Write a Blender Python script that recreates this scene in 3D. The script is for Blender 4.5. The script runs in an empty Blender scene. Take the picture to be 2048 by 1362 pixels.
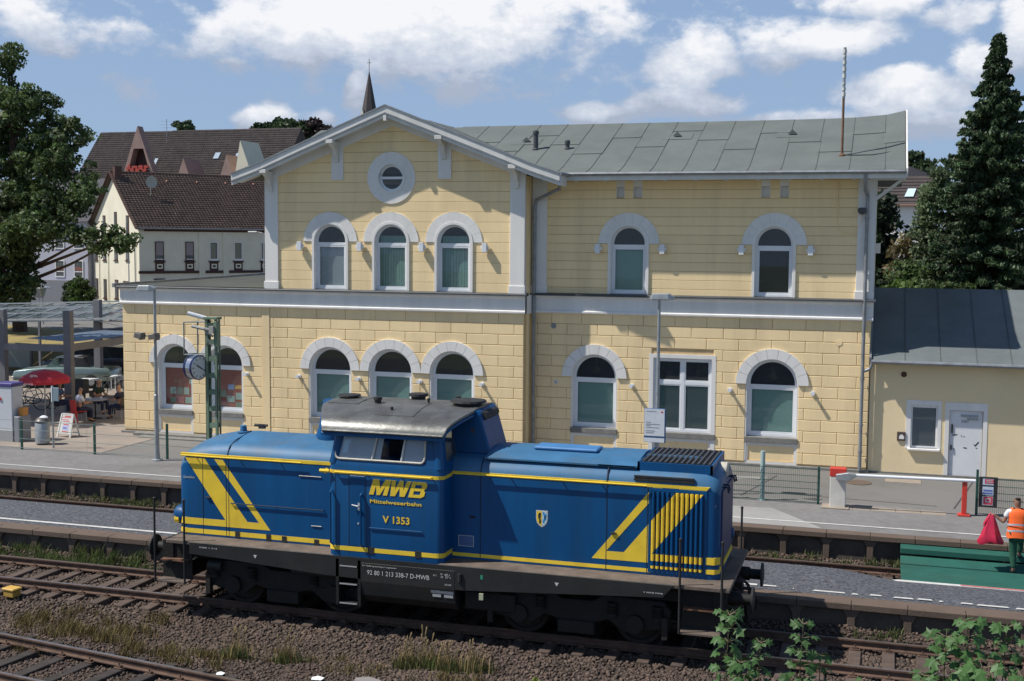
import bpy, bmesh, math, random
import numpy as np
from mathutils import Vector, Matrix
from mathutils.geometry import tessellate_polygon
random.seed(7)
rng = np.random.default_rng(11)
scene = bpy.context.scene
COL = scene.collection
R = math.radians

# ------------------------------------------------------------------ camera
cam_d = bpy.data.cameras.new('camera')
cam_d.sensor_width = 36
cam_d.lens = 2436.42 / 2048 * 36
cam_d.clip_start = 0.5
cam_d.clip_end = 6000
cam = bpy.data.objects.new('camera', cam_d)
COL.objects.link(cam)
fw = Vector((-0.290914, 0.953333, -0.080775))
rt = Vector((0.95625, 0.292451, 0.0076295))
up = Vector((-0.030896, 0.0750215, 0.996703))
cam.matrix_world = Matrix(((rt.x, up.x, -fw.x, 0), (rt.y, up.y, -fw.y, 0), (rt.z, up.z, -fw.z, 7.41326), (0, 0, 0, 1)))
scene.camera = cam

# ------------------------------------------------------------------ world, sun, exposure
SUN = Vector((-0.647, -0.29, 1.0)).normalized()
world = bpy.data.worlds.new('World')
scene.world = world
world.use_nodes = True
wn, wl = world.node_tree.nodes, world.node_tree.links
wn.clear()
CLOUDS = [(-0.38, 0.171, 0.164, 0.039, 1), (-0.468, 0.152, 0.053, 0.021, 0.9), (-0.514, 0.137, 0.029, 0.01, 0.6), (-0.153, 0.143, 0.039, 0.029, 0.9), (-0.158, 0.112, 0.053, 0.018, 0.8), (-0.054, 0.158, 0.062, 0.018, 0.9), (-0.085, 0.148, 0.037, 0.016, 0.7), (-0.014, 0.184, 0.049, 0.012, 0.9), (0.045, 0.174, 0.031, 0.016, 0.7), (0.018, 0.116, 0.043, 0.021, 1), (0.064, 0.135, 0.029, 0.018, 0.8), (0.093, 0.156, 0.018, 0.029, 0.9), (-0.234, 0.102, 0.029, 0.011, 0.9), (-0.497, 0.094, 0.025, 0.011, 0.9), (-0.452, 0.096, 0.016, 0.009, 0.7), (-0.422, 0.118, 0.011, 0.023, 0.9), (-0.336, 0.127, 0.086, 0.023, 0.6), (-0.669, 0.162, 0.123, 0.031, 0.62), (-0.626, 0.145, 0.062, 0.021, 0.5), (-0.607, 0.112, 0.031, 0.021, 0.45), (-0.556, 0.144, 0.033, 0.018, 0.45), (-0.207, 0.173, 0.033, 0.025, 0.5), (-0.217, 0.132, 0.029, 0.025, 0.5), (-0.068, 0.097, 0.053, 0.009, 0.8), (0.037, 0.093, 0.049, 0.013, 0.8), (-0.031, 0.127, 0.066, 0.025, 0.4)]


def wmath(op, a, b=None, c=None):
    n = wn.new('ShaderNodeMath')
    n.operation = op
    for i, v in enumerate((a, b, c)):
        if v is None:
            continue
        if isinstance(v, (int, float)):
            n.inputs[i].default_value = v
        else:
            wl.new(v, n.inputs[i])
    return n.outputs[0]


def sky_setup():
    sky = wn.new('ShaderNodeTexSky')
    sky.sky_type = 'NISHITA'
    sky.sun_disc = False
    sky.sun_elevation = math.asin(SUN.z)
    sky.sun_rotation = math.atan2(SUN.x, SUN.y)
    sky.air_density = 1.0
    sky.dust_density = .3
    sky.ozone_density = 2.2
    bg = wn.new('ShaderNodeBackground')
    bg.inputs[1].default_value = SKY_STRENGTH
    tc = wn.new('ShaderNodeTexCoord')
    sep = wn.new('ShaderNodeSeparateXYZ')
    wl.new(tc.outputs['Generated'], sep.inputs[0])
    az = wmath('ARCTAN2', sep.outputs[0], sep.outputs[1])
    el = wmath('ARCSINE', sep.outputs[2])
    hz = wn.new('ShaderNodeMapRange')          # pale summer haze towards the horizon
    hz.interpolation_type = 'SMOOTHSTEP'
    hz.inputs[1].default_value = .9
    hz.inputs[2].default_value = -.05
    hz.inputs[4].default_value = .85
    wl.new(el, hz.inputs[0])
    hm = wn.new('ShaderNodeMix')
    hm.data_type = 'RGBA'
    hm.inputs[7].default_value = (2.95, 4.25, 6.6, 1)
    wl.new(hz.outputs[0], hm.inputs[0])
    wl.new(sky.outputs[0], hm.inputs[6])
    wl.new(hm.outputs[2], bg.inputs[0])
    comb = wn.new('ShaderNodeCombineXYZ')
    wl.new(az, comb.inputs[0])
    wl.new(wmath('MULTIPLY', el, 1.5), comb.inputs[1])

    def noise(scale, detail, rough, off):
        m = wn.new('ShaderNodeMapping')
        m.inputs['Location'].default_value = (off, off * .7, off)
        wl.new(comb.outputs[0], m.inputs[0])
        n = wn.new('ShaderNodeTexNoise')
        n.inputs['Scale'].default_value = scale
        n.inputs['Detail'].default_value = detail
        n.inputs['Roughness'].default_value = rough
        wl.new(m.outputs[0], n.inputs[0])
        return n.outputs[0]
    nz = noise(22, 9, .58, 3.1)
    big = noise(5.0, 3, .5, 9.7)
    dens = wmath('MULTIPLY', wmath('SUBTRACT', big, .64), 1.8)   # general drifting cloud over the whole sky
    num = None
    den = None
    for (a, e, ra, re, s) in CLOUDS:
        dx = wmath('DIVIDE', wmath('SUBTRACT', az, a), ra * 1.08)
        dy = wmath('DIVIDE', wmath('SUBTRACT', el, e), re * 1.08)
        q = wmath('ADD', wmath('MULTIPLY', dx, dx), wmath('MULTIPLY', dy, dy))
        g = wmath('MULTIPLY', wmath('EXPONENT', wmath('MULTIPLY', q, -0.75)), s)
        dens = wmath('MAXIMUM', dens, g)
        t = wmath('MULTIPLY', g, dy)
        num = t if num is None else wmath('ADD', num, t)
        den = g if den is None else wmath('ADD', den, g)
    shade = wmath('DIVIDE', num, wmath('ADD', den, .15))        # -1 base of a cloud, +1 its top
    d = wmath('ADD', dens, wmath('MULTIPLY', wmath('SUBTRACT', nz, .5), 1.35))
    mr = wn.new('ShaderNodeMapRange')
    mr.interpolation_type = 'SMOOTHSTEP'
    mr.inputs[1].default_value = .33
    mr.inputs[2].default_value = .66
    wl.new(d, mr.inputs[0])
    mask = wmath('MULTIPLY', mr.outputs[0], .97)
    nz2 = noise(60, 6, .6, 1.3)
    v = wmath('ADD', wmath('MULTIPLY', shade, .55), wmath('MULTIPLY', wmath('SUBTRACT', nz2, .5), .45))
    v = wmath('ADD', v, wmath('MULTIPLY', wmath('SUBTRACT', d, .55), .35))
    cr = wn.new('ShaderNodeValToRGB')
    e = cr.color_ramp.elements
    e[0].position = .28
    e[0].color = (.40, .46, .58, 1)
    e[1].position = .72
    e[1].color = (.93, .94, .97, 1)
    m2 = e.new(.5)
    m2.color = (.60, .66, .77, 1)
    wl.new(wmath('ADD', v, .5), cr.inputs[0])
    bg2 = wn.new('ShaderNodeBackground')
    bg2.inputs[1].default_value = CLOUD_STRENGTH
    wl.new(cr.outputs[0], bg2.inputs[0])
    mix = wn.new('ShaderNodeMixShader')
    wl.new(mask, mix.inputs[0])
    wl.new(bg.outputs[0], mix.inputs[1])
    wl.new(bg2.outputs[0], mix.inputs[2])
    out = wn.new('ShaderNodeOutputWorld')
    wl.new(mix.outputs[0], out.inputs[0])


SKY_STRENGTH = 0.08
CLOUD_STRENGTH = 0.80
sky_setup()
sun_d = bpy.data.lights.new('sun', 'SUN')
sun_d.energy = 4.3
sun_d.angle = R(0.53)
sun_d.color = (1.0, .95, .87)
sun = bpy.data.objects.new('sun', sun_d)
COL.objects.link(sun)
sun.location = (-40, -20, 60)
sun.rotation_euler = SUN.to_track_quat('Z', 'Y').to_euler()
scene.view_settings.view_transform = 'Standard'
scene.view_settings.look = 'None'
scene.view_settings.gamma = 1
scene.view_settings.use_curve_mapping = False
scene.view_settings.exposure = 0.33

# ------------------------------------------------------------------ materials


def mat(name, col, rough=.8, var=.12, scale=3.0, bump=0.0, bscale=40, metal=0.0, dirt=None, dirt_amt=0.0, dirt_scale=.6, spec=.5, detail=5, island=0.0, streak=False, coat=0.0, objrand=0.0):
    m = bpy.data.materials.new(name)
    m.use_nodes = True
    n, l = m.node_tree.nodes, m.node_tree.links
    b = n['Principled BSDF']
    b.inputs['Roughness'].default_value = rough
    b.inputs['Metallic'].default_value = metal
    b.inputs['Specular IOR Level'].default_value = spec
    if coat:
        b.inputs['Coat Weight'].default_value = coat
        b.inputs['Coat Roughness'].default_value = .15
    geo = n.new('ShaderNodeNewGeometry')
    nz = n.new('ShaderNodeTexNoise')
    nz.inputs['Scale'].default_value = scale
    nz.inputs['Detail'].default_value = detail
    nz.inputs['Roughness'].default_value = .65
    if streak:
        mp = n.new('ShaderNodeMapping')
        mp.inputs['Scale'].default_value = (1, 1, .12)
        l.new(geo.outputs['Position'], mp.inputs[0])
        l.new(mp.outputs[0], nz.inputs[0])
    else:
        l.new(geo.outputs['Position'], nz.inputs[0])
    mx = n.new('ShaderNodeMix')
    mx.data_type = 'RGBA'
    c = Vector(col[:3])
    lo = [max(0, x * (1 - var * 1.6)) for x in c]
    hi = [min(1, x * (1 + var * 1.6)) for x in c]
    mx.inputs[6].default_value = (*lo, 1)
    mx.inputs[7].default_value = (*hi, 1)
    mr = n.new('ShaderNodeMapRange')
    mr.inputs[1].default_value = .3
    mr.inputs[2].default_value = .7
    l.new(nz.outputs[0], mr.inputs[0])
    l.new(mr.outputs[0], mx.inputs[0])
    outc = mx.outputs[2]
    if island:
        hs = n.new('ShaderNodeHueSaturation')
        mr2 = n.new('ShaderNodeMapRange')
        mr2.inputs[3].default_value = 1 - island
        mr2.inputs[4].default_value = 1 + island
        l.new(geo.outputs['Random Per Island'], mr2.inputs[0])
        l.new(mr2.outputs[0], hs.inputs['Value'])
        l.new(outc, hs.inputs['Color'])
        outc = hs.outputs[0]
    if objrand:
        oi = n.new('ShaderNodeObjectInfo')
        hs = n.new('ShaderNodeHueSaturation')
        mr2 = n.new('ShaderNodeMapRange')
        mr2.inputs[3].default_value = 1 - objrand
        mr2.inputs[4].default_value = 1 + objrand
        l.new(oi.outputs['Random'], mr2.inputs[0])
        l.new(mr2.outputs[0], hs.inputs['Value'])
        l.new(outc, hs.inputs['Color'])
        outc = hs.outputs[0]
    if dirt is not None:
        n2 = n.new('ShaderNodeTexNoise')
        n2.inputs['Scale'].default_value = dirt_scale
        n2.inputs['Detail'].default_value = 7
        n2.inputs['Roughness'].default_value = .7
        if streak:
            l.new(mp.outputs[0], n2.inputs[0])
        else:
            l.new(geo.outputs['Position'], n2.inputs[0])
        m3 = n.new('ShaderNodeMapRange')
        m3.inputs[1].default_value = .48
        m3.inputs[2].default_value = .75
        m3.inputs[4].default_value = dirt_amt
        l.new(n2.outputs[0], m3.inputs[0])
        x2 = n.new('ShaderNodeMix')
        x2.data_type = 'RGBA'
        l.new(m3.outputs[0], x2.inputs[0])
        l.new(outc, x2.inputs[6])
        x2.inputs[7].default_value = (*dirt, 1)
        outc = x2.outputs[2]
    l.new(outc, b.inputs['Base Color'])
    if bump:
        nb = n.new('ShaderNodeTexNoise')
        nb.inputs['Scale'].default_value = bscale
        nb.inputs['Detail'].default_value = 4
        l.new(geo.outputs['Position'], nb.inputs[0])
        bp = n.new('ShaderNodeBump')
        bp.inputs['Strength'].default_value = bump
        bp.inputs['Distance'].default_value = .02
        l.new(nb.outputs[0], bp.inputs['Height'])
        l.new(bp.outputs[0], b.inputs['Normal'])
    return m


def glass(name, tint=(.9, .95, .95), clear=.85, diffuse=(.5, .55, .58), rough=.02):
    m = bpy.data.materials.new(name)
    m.use_nodes = True
    n, l = m.node_tree.nodes, m.node_tree.links
    n.clear()
    o = n.new('ShaderNodeOutputMaterial')
    t = n.new('ShaderNodeBsdfTransparent')
    t.inputs[0].default_value = (*tint, 1)
    df = n.new('ShaderNodeBsdfDiffuse')
    df.inputs[0].default_value = (*diffuse, 1)
    a = n.new('ShaderNodeMixShader')
    a.inputs[0].default_value = 1 - clear
    l.new(t.outputs[0], a.inputs[1])
    l.new(df.outputs[0], a.inputs[2])
    g = n.new('ShaderNodeBsdfGlossy')
    g.inputs['Roughness'].default_value = rough
    f = n.new('ShaderNodeFresnel')
    f.inputs[0].default_value = 1.6
    b = n.new('ShaderNodeMixShader')
    l.new(f.outputs[0], b.inputs[0])
    l.new(a.outputs[0], b.inputs[1])
    l.new(g.outputs[0], b.inputs[2])
    l.new(b.outputs[0], o.inputs[0])
    return m


def leafmat(name, col, var=.35, trans=.35):
    m = bpy.data.materials.new(name)
    m.use_nodes = True
    n, l = m.node_tree.nodes, m.node_tree.links
    n.clear()
    o = n.new('ShaderNodeOutputMaterial')
    geo = n.new('ShaderNodeNewGeometry')
    nz = n.new('ShaderNodeTexNoise')
    nz.inputs['Scale'].default_value = .5
    nz.inputs['Detail'].default_value = 2
    l.new(geo.outputs['Position'], nz.inputs[0])
    hs = n.new('ShaderNodeHueSaturation')
    hs.inputs['Color'].default_value = (*col, 1)
    mr = n.new('ShaderNodeMapRange')
    mr.inputs[3].default_value = 1 - var
    mr.inputs[4].default_value = 1 + var
    l.new(geo.outputs['Random Per Island'], mr.inputs[0])
    ml = n.new('ShaderNodeMath')
    ml.operation = 'MULTIPLY'
    m5 = n.new('ShaderNodeMapRange')
    m5.inputs[1].default_value = .35
    m5.inputs[2].default_value = .65
    m5.inputs[3].default_value = .75
    m5.inputs[4].default_value = 1.3
    l.new(nz.outputs[0], m5.inputs[0])
    l.new(mr.outputs[0], ml.inputs[0])
    l.new(m5.outputs[0], ml.inputs[1])
    l.new(ml.outputs[0], hs.inputs['Value'])
    mh = n.new('ShaderNodeMapRange')
    mh.inputs[3].default_value = .485
    mh.inputs[4].default_value = .515
    l.new(geo.outputs['Random Per Island'], mh.inputs[0])
    l.new(mh.outputs[0], hs.inputs['Hue'])
    p = n.new('ShaderNodeBsdfPrincipled')
    p.inputs['Roughness'].default_value = .55
    l.new(hs.outputs[0], p.inputs['Base Color'])
    t = n.new('ShaderNodeBsdfTranslucent')
    l.new(hs.outputs[0], t.inputs[0])
    mx = n.new('ShaderNodeMixShader')
    mx.inputs[0].default_value = trans
    l.new(p.outputs[0], mx.inputs[1])
    l.new(t.outputs[0], mx.inputs[2])
    l.new(mx.outputs[0], o.inputs[0])
    return m


YEL = (.90, .695, .395)
M = dict(
    yellow=mat('yellow_render', YEL, .85, .035, 1.2, .35, 55, dirt=(.60, .47, .28), dirt_amt=.55, dirt_scale=1.1, streak=True, objrand=.035),
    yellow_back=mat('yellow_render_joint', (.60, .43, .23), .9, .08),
    white=mat('white_render', (.76, .745, .715), .75, .04, 2, .15, 50, dirt=(.45, .44, .42), dirt_amt=.3, dirt_scale=.9, streak=True),
    whitewood=mat('white_painted_wood', (.68, .67, .645), .6, .06, 2, dirt=(.42, .42, .40), dirt_amt=.5, dirt_scale=1.2, streak=True),
    pvc=mat('white_window_frame', (.74, .76, .78), .35, .02),
    sill=mat('grey_stone_sill', (.20, .195, .18), .9, .15, 5, .3),
    darkmetal=mat('dark_sheet_metal', (.06, .065, .07), .5, .2, 2),
    zinc=mat('zinc_pipe', (.27, .285, .30), .45, .15, 4, metal=.4),
    felt=mat('grey_green_roofing_felt', (.125, .142, .136), .95, .07, .8, .5, 90, dirt=(.095, .108, .104), dirt_amt=.5, dirt_scale=.5),
    feltdark=mat('dark_roofing_felt', (.13, .15, .155), .95, .1, .8, .5, 90, dirt=(.12, .13, .13), dirt_amt=.5),
    feltseam=mat('felt_seam', (.082, .09, .086), .95, .2),
    blind=mat('teal_blind', (.17, .31, .285), .8, .05, 30),
    blindgrey=mat('grey_blind', (.28, .32, .38), .8, .05, 30),
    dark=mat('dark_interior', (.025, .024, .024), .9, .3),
    glass=glass('window_glass', (.86, .92, .90), .93),
    steel=mat('galvanised_steel', (.36, .38, .39), .45, .12, 6, metal=.5),
    greensteel=mat('green_painted_steel', (.15, .22, .15), .55, .12, 3, dirt=(.13, .11, .07), dirt_amt=.5),
    black=mat('black_plastic', (.02, .02, .022), .5, .2),
)

# ------------------------------------------------------------------ mesh helpers


class MB:
    def __init__(s):
        s.v, s.f, s.m = [], [], []
        s.mi = 0

    def add(s, vs, fs):
        b = len(s.v)
        s.v += [tuple(x) for x in vs]
        s.f += [[b + i for i in f] for f in fs]
        s.m += [s.mi] * len(fs)
        return s

    def box(s, x0, x1, y0, y1, z0, z1):
        s.add([(x0, y0, z0), (x1, y0, z0), (x1, y1, z0), (x0, y1, z0), (x0, y0, z1), (x1, y0, z1), (x1, y1, z1), (x0, y1, z1)],
              [(0, 3, 2, 1), (4, 5, 6, 7), (0, 1, 5, 4), (1, 2, 6, 5), (2, 3, 7, 6), (3, 0, 4, 7)])
        return s

    def cbox(s, c, d, rot=None):
        """box by centre and full size, rot = Matrix"""
        vs = [Vector((a * d[0] / 2, b * d[1] / 2, e * d[2] / 2)) for e in (-1, 1) for a, b in ((-1, -1), (1, -1), (1, 1), (-1, 1))]
        if rot is not None:
            vs = [rot @ v for v in vs]
        s.add([v + Vector(c) for v in vs], [(0, 3, 2, 1), (4, 5, 6, 7), (0, 1, 5, 4), (1, 2, 6, 5), (2, 3, 7, 6), (3, 0, 4, 7)])
        return s

    def bar(s, p, q, w, h=None, up=(0, 0, 1)):
        """rectangular bar from p to q, w wide, h high"""
        h = h or w
        p, q = Vector(p), Vector(q)
        d = (q - p).normalized()
        u = Vector(up)
        if abs(d.dot(u)) > .98:
            u = Vector((0, 1, 0))
        a = d.cross(u).normalized() * w / 2
        b = a.cross(d).normalized() * h / 2
        vs = [p - a - b, p + a - b, p + a + b, p - a + b, q - a - b, q + a - b, q + a + b, q - a + b]
        s.add(vs, [(0, 3, 2, 1), (4, 5, 6, 7), (0, 1, 5, 4), (1, 2, 6, 5), (2, 3, 7, 6), (3, 0, 4, 7)])
        return s

    def tube(s, pts, r, n=8, caps=True):
        pts = [Vector(p) for p in pts]
        rs = r if isinstance(r, (list, tuple)) else [r] * len(pts)
        b = len(s.v)
        prev = None
        for i, p in enumerate(pts):
            d = (pts[min(i + 1, len(pts) - 1)] - pts[max(i - 1, 0)]).normalized()
            if prev is None:
                u = Vector((0, 0, 1)) if abs(d.z) < .9 else Vector((1, 0, 0))
                a = d.cross(u).normalized()
            else:
                a = (prev - d * prev.dot(d)).normalized()
            prev = a
            c = d.cross(a)
            for k in range(n):
                t = 2 * math.pi * k / n
                s.v.append(tuple(p + (a * math.cos(t) + c * math.sin(t)) * rs[i]))
        for i in range(len(pts) - 1):
            for k in range(n):
                s.f.append([b + i * n + k, b + i * n + (k + 1) % n, b + (i + 1) * n + (k + 1) % n, b + (i + 1) * n + k])
                s.m.append(s.mi)
        if caps:
            s.f.append([b + k for k in range(n)][::-1])
            s.f.append([b + (len(pts) - 1) * n + k for k in range(n)])
            s.m += [s.mi] * 2
        return s

    def loft(s, loops, closed=True, caps=True):
        b = len(s.v)
        n = len(loops[0])
        for lp in loops:
            s.v += [tuple(x) for x in lp]
        for i in range(len(loops) - 1):
            for k in range(n if closed else n - 1):
                s.f.append([b + i * n + k, b + i * n + (k + 1) % n, b + (i + 1) * n + (k + 1) % n, b + (i + 1) * n + k])
                s.m.append(s.mi)
        if caps:
            s.f.append([b + k for k in range(n)][::-1])
            s.f.append([b + (len(loops) - 1) * n + k for k in range(n)])
            s.m += [s.mi] * 2
        return s

    def prism_xz(s, pts, y0, y1):
        """polygon in the XZ plane extruded along Y"""
        n = len(pts)
        s.add([(x, y0, z) for x, z in pts] + [(x, y1, z) for x, z in pts],
              [list(range(n)), list(range(2 * n - 1, n - 1, -1))] + [[i, i + n, (i + 1) % n + n, (i + 1) % n] for i in range(n)])
        return s

    def prism_xy(s, pts, z0, z1):
        n = len(pts)
        s.add([(x, y, z0) for x, y in pts] + [(x, y, z1) for x, y in pts],
              [list(range(n))[::-1], list(range(n, 2 * n))] + [[i, (i + 1) % n, (i + 1) % n + n, i + n] for i in range(n)])
        return s

    def prism_yz(s, pts, x0, x1):
        n = len(pts)
        s.add([(x0, y, z) for y, z in pts] + [(x1, y, z) for y, z in pts],
              [list(range(n))[::-1], list(range(n, 2 * n))] + [[i, (i + 1) % n, (i + 1) % n + n, i + n] for i in range(n)])
        return s

    def ring_xz(s, outer, inner, y0, y1, closed=False):
        """strip between two outlines (same count) in XZ, thick from y0 (front) to y1"""
        n = len(outer)
        b = len(s.v)
        for pts, y in ((outer, y0), (inner, y0), (outer, y1), (inner, y1)):
            s.v += [(x, y, z) for x, z in pts]
        for i in range(n if closed else n - 1):
            j = (i + 1) % n
            for q in ((i, n + i, n + j, j), (2 * n + i, 2 * n + j, 3 * n + j, 3 * n + i), (i, j, 2 * n + j, 2 * n + i), (n + i, 3 * n + i, 3 * n + j, n + j)):
                s.f.append([b + t for t in q])
                s.m.append(s.mi)
        if not closed:
            for i in (0, n - 1):
                s.f.append([b + i, b + 2 * n + i, b + 3 * n + i, b + n + i])
                s.m.append(s.mi)
        return s

    def lathe(s, prof, c=(0, 0, 0), n=16, axis='z'):
        b = len(s.v)
        for r, z in prof:
            for k in range(n):
                t = 2 * math.pi * k / n
                if axis == 'z':
                    v = (c[0] + r * math.cos(t), c[1] + r * math.sin(t), c[2] + z)
                elif axis == 'x':
                    v = (c[0] + z, c[1] + r * math.cos(t), c[2] + r * math.sin(t))
                else:
                    v = (c[0] + r * math.cos(t), c[1] + z, c[2] + r * math.sin(t))
                s.v.append(v)
        for i in range(len(prof) - 1):
            for k in range(n):
                s.f.append([b + i * n + k, b + i * n + (k + 1) % n, b + (i + 1) * n + (k + 1) % n, b + (i + 1) * n + k])
                s.m.append(s.mi)
        s.f.append([b + k for k in range(n)][::-1])
        s.f.append([b + (len(prof) - 1) * n + k for k in range(n)])
        s.m += [s.mi] * 2
        return s

    def build(s, name, mats, parent=None, smooth=False, bevel=0, kind=None, label=None, local=False, fix=True):
        me = bpy.data.meshes.new(name)
        v = s.v
        if parent is not None and not local:
            iv = world_of(parent).inverted()
            v = [tuple(iv @ Vector(x)) for x in v]
        me.from_pydata(v, [], s.f)
        if not isinstance(mats, (list, tuple)):
            mats = [mats]
        for m_ in mats:
            me.materials.append(m_)
        if len(mats) > 1:
            me.polygons.foreach_set('material_index', s.m)
        if fix:
            bm = bmesh.new()
            bm.from_mesh(me)
            bmesh.ops.recalc_face_normals(bm, faces=bm.faces)
            if bevel:
                bmesh.ops.remove_doubles(bm, verts=bm.verts, dist=1e-5)
                bmesh.ops.bevel(bm, geom=[e for e in bm.edges if e.calc_face_angle(0) > .6], offset=bevel, segments=1, affect='EDGES', profile=.5)
            bm.to_mesh(me)
            bm.free()
        if smooth:
            me.polygons.foreach_set('use_smooth', [True] * len(me.polygons))
            try:
                me.set_sharp_from_angle(angle=R(40))
            except Exception:
                pass
        me.update()
        o = bpy.data.objects.new(name, me)
        COL.objects.link(o)
        if parent is not None:
            o.parent = parent
        if kind:
            o['kind'] = kind
        if label:
            o['label'] = label
        return o


def world_of(o):
    m = Matrix.LocRotScale(o.location, o.rotation_euler, None)
    return world_of(o.parent) @ m if o.parent else m


def thing(name, label, cat, loc=(0, 0, 0), rz=0, group=None):
    o = bpy.data.objects.new(name, None)
    o.empty_display_size = .2
    COL.objects.link(o)
    o.location = loc
    o.rotation_euler = (0, 0, rz)
    o['label'] = label
    o['category'] = cat
    if group:
        o['group'] = group
    return o


def tag(o, label, cat, group=None, kind=None):
    o['label'] = label
    o['category'] = cat
    if group:
        o['group'] = group
    if kind:
        o['kind'] = kind
    return o


def share(o, parent, loc, name=None, rot=None):
    """another object on the same mesh"""
    c = bpy.data.objects.new(name or o.name.split('.')[0], o.data)
    COL.objects.link(c)
    c.parent = parent
    c.location = loc
    if rot:
        c.rotation_euler = rot
    for k_ in ('kind',):
        if k_ in o:
            c[k_] = o[k_]
    return c


def copy_tree(o, parent=None):
    c = o.copy()
    COL.objects.link(c)
    c.parent = parent
    for ch in [x for x in bpy.data.objects if x.parent == o and x != c]:
        copy_tree(ch, c)
    return c


def dup(root, loc, rz=0, label=None, group=None):
    r = copy_tree(root)
    r.location = loc
    r.rotation_euler = (0, 0, rz)
    if label:
        r['label'] = label
    if group:
        r['group'] = group
    return r


def text(name, body, x, z, y, h, m, parent, width=None, shear=0, bold=0, axis='front', rot=None, align='LEFT'):
    """flat lettering standing on a face that looks along -Y, lower left corner at x, z; h = cap height"""
    cu = bpy.data.curves.new(name, 'FONT')
    cu.body = body
    cu.size = h / .69
    cu.shear = shear
    cu.offset = bold
    cu.extrude = .0015
    cu.resolution_u = 3
    o = bpy.data.objects.new(name, cu)
    COL.objects.link(o)
    dg = bpy.context.evaluated_depsgraph_get()
    me = bpy.data.meshes.new_from_object(o.evaluated_get(dg))
    bpy.data.objects.remove(o)
    xs = [v.co.x for v in me.vertices]
    w = max(xs) - min(xs)
    sx = (width / w) if width else 1
    rm = rot or Matrix.Rotation(R(90), 3, 'X')
    iv = world_of(parent).inverted() if parent else Matrix.Identity(4)
    for v in me.vertices:
        c = rm @ Vector(((v.co.x - min(xs)) * sx, v.co.y, v.co.z))
        v.co = iv @ (c + Vector((x, y, z)))
    me.materials.clear()
    me.materials.append(m)
    o = bpy.data.objects.new(name, me)
    COL.objects.link(o)
    o.parent = parent
    return o


def wall_panel(outer, holes, y, depth, mb):
    """front face with holes at plane y, and reveals going back by depth"""
    loops = [[Vector((x, z, 0)) for x, z in outer]] + [[Vector((x, z, 0)) for x, z in h] for h in holes]
    flat = [v for lp in loops for v in lp]
    tris = tessellate_polygon(loops)
    mb.add([(v.x, y, v.y) for v in flat], [list(t) for t in tris])
    for h in [outer] + holes:
        n = len(h)
        mb.add([(x, y, z) for x, z in h] + [(x, y + depth, z) for x, z in h], [[i, (i + 1) % n, (i + 1) % n + n, i + n] for i in range(n)])


def arch(cx, hw, z0, zs, n=16):
    """outline: bottom left, up, round, bottom right"""
    return [(cx - hw, z0)] + [(cx - hw * math.cos(math.pi * i / n), zs + hw * math.sin(math.pi * i / n)) for i in range(n + 1)] + [(cx + hw, z0)]


def rect(x0, x1, z0, z1):
    return [(x0, z0), (x0, z1), (x1, z1), (x1, z0)]

# ================================================================== SETTING
M.update(
    ballast=mat('ballast_bed_soil', (.045, .031, .024), .95, .3, 3, .8, 30, dirt=(.03, .022, .018), dirt_amt=.6),
    stone=mat('ballast_stone', (.090, .064, .050), .9, .18, 2.5, 0, island=.5, dirt=(.075, .048, .036), dirt_amt=.8, dirt_scale=.45),
    asphalt=mat('platform_asphalt', (.185, .18, .178), .95, .09, 5, .35, 60, dirt=(.12, .115, .11), dirt_amt=.8, dirt_scale=.45),
    asphalt2=mat('forecourt_asphalt', (.165, .16, .152), .95, .12, .4, .3, 50, dirt=(.12, .115, .11), dirt_amt=.6, dirt_scale=.2),
    chip=mat('dark_chippings', (.062, .068, .082), .9, .55, 16, 1.0, 30, dirt=(.20, .20, .21), dirt_amt=.8, dirt_scale=11, detail=3),
    edge=mat('brown_concrete_edge', (.125, .09, .068), .92, .14, 1.5, .5, 40, dirt=(.07, .055, .045), dirt_amt=.6, dirt_scale=1.5),
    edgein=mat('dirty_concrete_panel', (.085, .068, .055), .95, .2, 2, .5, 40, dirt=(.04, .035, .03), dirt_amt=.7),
    paint=mat('worn_white_line', (.55, .55, .53), .8, .08, 6, dirt=(.25, .24, .23), dirt_amt=.6, dirt_scale=2),
    redpaint=mat('worn_red_line', (.45, .12, .12), .8, .1, 6),
    rail=mat('rusty_rail_side', (.095, .055, .038), .85, .25, 4, .3),
    railtop=mat('polished_rail_head', (.34, .30, .28), .32, .12, 5, metal=.75, dirt=(.12, .07, .05), dirt_amt=.6, dirt_scale=.6),
    sleeper=mat('brown_sleeper', (.085, .06, .047), .95, .2, 4, .6, 30, objrand=.2, dirt=(.06, .045, .04), dirt_amt=.5),
    sleeperdark=mat('tarred_sleeper', (.035, .028, .025), .9, .25, 4, .6, 30),
    greenboard=mat('green_crossing_board', (.010, .088, .066), .75, .12, 2, .2, 30, dirt=(.03, .08, .06), dirt_amt=.6),
    paving=mat('pale_paving', (.26, .22, .185), .95, .08, .8, .2, 40, dirt=(.22, .19, .17), dirt_amt=.5),
    meadow=mat('meadow', (.10, .12, .04), .95, .3, .15, .3, 5),
    drygrass=mat('dry_grass', (.26, .20, .07), .95, .2, .6, .5, 20),
)


def sheet(name, x0, x1, y0, y1, z, m, kind='structure'):
    b = MB()
    b.add([(x0, y0, z), (x1, y0, z), (x1, y1, z), (x0, y1, z)], [(0, 1, 2, 3)])
    return b.build(name, m, kind=kind, fix=False)


g = MB()
g.add([(-1500, -300, -.6), (1200, -300, -.6), (1200, 29.9, -.6), (-1500, 29.9, -.6), (1200, 29.9, .40), (-1500, 29.9, .40), (1200, 3500, .40), (-1500, 3500, .40)],
      [(0, 1, 2, 3), (3, 2, 4, 5), (5, 4, 6, 7)])
g.build('ground', M['meadow'], kind='structure', fix=False)


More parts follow.
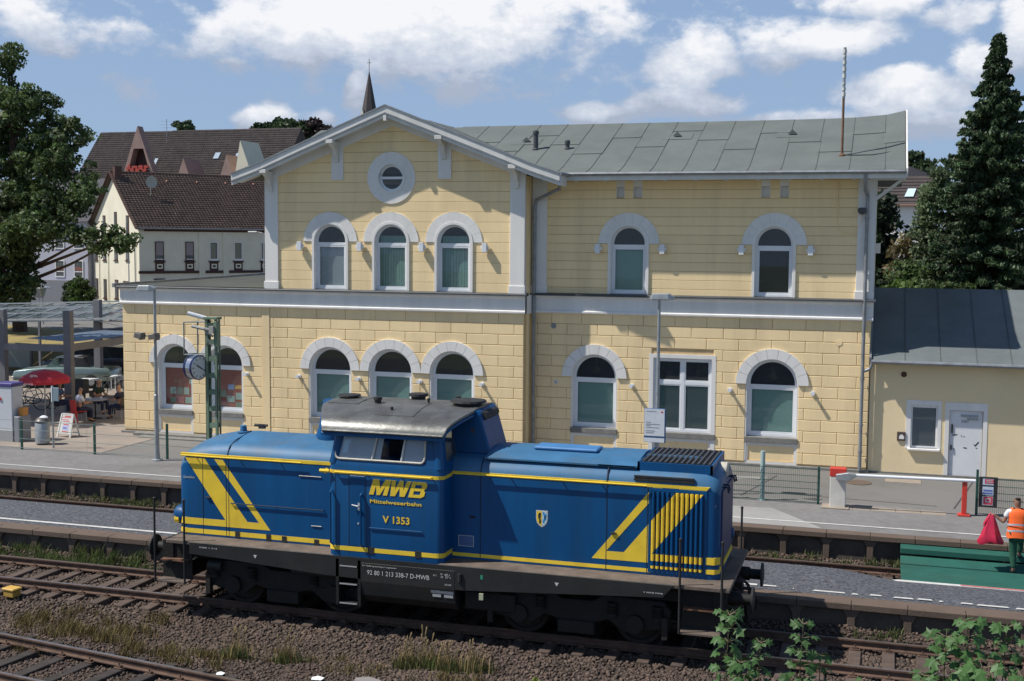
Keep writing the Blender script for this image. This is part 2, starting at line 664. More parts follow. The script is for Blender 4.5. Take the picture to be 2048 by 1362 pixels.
def bedz(x, y):
    yc3 = 17.65 - (x + 14.35) * math.tan(R(8.3))
    z = -.2
    z -= .17 * math.exp(-((y - 20.0 + .02 * x) / .75) ** 2)
    if y > 23.6:
        z = -.2 - .02 * (y - 23.6)
    z += .16 * math.exp(-((y - 24.1) / .28) ** 2) + .26 / (1 + math.exp(-(y - 29.28) * 14))
    if 21.35 < y < 23.85:
        z -= .05
    if abs(y - yc3) < 1.25:
        z -= .04
    z += .025 * math.sin(x * 1.7 + y * 2.3) * math.cos(y * 1.9 - x) + .012 * math.sin(5.1 * x + 3.3 * y)
    return z


b = MB()
nx, ny = 200, 130
xs = np.linspace(-45, 20, nx)
ys = np.linspace(6, 29.58, ny)
b.add([(x, y, bedz(x, y)) for y in ys for x in xs], [(j * nx + i, j * nx + i + 1, (j + 1) * nx + i + 1, (j + 1) * nx + i) for j in range(ny - 1) for i in range(nx - 1)])
b.build('ballast_bed', M['ballast'], kind='structure', fix=False, smooth=False)


def fast_mesh(name, v, f, m, parent=None, kind=None):
    """v (N,3) array, f (K,3 or 4) array"""
    me = bpy.data.meshes.new(name)
    k = f.shape[1]
    me.vertices.add(len(v))
    me.vertices.foreach_set('co', v.astype(np.float32).ravel())
    me.loops.add(f.size)
    me.loops.foreach_set('vertex_index', f.astype(np.int32).ravel())
    me.polygons.add(len(f))
    me.polygons.foreach_set('loop_start', np.arange(0, f.size, k, dtype=np.int32))
    try:
        me.polygons.foreach_set('loop_total', np.full(len(f), k, dtype=np.int32))
    except Exception:
        pass
    me.materials.append(m)
    me.update(calc_edges=True)
    me.validate()
    o = bpy.data.objects.new(name, me)
    COL.objects.link(o)
    o.parent = parent
    if kind:
        o['kind'] = kind
    return o


def stones(regions):
    P = []
    S = []
    for (x0, x1, y0, y1, dens, smin, smax) in regions:
        n = int((x1 - x0) * (y1 - y0) * dens)
        x = rng.uniform(x0, x1, n)
        y = rng.uniform(y0, y1, n)
        P += list(zip(x, y))
        S += list(rng.uniform(smin, smax, n))
    P = np.array(P)
    S = np.array(S)
    Z = np.array([bedz(x, y) for x, y in P]) + rng.uniform(-.3, .45, len(P)) * S
    n = len(P)
    cube = np.array([(-1, -1, -1), (1, -1, -1), (1, 1, -1), (-1, 1, -1), (-1, -1, 1), (1, -1, 1), (1, 1, 1), (-1, 1, 1)], float) * .5
    fc = np.array([(0, 3, 2, 1), (4, 5, 6, 7), (0, 1, 5, 4), (1, 2, 6, 5), (2, 3, 7, 6), (3, 0, 4, 7)])
    v = cube[None] * rng.uniform(.6, 1.25, (n, 1, 3)) + rng.normal(0, .13, (n, 8, 3))
    # random rotation
    q = rng.normal(size=(n, 4))
    q /= np.linalg.norm(q, axis=1)[:, None]
    w, X, Y, Zq = q.T
    Rm = np.stack([1 - 2 * (Y * Y + Zq * Zq), 2 * (X * Y - Zq * w), 2 * (X * Zq + Y * w), 2 * (X * Y + Zq * w), 1 - 2 * (X * X + Zq * Zq), 2 * (Y * Zq - X * w), 2 * (X * Zq - Y * w), 2 * (Y * Zq + X * w), 1 - 2 * (X * X + Y * Y)], 1).reshape(n, 3, 3)
    v = np.einsum('nij,nkj->nki', Rm, v) * S[:, None, None]
    v[:, :, 2] *= .85
    v += np.stack([P[:, 0], P[:, 1], Z], 1)[:, None, :]
    f = (fc[None] + np.arange(n)[:, None, None] * 8).reshape(-1, 4)
    return fast_mesh('ballast_stones', v.reshape(-1, 3), f, M['stone'], kind='stuff')


st = stones([(-16.5, 3.2, 19.2, 21.9, 560, .03, .06), (-20, -16.5, 19.2, 21.9, 420, .03, .06), (-16.5, -5, 16.9, 19.2, 420, .025, .05), (-5, 3.2, 18.2, 19.2, 200, .03, .05),
             (-21, -12.6, 21.9, 24.15, 420, .03, .06), (-12.6, -2.5, 21.9, 22.3, 300, .03, .06), (-2.8, 3.6, 21.9, 24.15, 460, .03, .06), (-26.5, -14.5, 28.9, 29.55, 380, .035, .065), (-3.6, .6, 28.0, 29.55, 380, .035, .065), (-12.6, -2.8, 22.3, 24.1, 80, .03, .06)])
tag(st, 'grey brown crushed stone ballast lying between and beside the tracks', 'ballast', kind='stuff')

# ---- tracks


def rail_profile(b, p, q, top_first=True):
    """I section rail between two points at rail-top height"""
    p, q = Vector(p), Vector(q)
    d = (q - p).normalized()
    a = d.cross(Vector((0, 0, 1))).normalized()
    prof = [(-.06, -.16), (.06, -.16), (.06, -.145), (.012, -.125), (.012, -.05), (.036, -.035), (.036, -.008), (.028, 0), (-.028, 0), (-.036, -.008), (-.036, -.035), (-.012, -.05), (-.012, -.125), (-.06, -.145)]
    n = len(prof)
    base = len(b.v)
    for o_ in (p, q):
        for u, w in prof:
            b.v.append(tuple(o_ + a * u + Vector((0, 0, w))))
    for k in range(n):
        b.f.append([base + k, base + (k + 1) % n, base + n + (k + 1) % n, base + n + k])
        b.m.append(1 if k in (7,) else 0)
    b.f.append([base + k for k in range(n)][::-1])
    b.f.append([base + n + k for k in range(n)])
    b.m += [0, 0]


def track(label, cx, cy, ang, s0, s1, sl0, sl1, spacing, slm, slen=2.6, shiny=True, z0=0.0, wide=.25):
    t = thing('railway_track', label, 'track', (cx, cy, z0), ang)
    for s in (-1, 1):
        b = MB()
        nseg = 12
        for i in range(nseg):
            a, c = s0 + (s1 - s0) * i / nseg, s0 + (s1 - s0) * (i + 1) / nseg
            rail_profile(b, (a, s * .7525, 0), (c - .004, s * .7525, 0))
        b.build('rail', [M['rail'], M['railtop'] if shiny else M['rail']], t, local=True, fix=False)
    b = MB()
    b.add([(-wide / 2, -slen / 2, -.28), (wide / 2, -slen / 2, -.28), (wide / 2, slen / 2, -.28), (-wide / 2, slen / 2, -.28), (-wide / 2 + .015, -slen / 2, -.165), (wide / 2 - .015, -slen / 2, -.165), (wide / 2 - .015, slen / 2, -.165), (-wide / 2 + .015, slen / 2, -.165)],
          [(0, 3, 2, 1), (4, 5, 6, 7), (0, 1, 5, 4), (1, 2, 6, 5), (2, 3, 7, 6), (3, 0, 4, 7)])
    first = b.build('sleeper', slm, t, local=True, bevel=.01)
    s = sl0
    first.location = (s, 0, 0)
    fb = MB()
    k = 0
    while s < sl1:
        if k:
            c = share(first, t, (s, rng.uniform(-.03, .03), rng.uniform(-.012, .006)), rot=(0, 0, rng.uniform(-.01, .01)))
        for e in (-1, 1):
            for o_ in (-.09, .09):
                fb.box(s - .05, s + .05, e * .7525 + o_ - .03, e * .7525 + o_ + .03, -.165, -.12)
                fb.tube([(s, e * .7525 + o_, -.12), (s, e * .7525 + o_, -.075)], .013, 6)
            fb.box(s - .09, s + .09, e * .7525 - .15, e * .7525 + .15, -.165, -.155)
        k += 1
        s += spacing * rng.uniform(.97, 1.03)
    fb.build('rail_fastening', M['rail'], t, local=True, fix=False, kind='stuff')
    return t


track('rusty main line beyond the stone island platform, the farthest one', -13, 28.15, 0, -50, 45, -14, 17.5, .62, M['sleeper'])
track('railway track on which the blue locomotive stands', -8.25, 22.6, 0, -50, 40, -14, 12.5, .61, M['sleeper'])
track('skewed siding track on dark wooden sleepers in the lower left corner', -14.35, 17.68, R(-8.3), -8, 9, -6, 8, .68, M['sleeperdark'])

# ---- station platform and forecourt
sheet('forecourt', -260, 60, 33.1, 140, .545, M['asphalt2'])
b = MB()
b.box(-60, 30, 29.95, 33.2, .0, .55)
b.build('station_platform', M['asphalt'], kind='structure')
sheet('pavement', -60, -23.9, 33.2, 37.0, .556, M['paving'])
sheet('plaza', -75, -24.9, 37.0, 75, .552, M['paving'])
b = MB()
b.add([(-90, 60, .56), (-48, 48, .56), (-37.5, 58, .56), (-36, 68, .56), (-80, 86, .56)], [(0, 1, 2, 3, 4)])
b.build('lawn', M['drygrass'], kind='structure', fix=False)
b = MB()
b.add([(-3.35, 29.97, .554), (-1.25, 29.97, .554), (-2.6, 31.9, .554), (-9, 31.9, .554), (-9, 29.97, .554)], [(0, 1, 2, 3, 4)])
b.build('pale_asphalt_patch', mat('pale_asphalt', (.29, .285, .275), .95, .06, .8, .3, 60, dirt=(.22, .21, .20), dirt_amt=.5), kind='structure', fix=False)
sheet('platform_line', -60, 30, 30.47, 30.56, .560, M['paint'])


def platform_edge(name, label, x0, x1, step, off, y, ztop, zbot, capw, capm):
    t = thing(name, label, 'platform edge', ((x0 + x1) / 2, y, zbot))
    k = 0
    x = off
    while x > x0:
        x -= step
    cap = None
    while x < x1:
        if cap is None:
            c = MB()
            c.box(.004, step - .004, 0, capw, -.13, .0)
            cap = c.build('concrete_slab', capm, t, local=True, bevel=.012)
            cap.location = (x - (x0 + x1) / 2, 0, ztop - zbot)
            c = MB()
            c.prism_xz([(-.065, zbot - .2 - ztop), (.065, zbot - .2 - ztop), (.075, -.30), (.17, -.13), (-.17, -.13), (-.075, -.30)], .05, .3)
            pier = c.build('pier', M['edge'], t, local=True, bevel=.008)
            pier.location = (x - (x0 + x1) / 2, 0, ztop - zbot)
            c = MB()
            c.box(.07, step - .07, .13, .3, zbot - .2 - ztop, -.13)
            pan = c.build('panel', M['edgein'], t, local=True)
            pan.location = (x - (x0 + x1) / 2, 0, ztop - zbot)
        else:
            L = (x - (x0 + x1) / 2, 0, ztop - zbot)
            share(cap, t, (L[0], L[1] + rng.uniform(-.006, .006), L[2]))
            share(pier, t, L)
            share(pan, t, L)
        x += step
    return t


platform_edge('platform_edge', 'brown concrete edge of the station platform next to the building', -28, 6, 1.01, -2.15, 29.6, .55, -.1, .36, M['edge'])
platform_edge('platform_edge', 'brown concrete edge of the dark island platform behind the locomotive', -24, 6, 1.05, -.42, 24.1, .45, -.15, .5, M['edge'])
# island platform: its far edge ramps down to the green boarded crossing
b = MB()
cols = [-60, -6, -3, -1.6, -1.1, -.7, -.3, .1, .5, 30]
far = [(27.1, .36), (27.1, .36), (27.1, .36), (27.1, .36), (27.1, .355), (27.1, .34), (27.1, .285), (27.12, .22), (27.15, .17), (27.2, .14)]
v = []
for x, (yf, zf) in zip(cols, far):
    v += [(x, 24.6, .45), (x, 25.4, .45 - (.45 - zf) * .25), (x, yf, zf), (x, yf + .12, -.3)]
b.add(v, [(i * 4 + j, (i + 1) * 4 + j, (i + 1) * 4 + j + 1, i * 4 + j + 1) for i in range(len(cols) - 1) for j in range(3)])
b.build('island_platform', M['chip'], kind='structure', fix=False)
b = MB()
b.box(-60, 30, 24.35, 24.6, -.3, .449)
b.build('island_platform_fill', M['edge'], kind='structure')
sheet('island_line', -60, -2.3, 24.82, 24.94, .456, M['paint'])
b = MB()
for x0_, x1_, yy in ((-2.2, -1.9, 24.86), (-1.6, -1.55, 24.85), (-1.2, -.55, 24.83), (-.45, -.3, 24.82), (-.1, .15, 24.86), (.35, .75, 24.84), (.8, 1.1, 24.87), (1.2, 1.3, 24.84), (1.6, 1.85, 24.85), (1.9, 2.5, 24.82), (2.6, 3.6, 24.8)):
    z_ = .462 if x0_ < -1.7 else .455
    b.add([(x0_, yy - .04, z_), (x1_, yy - .035, z_), (x1_ - .03, yy + .04, z_), (x0_ + .04, yy + .045, z_)], [(0, 1, 2, 3)])
b.build('worn_line_remains', M['paint'], kind='structure', fix=False)

# green boarded crossing over the far track
t = thing('boarded_crossing', 'green boarded crossing laid over the far track at the end of the island platform', 'crossing', (3, 28.4, .1))
for (y0, y1, z0, z1) in ((27.22, 27.36, .10, .10), (27.45, 28.12, .12, .12), (28.15, 28.83, .12, .12), (28.95, 29.28, .12, .22)):
    b = MB()
    b.prism_yz([(y0, z0 - .1), (y0, z0), (y1, z1), (y1, z1 - .1)], .55, 8)
    b.build('board', M['greenboard'], t, bevel=.01)
b = MB()
b.prism_yz([(29.30, .25), (29.30, .385), (29.58, .42), (29.58, .2)], .55, 8)
b.build('kerb_board', M['greenboard'], t, bevel=.012)
b = MB()
b.prism_xy([(.2, 27.10), (3.6, 27.12), (3.6, 27.24), (2.0, 27.24), (.5, 27.24)], .05, .182)
b.build('edge_strip', M['paint'], t)
b = MB()
b.add([(1.75, 27.14, .186), (6, 27.14, .186), (6, 27.22, .186), (1.75, 27.22, .186)], [(0, 1, 2, 3)])
b.build('red_stripe', M['redpaint'], t, fix=False)

for k_, pts in enumerate(([(-1.98, 34.0), (-1.80, 34.15), (-1.55, 34.12), (-1.45, 33.95), (-1.6, 33.85), (-1.85, 33.86)], [(-1.95, 33.4), (-1.6, 33.62), (-1.4, 33.42), (-1.6, 33.25)], [(-4.9, 35.9), (-3.1, 36.2), (-3.2, 35.75), (-4.7, 35.4)], [(-6, 34.2), (1.5, 33.55), (1.5, 33.58), (-6, 34.23)], [(-3.6, 33.3), (-2.9, 36.5), (-2.86, 36.5), (-3.56, 33.3)], [(1.9, 33.4), (2.6, 37.3), (2.64, 37.3), (1.94, 33.4)], [(-20.4, 33.3), (-19.2, 36.6), (-19.15, 36.6), (-20.35, 33.3)], [(-24, 35.2), (-18, 34.6), (-18, 34.63), (-24, 35.23)])):
    b = MB()
    b.add([(x, y, .5495 + .0007 * k_) for x, y in pts], [list(range(len(pts)))])
    b.build('asphalt_stain' if k_ < 2 else ('pale_asphalt_patch' if k_ == 2 else 'asphalt_seam'), mat('oil_stain', (.06, .06, .065), .8, .1) if k_ == 0 else (bpy.data.materials['oil_stain'] if k_ != 2 else bpy.data.materials['pale_asphalt']), kind='structure', fix=False)
# drain covers and kerb slabs at the barrier
t = thing('kerb_slabs', 'row of beige kerb slabs set in the asphalt before the barrier', 'kerb', (.3, 32.7, .55))
x = -1.1
for w in (.5, .45, .62, .62, .62):
    b = MB()
    b.box(x, x + w - .01, 32.45, 32.85, .52, .563)
    b.build('slab', mat('beige_slab', (.30, .25, .20), .9, .1, 3) if 'beige_slab' not in bpy.data.materials else bpy.data.materials['beige_slab'], t, bevel=.01)
    x += w
for (cx, cy, r_, lab) in ((-.55, 36.2, .38, 'round rust brown manhole cover in the asphalt beside the downpipe'),):
    b = MB()
    b.lathe([(r_, 0), (r_, .02), (r_ - .03, .024), (r_ - .05, .018), (.02, .018)], (cx, cy, .54), 20)
    tag(b.build('manhole_cover', M['edge'], smooth=False), lab, 'manhole cover')
b = MB()
b.box(.2, 1.2, 36.6, 37.2, .53, .565)
tag(b.build('drain_cover', bpy.data.materials['beige_slab'], bevel=.01), 'beige rectangular drain cover in front of the annex window', 'drain cover')

# ================================================================== STATION BUILDING
YB, YR = 37.09, 37.92
ST = thing('station_building', 'two-storey pale yellow station building with white arches, gable and grey felt roof', 'building', (-13, 40, .5))
DEEP = 47.0
Z_B0, Z_B1 = 5.14, 5.74          # belt course
XL, XG0, XG1, XR = -25.72, -20.05, -10.93, -.35
ARCH_LO = dict(r_out=1.08, r_in=.77, zs=3.10)
ARCH_UP = dict(r_out=.97, r_in=.64, zs=7.38)

lo_left = [(-23.64, 1.0), (-21.66, 1.0)]
lo_gab = [(-17.69, 1.08), (-15.51, 1.08), (-13.35, 1.08)]
lo_rgt = [(-8.81, 1.06), (-3.21, 1.1)]
up_gab = [-17.66, -15.485, -13.30]
up_rgt = [-7.75, -3.245]
RWX0, RWX1, RWT = -7.03, -4.93, 3.93
RECESS = .26


def opening_lo(cx, ro):
    return arch(cx, ro - .31, .72, 3.10, 20)


# backing walls, one per plane
def backing(name, outer, holes, y, depth=RECESS, m=None):
    b = MB()
    wall_panel(outer, holes, y, depth, b)
    return b.build(name, m or M['yellow_back'], ST, fix=False)


backing('wall', rect(XL, XG0, .4, Z_B1), [opening_lo(*a) for a in lo_left], YB + .035)
backing('wall', rect(XG0, XG1, .4, Z_B1), [opening_lo(*a) for a in lo_gab], YB + .035)
backing('wall', rect(XG1, XR, .4, Z_B1), [opening_lo(*a) for a in lo_rgt] + [rect(RWX0 + .09, RWX1 - .09, .72, RWT - .08)], YR + .035)
gab = [(XG0, Z_B1), (XG0, 9.55), (-15.46, 11.35), (XG1, 9.55), (XG1, Z_B1)]
circ = [(-15.47 + .50 * math.cos(2 * math.pi * i / 32), 9.46 + .50 * math.sin(2 * math.pi * i / 32)) for i in range(32)]
backing('wall', gab, [arch(c, .575, 5.79, 7.38, 20) for c in up_gab] + [circ], YB + .035, .18)
nich = [(-8.16, -7.91), (-7.62, -7.35), (-3.67, -3.41), (-3.11, -2.85)]
backing('wall', [(XG1, Z_B1), (XG1, 9.75), (XR, 9.75), (XR, Z_B1)], [arch(c, .575, 5.79, 7.38, 20) for c in up_rgt] + [arch((a + c) / 2, (c - a) / 2, 8.83, 9.16, 8) for a, c in nich], YR + .035, .18)
# side, back walls and pavilion returns (plain render)
b = MB()
b.box(XL, XL + .3, YB + .3, DEEP, .4, 5.7)
b.box(XG0, XG0 + .3, YB + .22, DEEP, 5.6, 9.4)
b.box(XG1 - .3, XG1, YB + .3, YR + .4, .4, Z_B1)
b.box(XG1 - .3, XG1, YB + .22, YR + .4, Z_B1, 9.5)
b.box(XR - .3, XR, YR + .3, DEEP, .4, 9.7)
b.box(XL, XG0, DEEP, DEEP + .3, .4, 5.7)
b.box(XG0, XR, DEEP, DEEP + .3, .4, 9.4)
b.build('side_wall', M['yellow'], ST)
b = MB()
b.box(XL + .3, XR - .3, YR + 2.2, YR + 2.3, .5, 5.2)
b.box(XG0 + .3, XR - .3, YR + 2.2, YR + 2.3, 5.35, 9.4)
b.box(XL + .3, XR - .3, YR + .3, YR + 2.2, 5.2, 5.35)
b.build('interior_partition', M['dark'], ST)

_blocks = {}


def block(x0, x1, z0, z1, y, name='stone_block', m=None, depth=.045, ch=.014, gap=.010):
    w, h = round(x1 - x0 - gap, 2), round(z1 - z0 - gap, 3)
    key = (w, h, name, depth)
    L = ((x0 + x1) / 2 + 13, y - 40, (z0 + z1) / 2 - .5)
    if key in _blocks:
        return share(_blocks[key], ST, L)
    b = MB()
    a, c = w / 2, h / 2
    b.add([(-a, depth, -c), (a, depth, -c), (a, depth, c), (-a, depth, c), (-a, ch, -c), (a, ch, -c), (a, ch, c), (-a, ch, c),
           (-a + ch, 0, -c + ch), (a - ch, 0, -c + ch), (a - ch, 0, c - ch), (-a + ch, 0, c - ch)],
          [(0, 1, 5, 4), (1, 2, 6, 5), (2, 3, 7, 6), (3, 0, 4, 7), (4, 5, 9, 8), (5, 6, 10, 9), (6, 7, 11, 10), (7, 4, 8, 11), (8, 9, 10, 11), (0, 3, 2, 1)])
    o = b.build(name, m or M['yellow'], ST, local=True)
    o.location = L
    _blocks[key] = o
    return o


def row_blocks(z0, z1, x0, x1, obs, joints, y, **kw):
    """obs: list of (xa, xb) closed intervals"""
    free = [(x0, x1)]
    for a, c in obs:
        nf = []
        for p, q in free:
            if c <= p or a >= q:
                nf.append((p, q))
            else:
                if a > p:
                    nf.append((p, a))
                if c < q:
                    nf.append((c, q))
        free = nf
    for p, q in free:
        cuts = [p] + sorted(j for j in joints if p + .12 < j < q - .12) + [q]
        for u, w in zip(cuts[:-1], cuts[1:]):
            if w - u > .05:
                block(u, w, z0, z1, y, **kw)


def arch_obs(cx, r_in, r_out, zs, zbot, hw, z0, z1):
    if z1 <= zbot:
        return []
    if z0 < zs - .01:
        return [(cx - hw, cx + hw)]
    a, c = z0 - zs, z1 - zs
    cmin = math.sqrt(max(0, r_in ** 2 - a * a))
    cmax = math.sqrt(max(0, r_out ** 2 - c * c))
    if cmin == 0:
        return []
    h = max(cmin + .01, (cmin + cmax) / 2)
    return [(cx - h, cx + h)]


H = .3435
rows = [(Z_B0 - H * (k + 1), Z_B0 - H * k) for k in range(13)]
rows = [(max(.62, a), c) for a, c in rows]
for k, (z0, z1) in enumerate(rows):
    if z1 - z0 < .08:
        continue
    odd = k % 2
    # left wing
    js = [-25.22 + (.53 if odd else 0) + 1.01 * i for i in range(-2, 8)]
    obs = sum([arch_obs(cx, ro - .31, ro, 3.10, .7, ro - .31 + .004, z0, z1) for cx, ro in lo_left], [])
    row_blocks(z0, z1, XL, -20.22, obs, js, YB)
    js = [(-11.25 if odd else -11.78) - 1.068 * i for i in range(-1, 10)]
    obs = sum([arch_obs(cx, ro - .31, ro, 3.10, .7, ro - .31 + .004, z0, z1) for cx, ro in lo_gab], [])
    row_blocks(z0, z1, -19.93, XG1, obs, js, YB)
    js = [(-.72 if odd else -1.24) - 1.0 * i for i in range(-1, 12)]
    obs = sum([arch_obs(cx, ro - .31, ro, 3.10, .7, ro - .31 + .004, z0, z1) for cx, ro in lo_rgt], [])
    if z0 < RWT - .05:
        obs.append((RWX0 + .08, RWX1 - .08))
    row_blocks(z0, z1, XG1, XR, obs, js, YR)
# plain divider lesene between wing and gable part
b = MB()
b.box(-20.22, -19.93, YB - .02, YB + .04, .62, Z_B0)
b.build('corner_strip', M['yellow'], ST, bevel=.01)
# upper courses
Hu = .3245
for k in range(18):
    z0, z1 = 5.79 + Hu * k - .035, 5.79 + Hu * (k + 1) - .035
    z0 = max(z0, 5.76)
    xl = max(XG0, -15.46 - (11.12 - z0 + .05) / .385)
    xr = min(XG1, -15.46 + (11.12 - z0 + .05) / .385)
    if xr - xl < .15:
        break
    obs = []
    for cx in up_gab:
        obs += arch_obs(cx, .64, .97, 7.38, 5.7, .62, z0, z1)
    a, c = z0 - 9.46, z1 - 9.46
    am = 0 if a * c < 0 else min(abs(a), abs(c))
    ax = max(abs(a), abs(c))
    if am < .5:
        cmin, cmax = math.sqrt(max(0, .5 ** 2 - am ** 2)), math.sqrt(max(0, .84 ** 2 - ax ** 2))
        h = max(cmin + .01, (cmin + cmax) / 2)
        obs.append((-15.47 - h, -15.47 + h))
    row_blocks(z0, z1, xl, xr, obs, [], YB, name='render_course', ch=.008, gap=.008)
Hr = .2815
for k in range(14):
    z0, z1 = 7.38 + Hr * (k - 6), 7.38 + Hr * (k - 5)
    z0 = max(z0, 5.76)
    if z1 > 9.8 or z1 < 5.8:
        continue
    obs = []
    for cx in up_rgt:
        obs += arch_obs(cx, .64, .97, 7.38, 5.7, .62, z0, z1)
    if z1 > 8.85 and z0 < 9.27:
        obs += nich
    row_blocks(z0, z1, XG1, XR, obs, [], YR, name='render_course', ch=.008, gap=.008)
for a, c in nich:
    b = MB()
    b.ring_xz(rect(a - .005, c + .005, 8.80, 9.35), [(a + .012, 8.83), (a + .02, 9.16), (c - .02, 9.16), (c - .012, 8.83)], YR - .003, YR + .04)
    b.prism_xz(arch((a + c) / 2, (c - a) / 2, 8.83, 9.15, 8), YR + .10, YR + .13)
    b.build('niche', M['white'], ST)


def voussoirs(cx, zc, r_in, r_out, n, y, m, a0=0.0, a1=math.pi, proud=.055, name='arch_stone', gap=.0045):
    for i in range(n):
        t0, t1 = a0 + (a1 - a0) * i / n + gap, a0 + (a1 - a0) * (i + 1) / n - gap
        ks = 4
        out = [(cx + r_out * math.cos(t0 + (t1 - t0) * k / ks), zc + r_out * math.sin(t0 + (t1 - t0) * k / ks)) for k in range(ks + 1)]
        inn = [(cx + r_in * math.cos(t0 + (t1 - t0) * k / ks), zc + r_in * math.sin(t0 + (t1 - t0) * k / ks)) for k in range(ks + 1)]
        b = MB()
        b.ring_xz(out, inn, y - proud, y + .06)
        b.build(name, m, ST)


def wall_lamp(x, z, y, big):
    b = MB()
    if big:
        b.box(x - .075, x + .075, y - .20, y - .05, z - .15, z + .15)
        b.cbox((x, y - .11, z), (.26, .08, .11))
        b.tube([(x, y + .01, z), (x, y - .05, z)], .05, 8)
    else:
        b.tube([(x, y + .01, z), (x, y - .05, z)], .07, 10)
        b.tube([(x, y - .05, z), (x, y - .22, z)], [.035, .06], 10)
    b.build('wall_lamp', M['pvc'], ST, bevel=.006 if big else 0)


def window_arch(cx, hw, z0, zs, yf, trans, blind, sill_z, low=True, fan=None, fwid=.085):
    """frame set back at yf; trans = height of the transom"""
    out = arch(cx, hw, z0, zs, 20)
    inn = [(cx + (x - cx) * (hw - fwid) / hw, z0 + fwid if i in (0, len(out) - 1) else (zs + (z - zs) * (hw - fwid) / hw if z >= zs else z)) for i, (x, z) in enumerate(out)]
    b = MB()
    b.ring_xz(out, inn, yf, yf + .07, closed=True)
    b.box(cx - hw + .02, cx + hw - .02, yf + .005, yf + .07, trans - .05, trans + .05)
    w = b.build('window', M['pvc'], ST)
    s = MB()
    a0, a1 = cx - hw + fwid - .005, cx + hw - fwid + .005
    s.ring_xz(rect(a0, a1, z0 + fwid, trans - .048), rect(a0 + .055, a1 - .055, z0 + fwid + .065, trans - .048 - .055), yf + .012, yf + .05, closed=True)
    s.build('casement', M['pvc'], w)
    p = MB()
    ty, tz = rng.uniform(-.012, .012), rng.uniform(-.010, .010)
    p.add([(x, yf + .04 + (x - cx) * ty + (z - zs) * tz, z) for x, z in inn], [list(range(len(inn)))])
    p.build('pane', M['glass'], w, fix=False)
    if blind is not None:
        q = MB()
        if blind == 'slats':
            x = a0 + .03
            while x < a1 - .06:
                q.box(x, x + .085, yf + .14, yf + .15, z0 + .12, zs + .2 if fan else trans - .04)
                x += .095
            q.build('blind', M['blind'], w)
        else:
            q.add([(a0, yf + .10, z0 + .08), (a1, yf + .10, z0 + .08), (a1, yf + .10, trans), (a0, yf + .10, trans)], [(0, 1, 2, 3)])
            q.build('blind', blind, w, fix=False)
    return w


# ---- lower arched windows
for (cx, ro), y in [(a, YB) for a in lo_left + lo_gab] + [(a, YR) for a in lo_rgt]:
    hw = ro - .31
    voussoirs(cx, 3.10, hw - .005, ro, 9, y, M['white'])
    b = MB()                                            # white reveal lining
    b.ring_xz(arch(cx, hw + .003, .72, 3.10, 20), arch(cx, hw - .03, .72, 3.10, 20), y + .012, y + RECESS + .02)
    b.build('reveal', M['white'], ST)
    left = (cx, ro) in lo_left
    window_arch(cx, hw - .03, 1.46, 3.10, y + .20, 3.02, None if left else M['blind'], 1.3)
    b = MB()
    b.box(cx - hw - .02, cx + hw + .02, y - .04, y + .27, 1.29, 1.455)
    b.build('window_sill', M['sill'], ST, bevel=.01)
    b = MB()                                            # panel under the sill with a white border
    b.ring_xz(rect(cx - hw - .01, cx + hw + .01, .58, 1.285), rect(cx - hw + .085, cx + hw - .085, .70, 1.19), y + .03, y + .1, closed=True)
    b.build('apron_border', M['white'], ST)
    b = MB()
    b.box(cx - hw + .05, cx + hw - .05, y + .06, y + .12, .6, 1.25)
    b.build('apron_panel', M['yellow'], ST)
# ---- rectangular window
b = MB()
b.ring_xz(rect(RWX0, RWX1, .62, RWT), rect(RWX0 + .13, RWX1 - .13, .60, RWT - .12), YR - .01, YR + RECESS + .02)
b.build('reveal', M['white'], ST)
x0, x1, z0, z1 = RWX0 + .13, RWX1 - .13, 1.46, RWT - .12
b = MB()
b.ring_xz(rect(x0, x1, z0, z1), rect(x0 + .08, x1 - .08, z0 + .08, z1 - .08), YR + .12, YR + .19, closed=True)
xm = (x0 + x1) / 2
b.box(xm - .055, xm + .055, YR + .122, YR + .19, z0 + .05, z1 - .05)
b.box(x0 + .05, x1 - .05, YR + .126, YR + .19, 2.97, 3.07)
w = b.build('window', M['pvc'], ST)
for a, c in ((x0 + .075, xm - .05), (xm + .05, x1 - .075)):
    for d, e in ((z0 + .075, 2.975), (3.065, z1 - .075)):
        s = MB()
        s.ring_xz(rect(a, c, d, e), rect(a + .045, c - .045, d + .05, e - .045), YR + .135, YR + .17, closed=True)
        s.build('casement', M['pvc'], w)
        p = MB()
        p.add([(a, YR + .16, d), (c, YR + .16, d), (c, YR + .16, e), (a, YR + .16, e)], [(0, 1, 2, 3)])
        p.build('pane', M['glass'], w, fix=False)
q = MB()
q.add([(x0, YR + .23, z0), (x1, YR + .23, z0), (x1, YR + .23, 3.0), (x0, YR + .23, 3.0)], [(0, 1, 2, 3)])
q.build('blind', M['blind'], w, fix=False)
b = MB()
b.box(RWX0 - .01, RWX1 + .01, YR - .05, YR + .15, 1.28, 1.455)
b.build('window_sill', M['sill'], ST, bevel=.01)
b = MB()
b.ring_xz(rect(RWX0, RWX1, .58, 1.275), rect(RWX0 + .22, RWX1 - .2, .70, 1.17), YR + .03, YR + .1, closed=True)
b.build('apron_border', M['white'], ST)
b = MB()
b.box(RWX0 + .15, RWX1 - .15, YR + .06, YR + .12, .6, 1.25)
b.build('apron_panel', M['yellow'], ST)
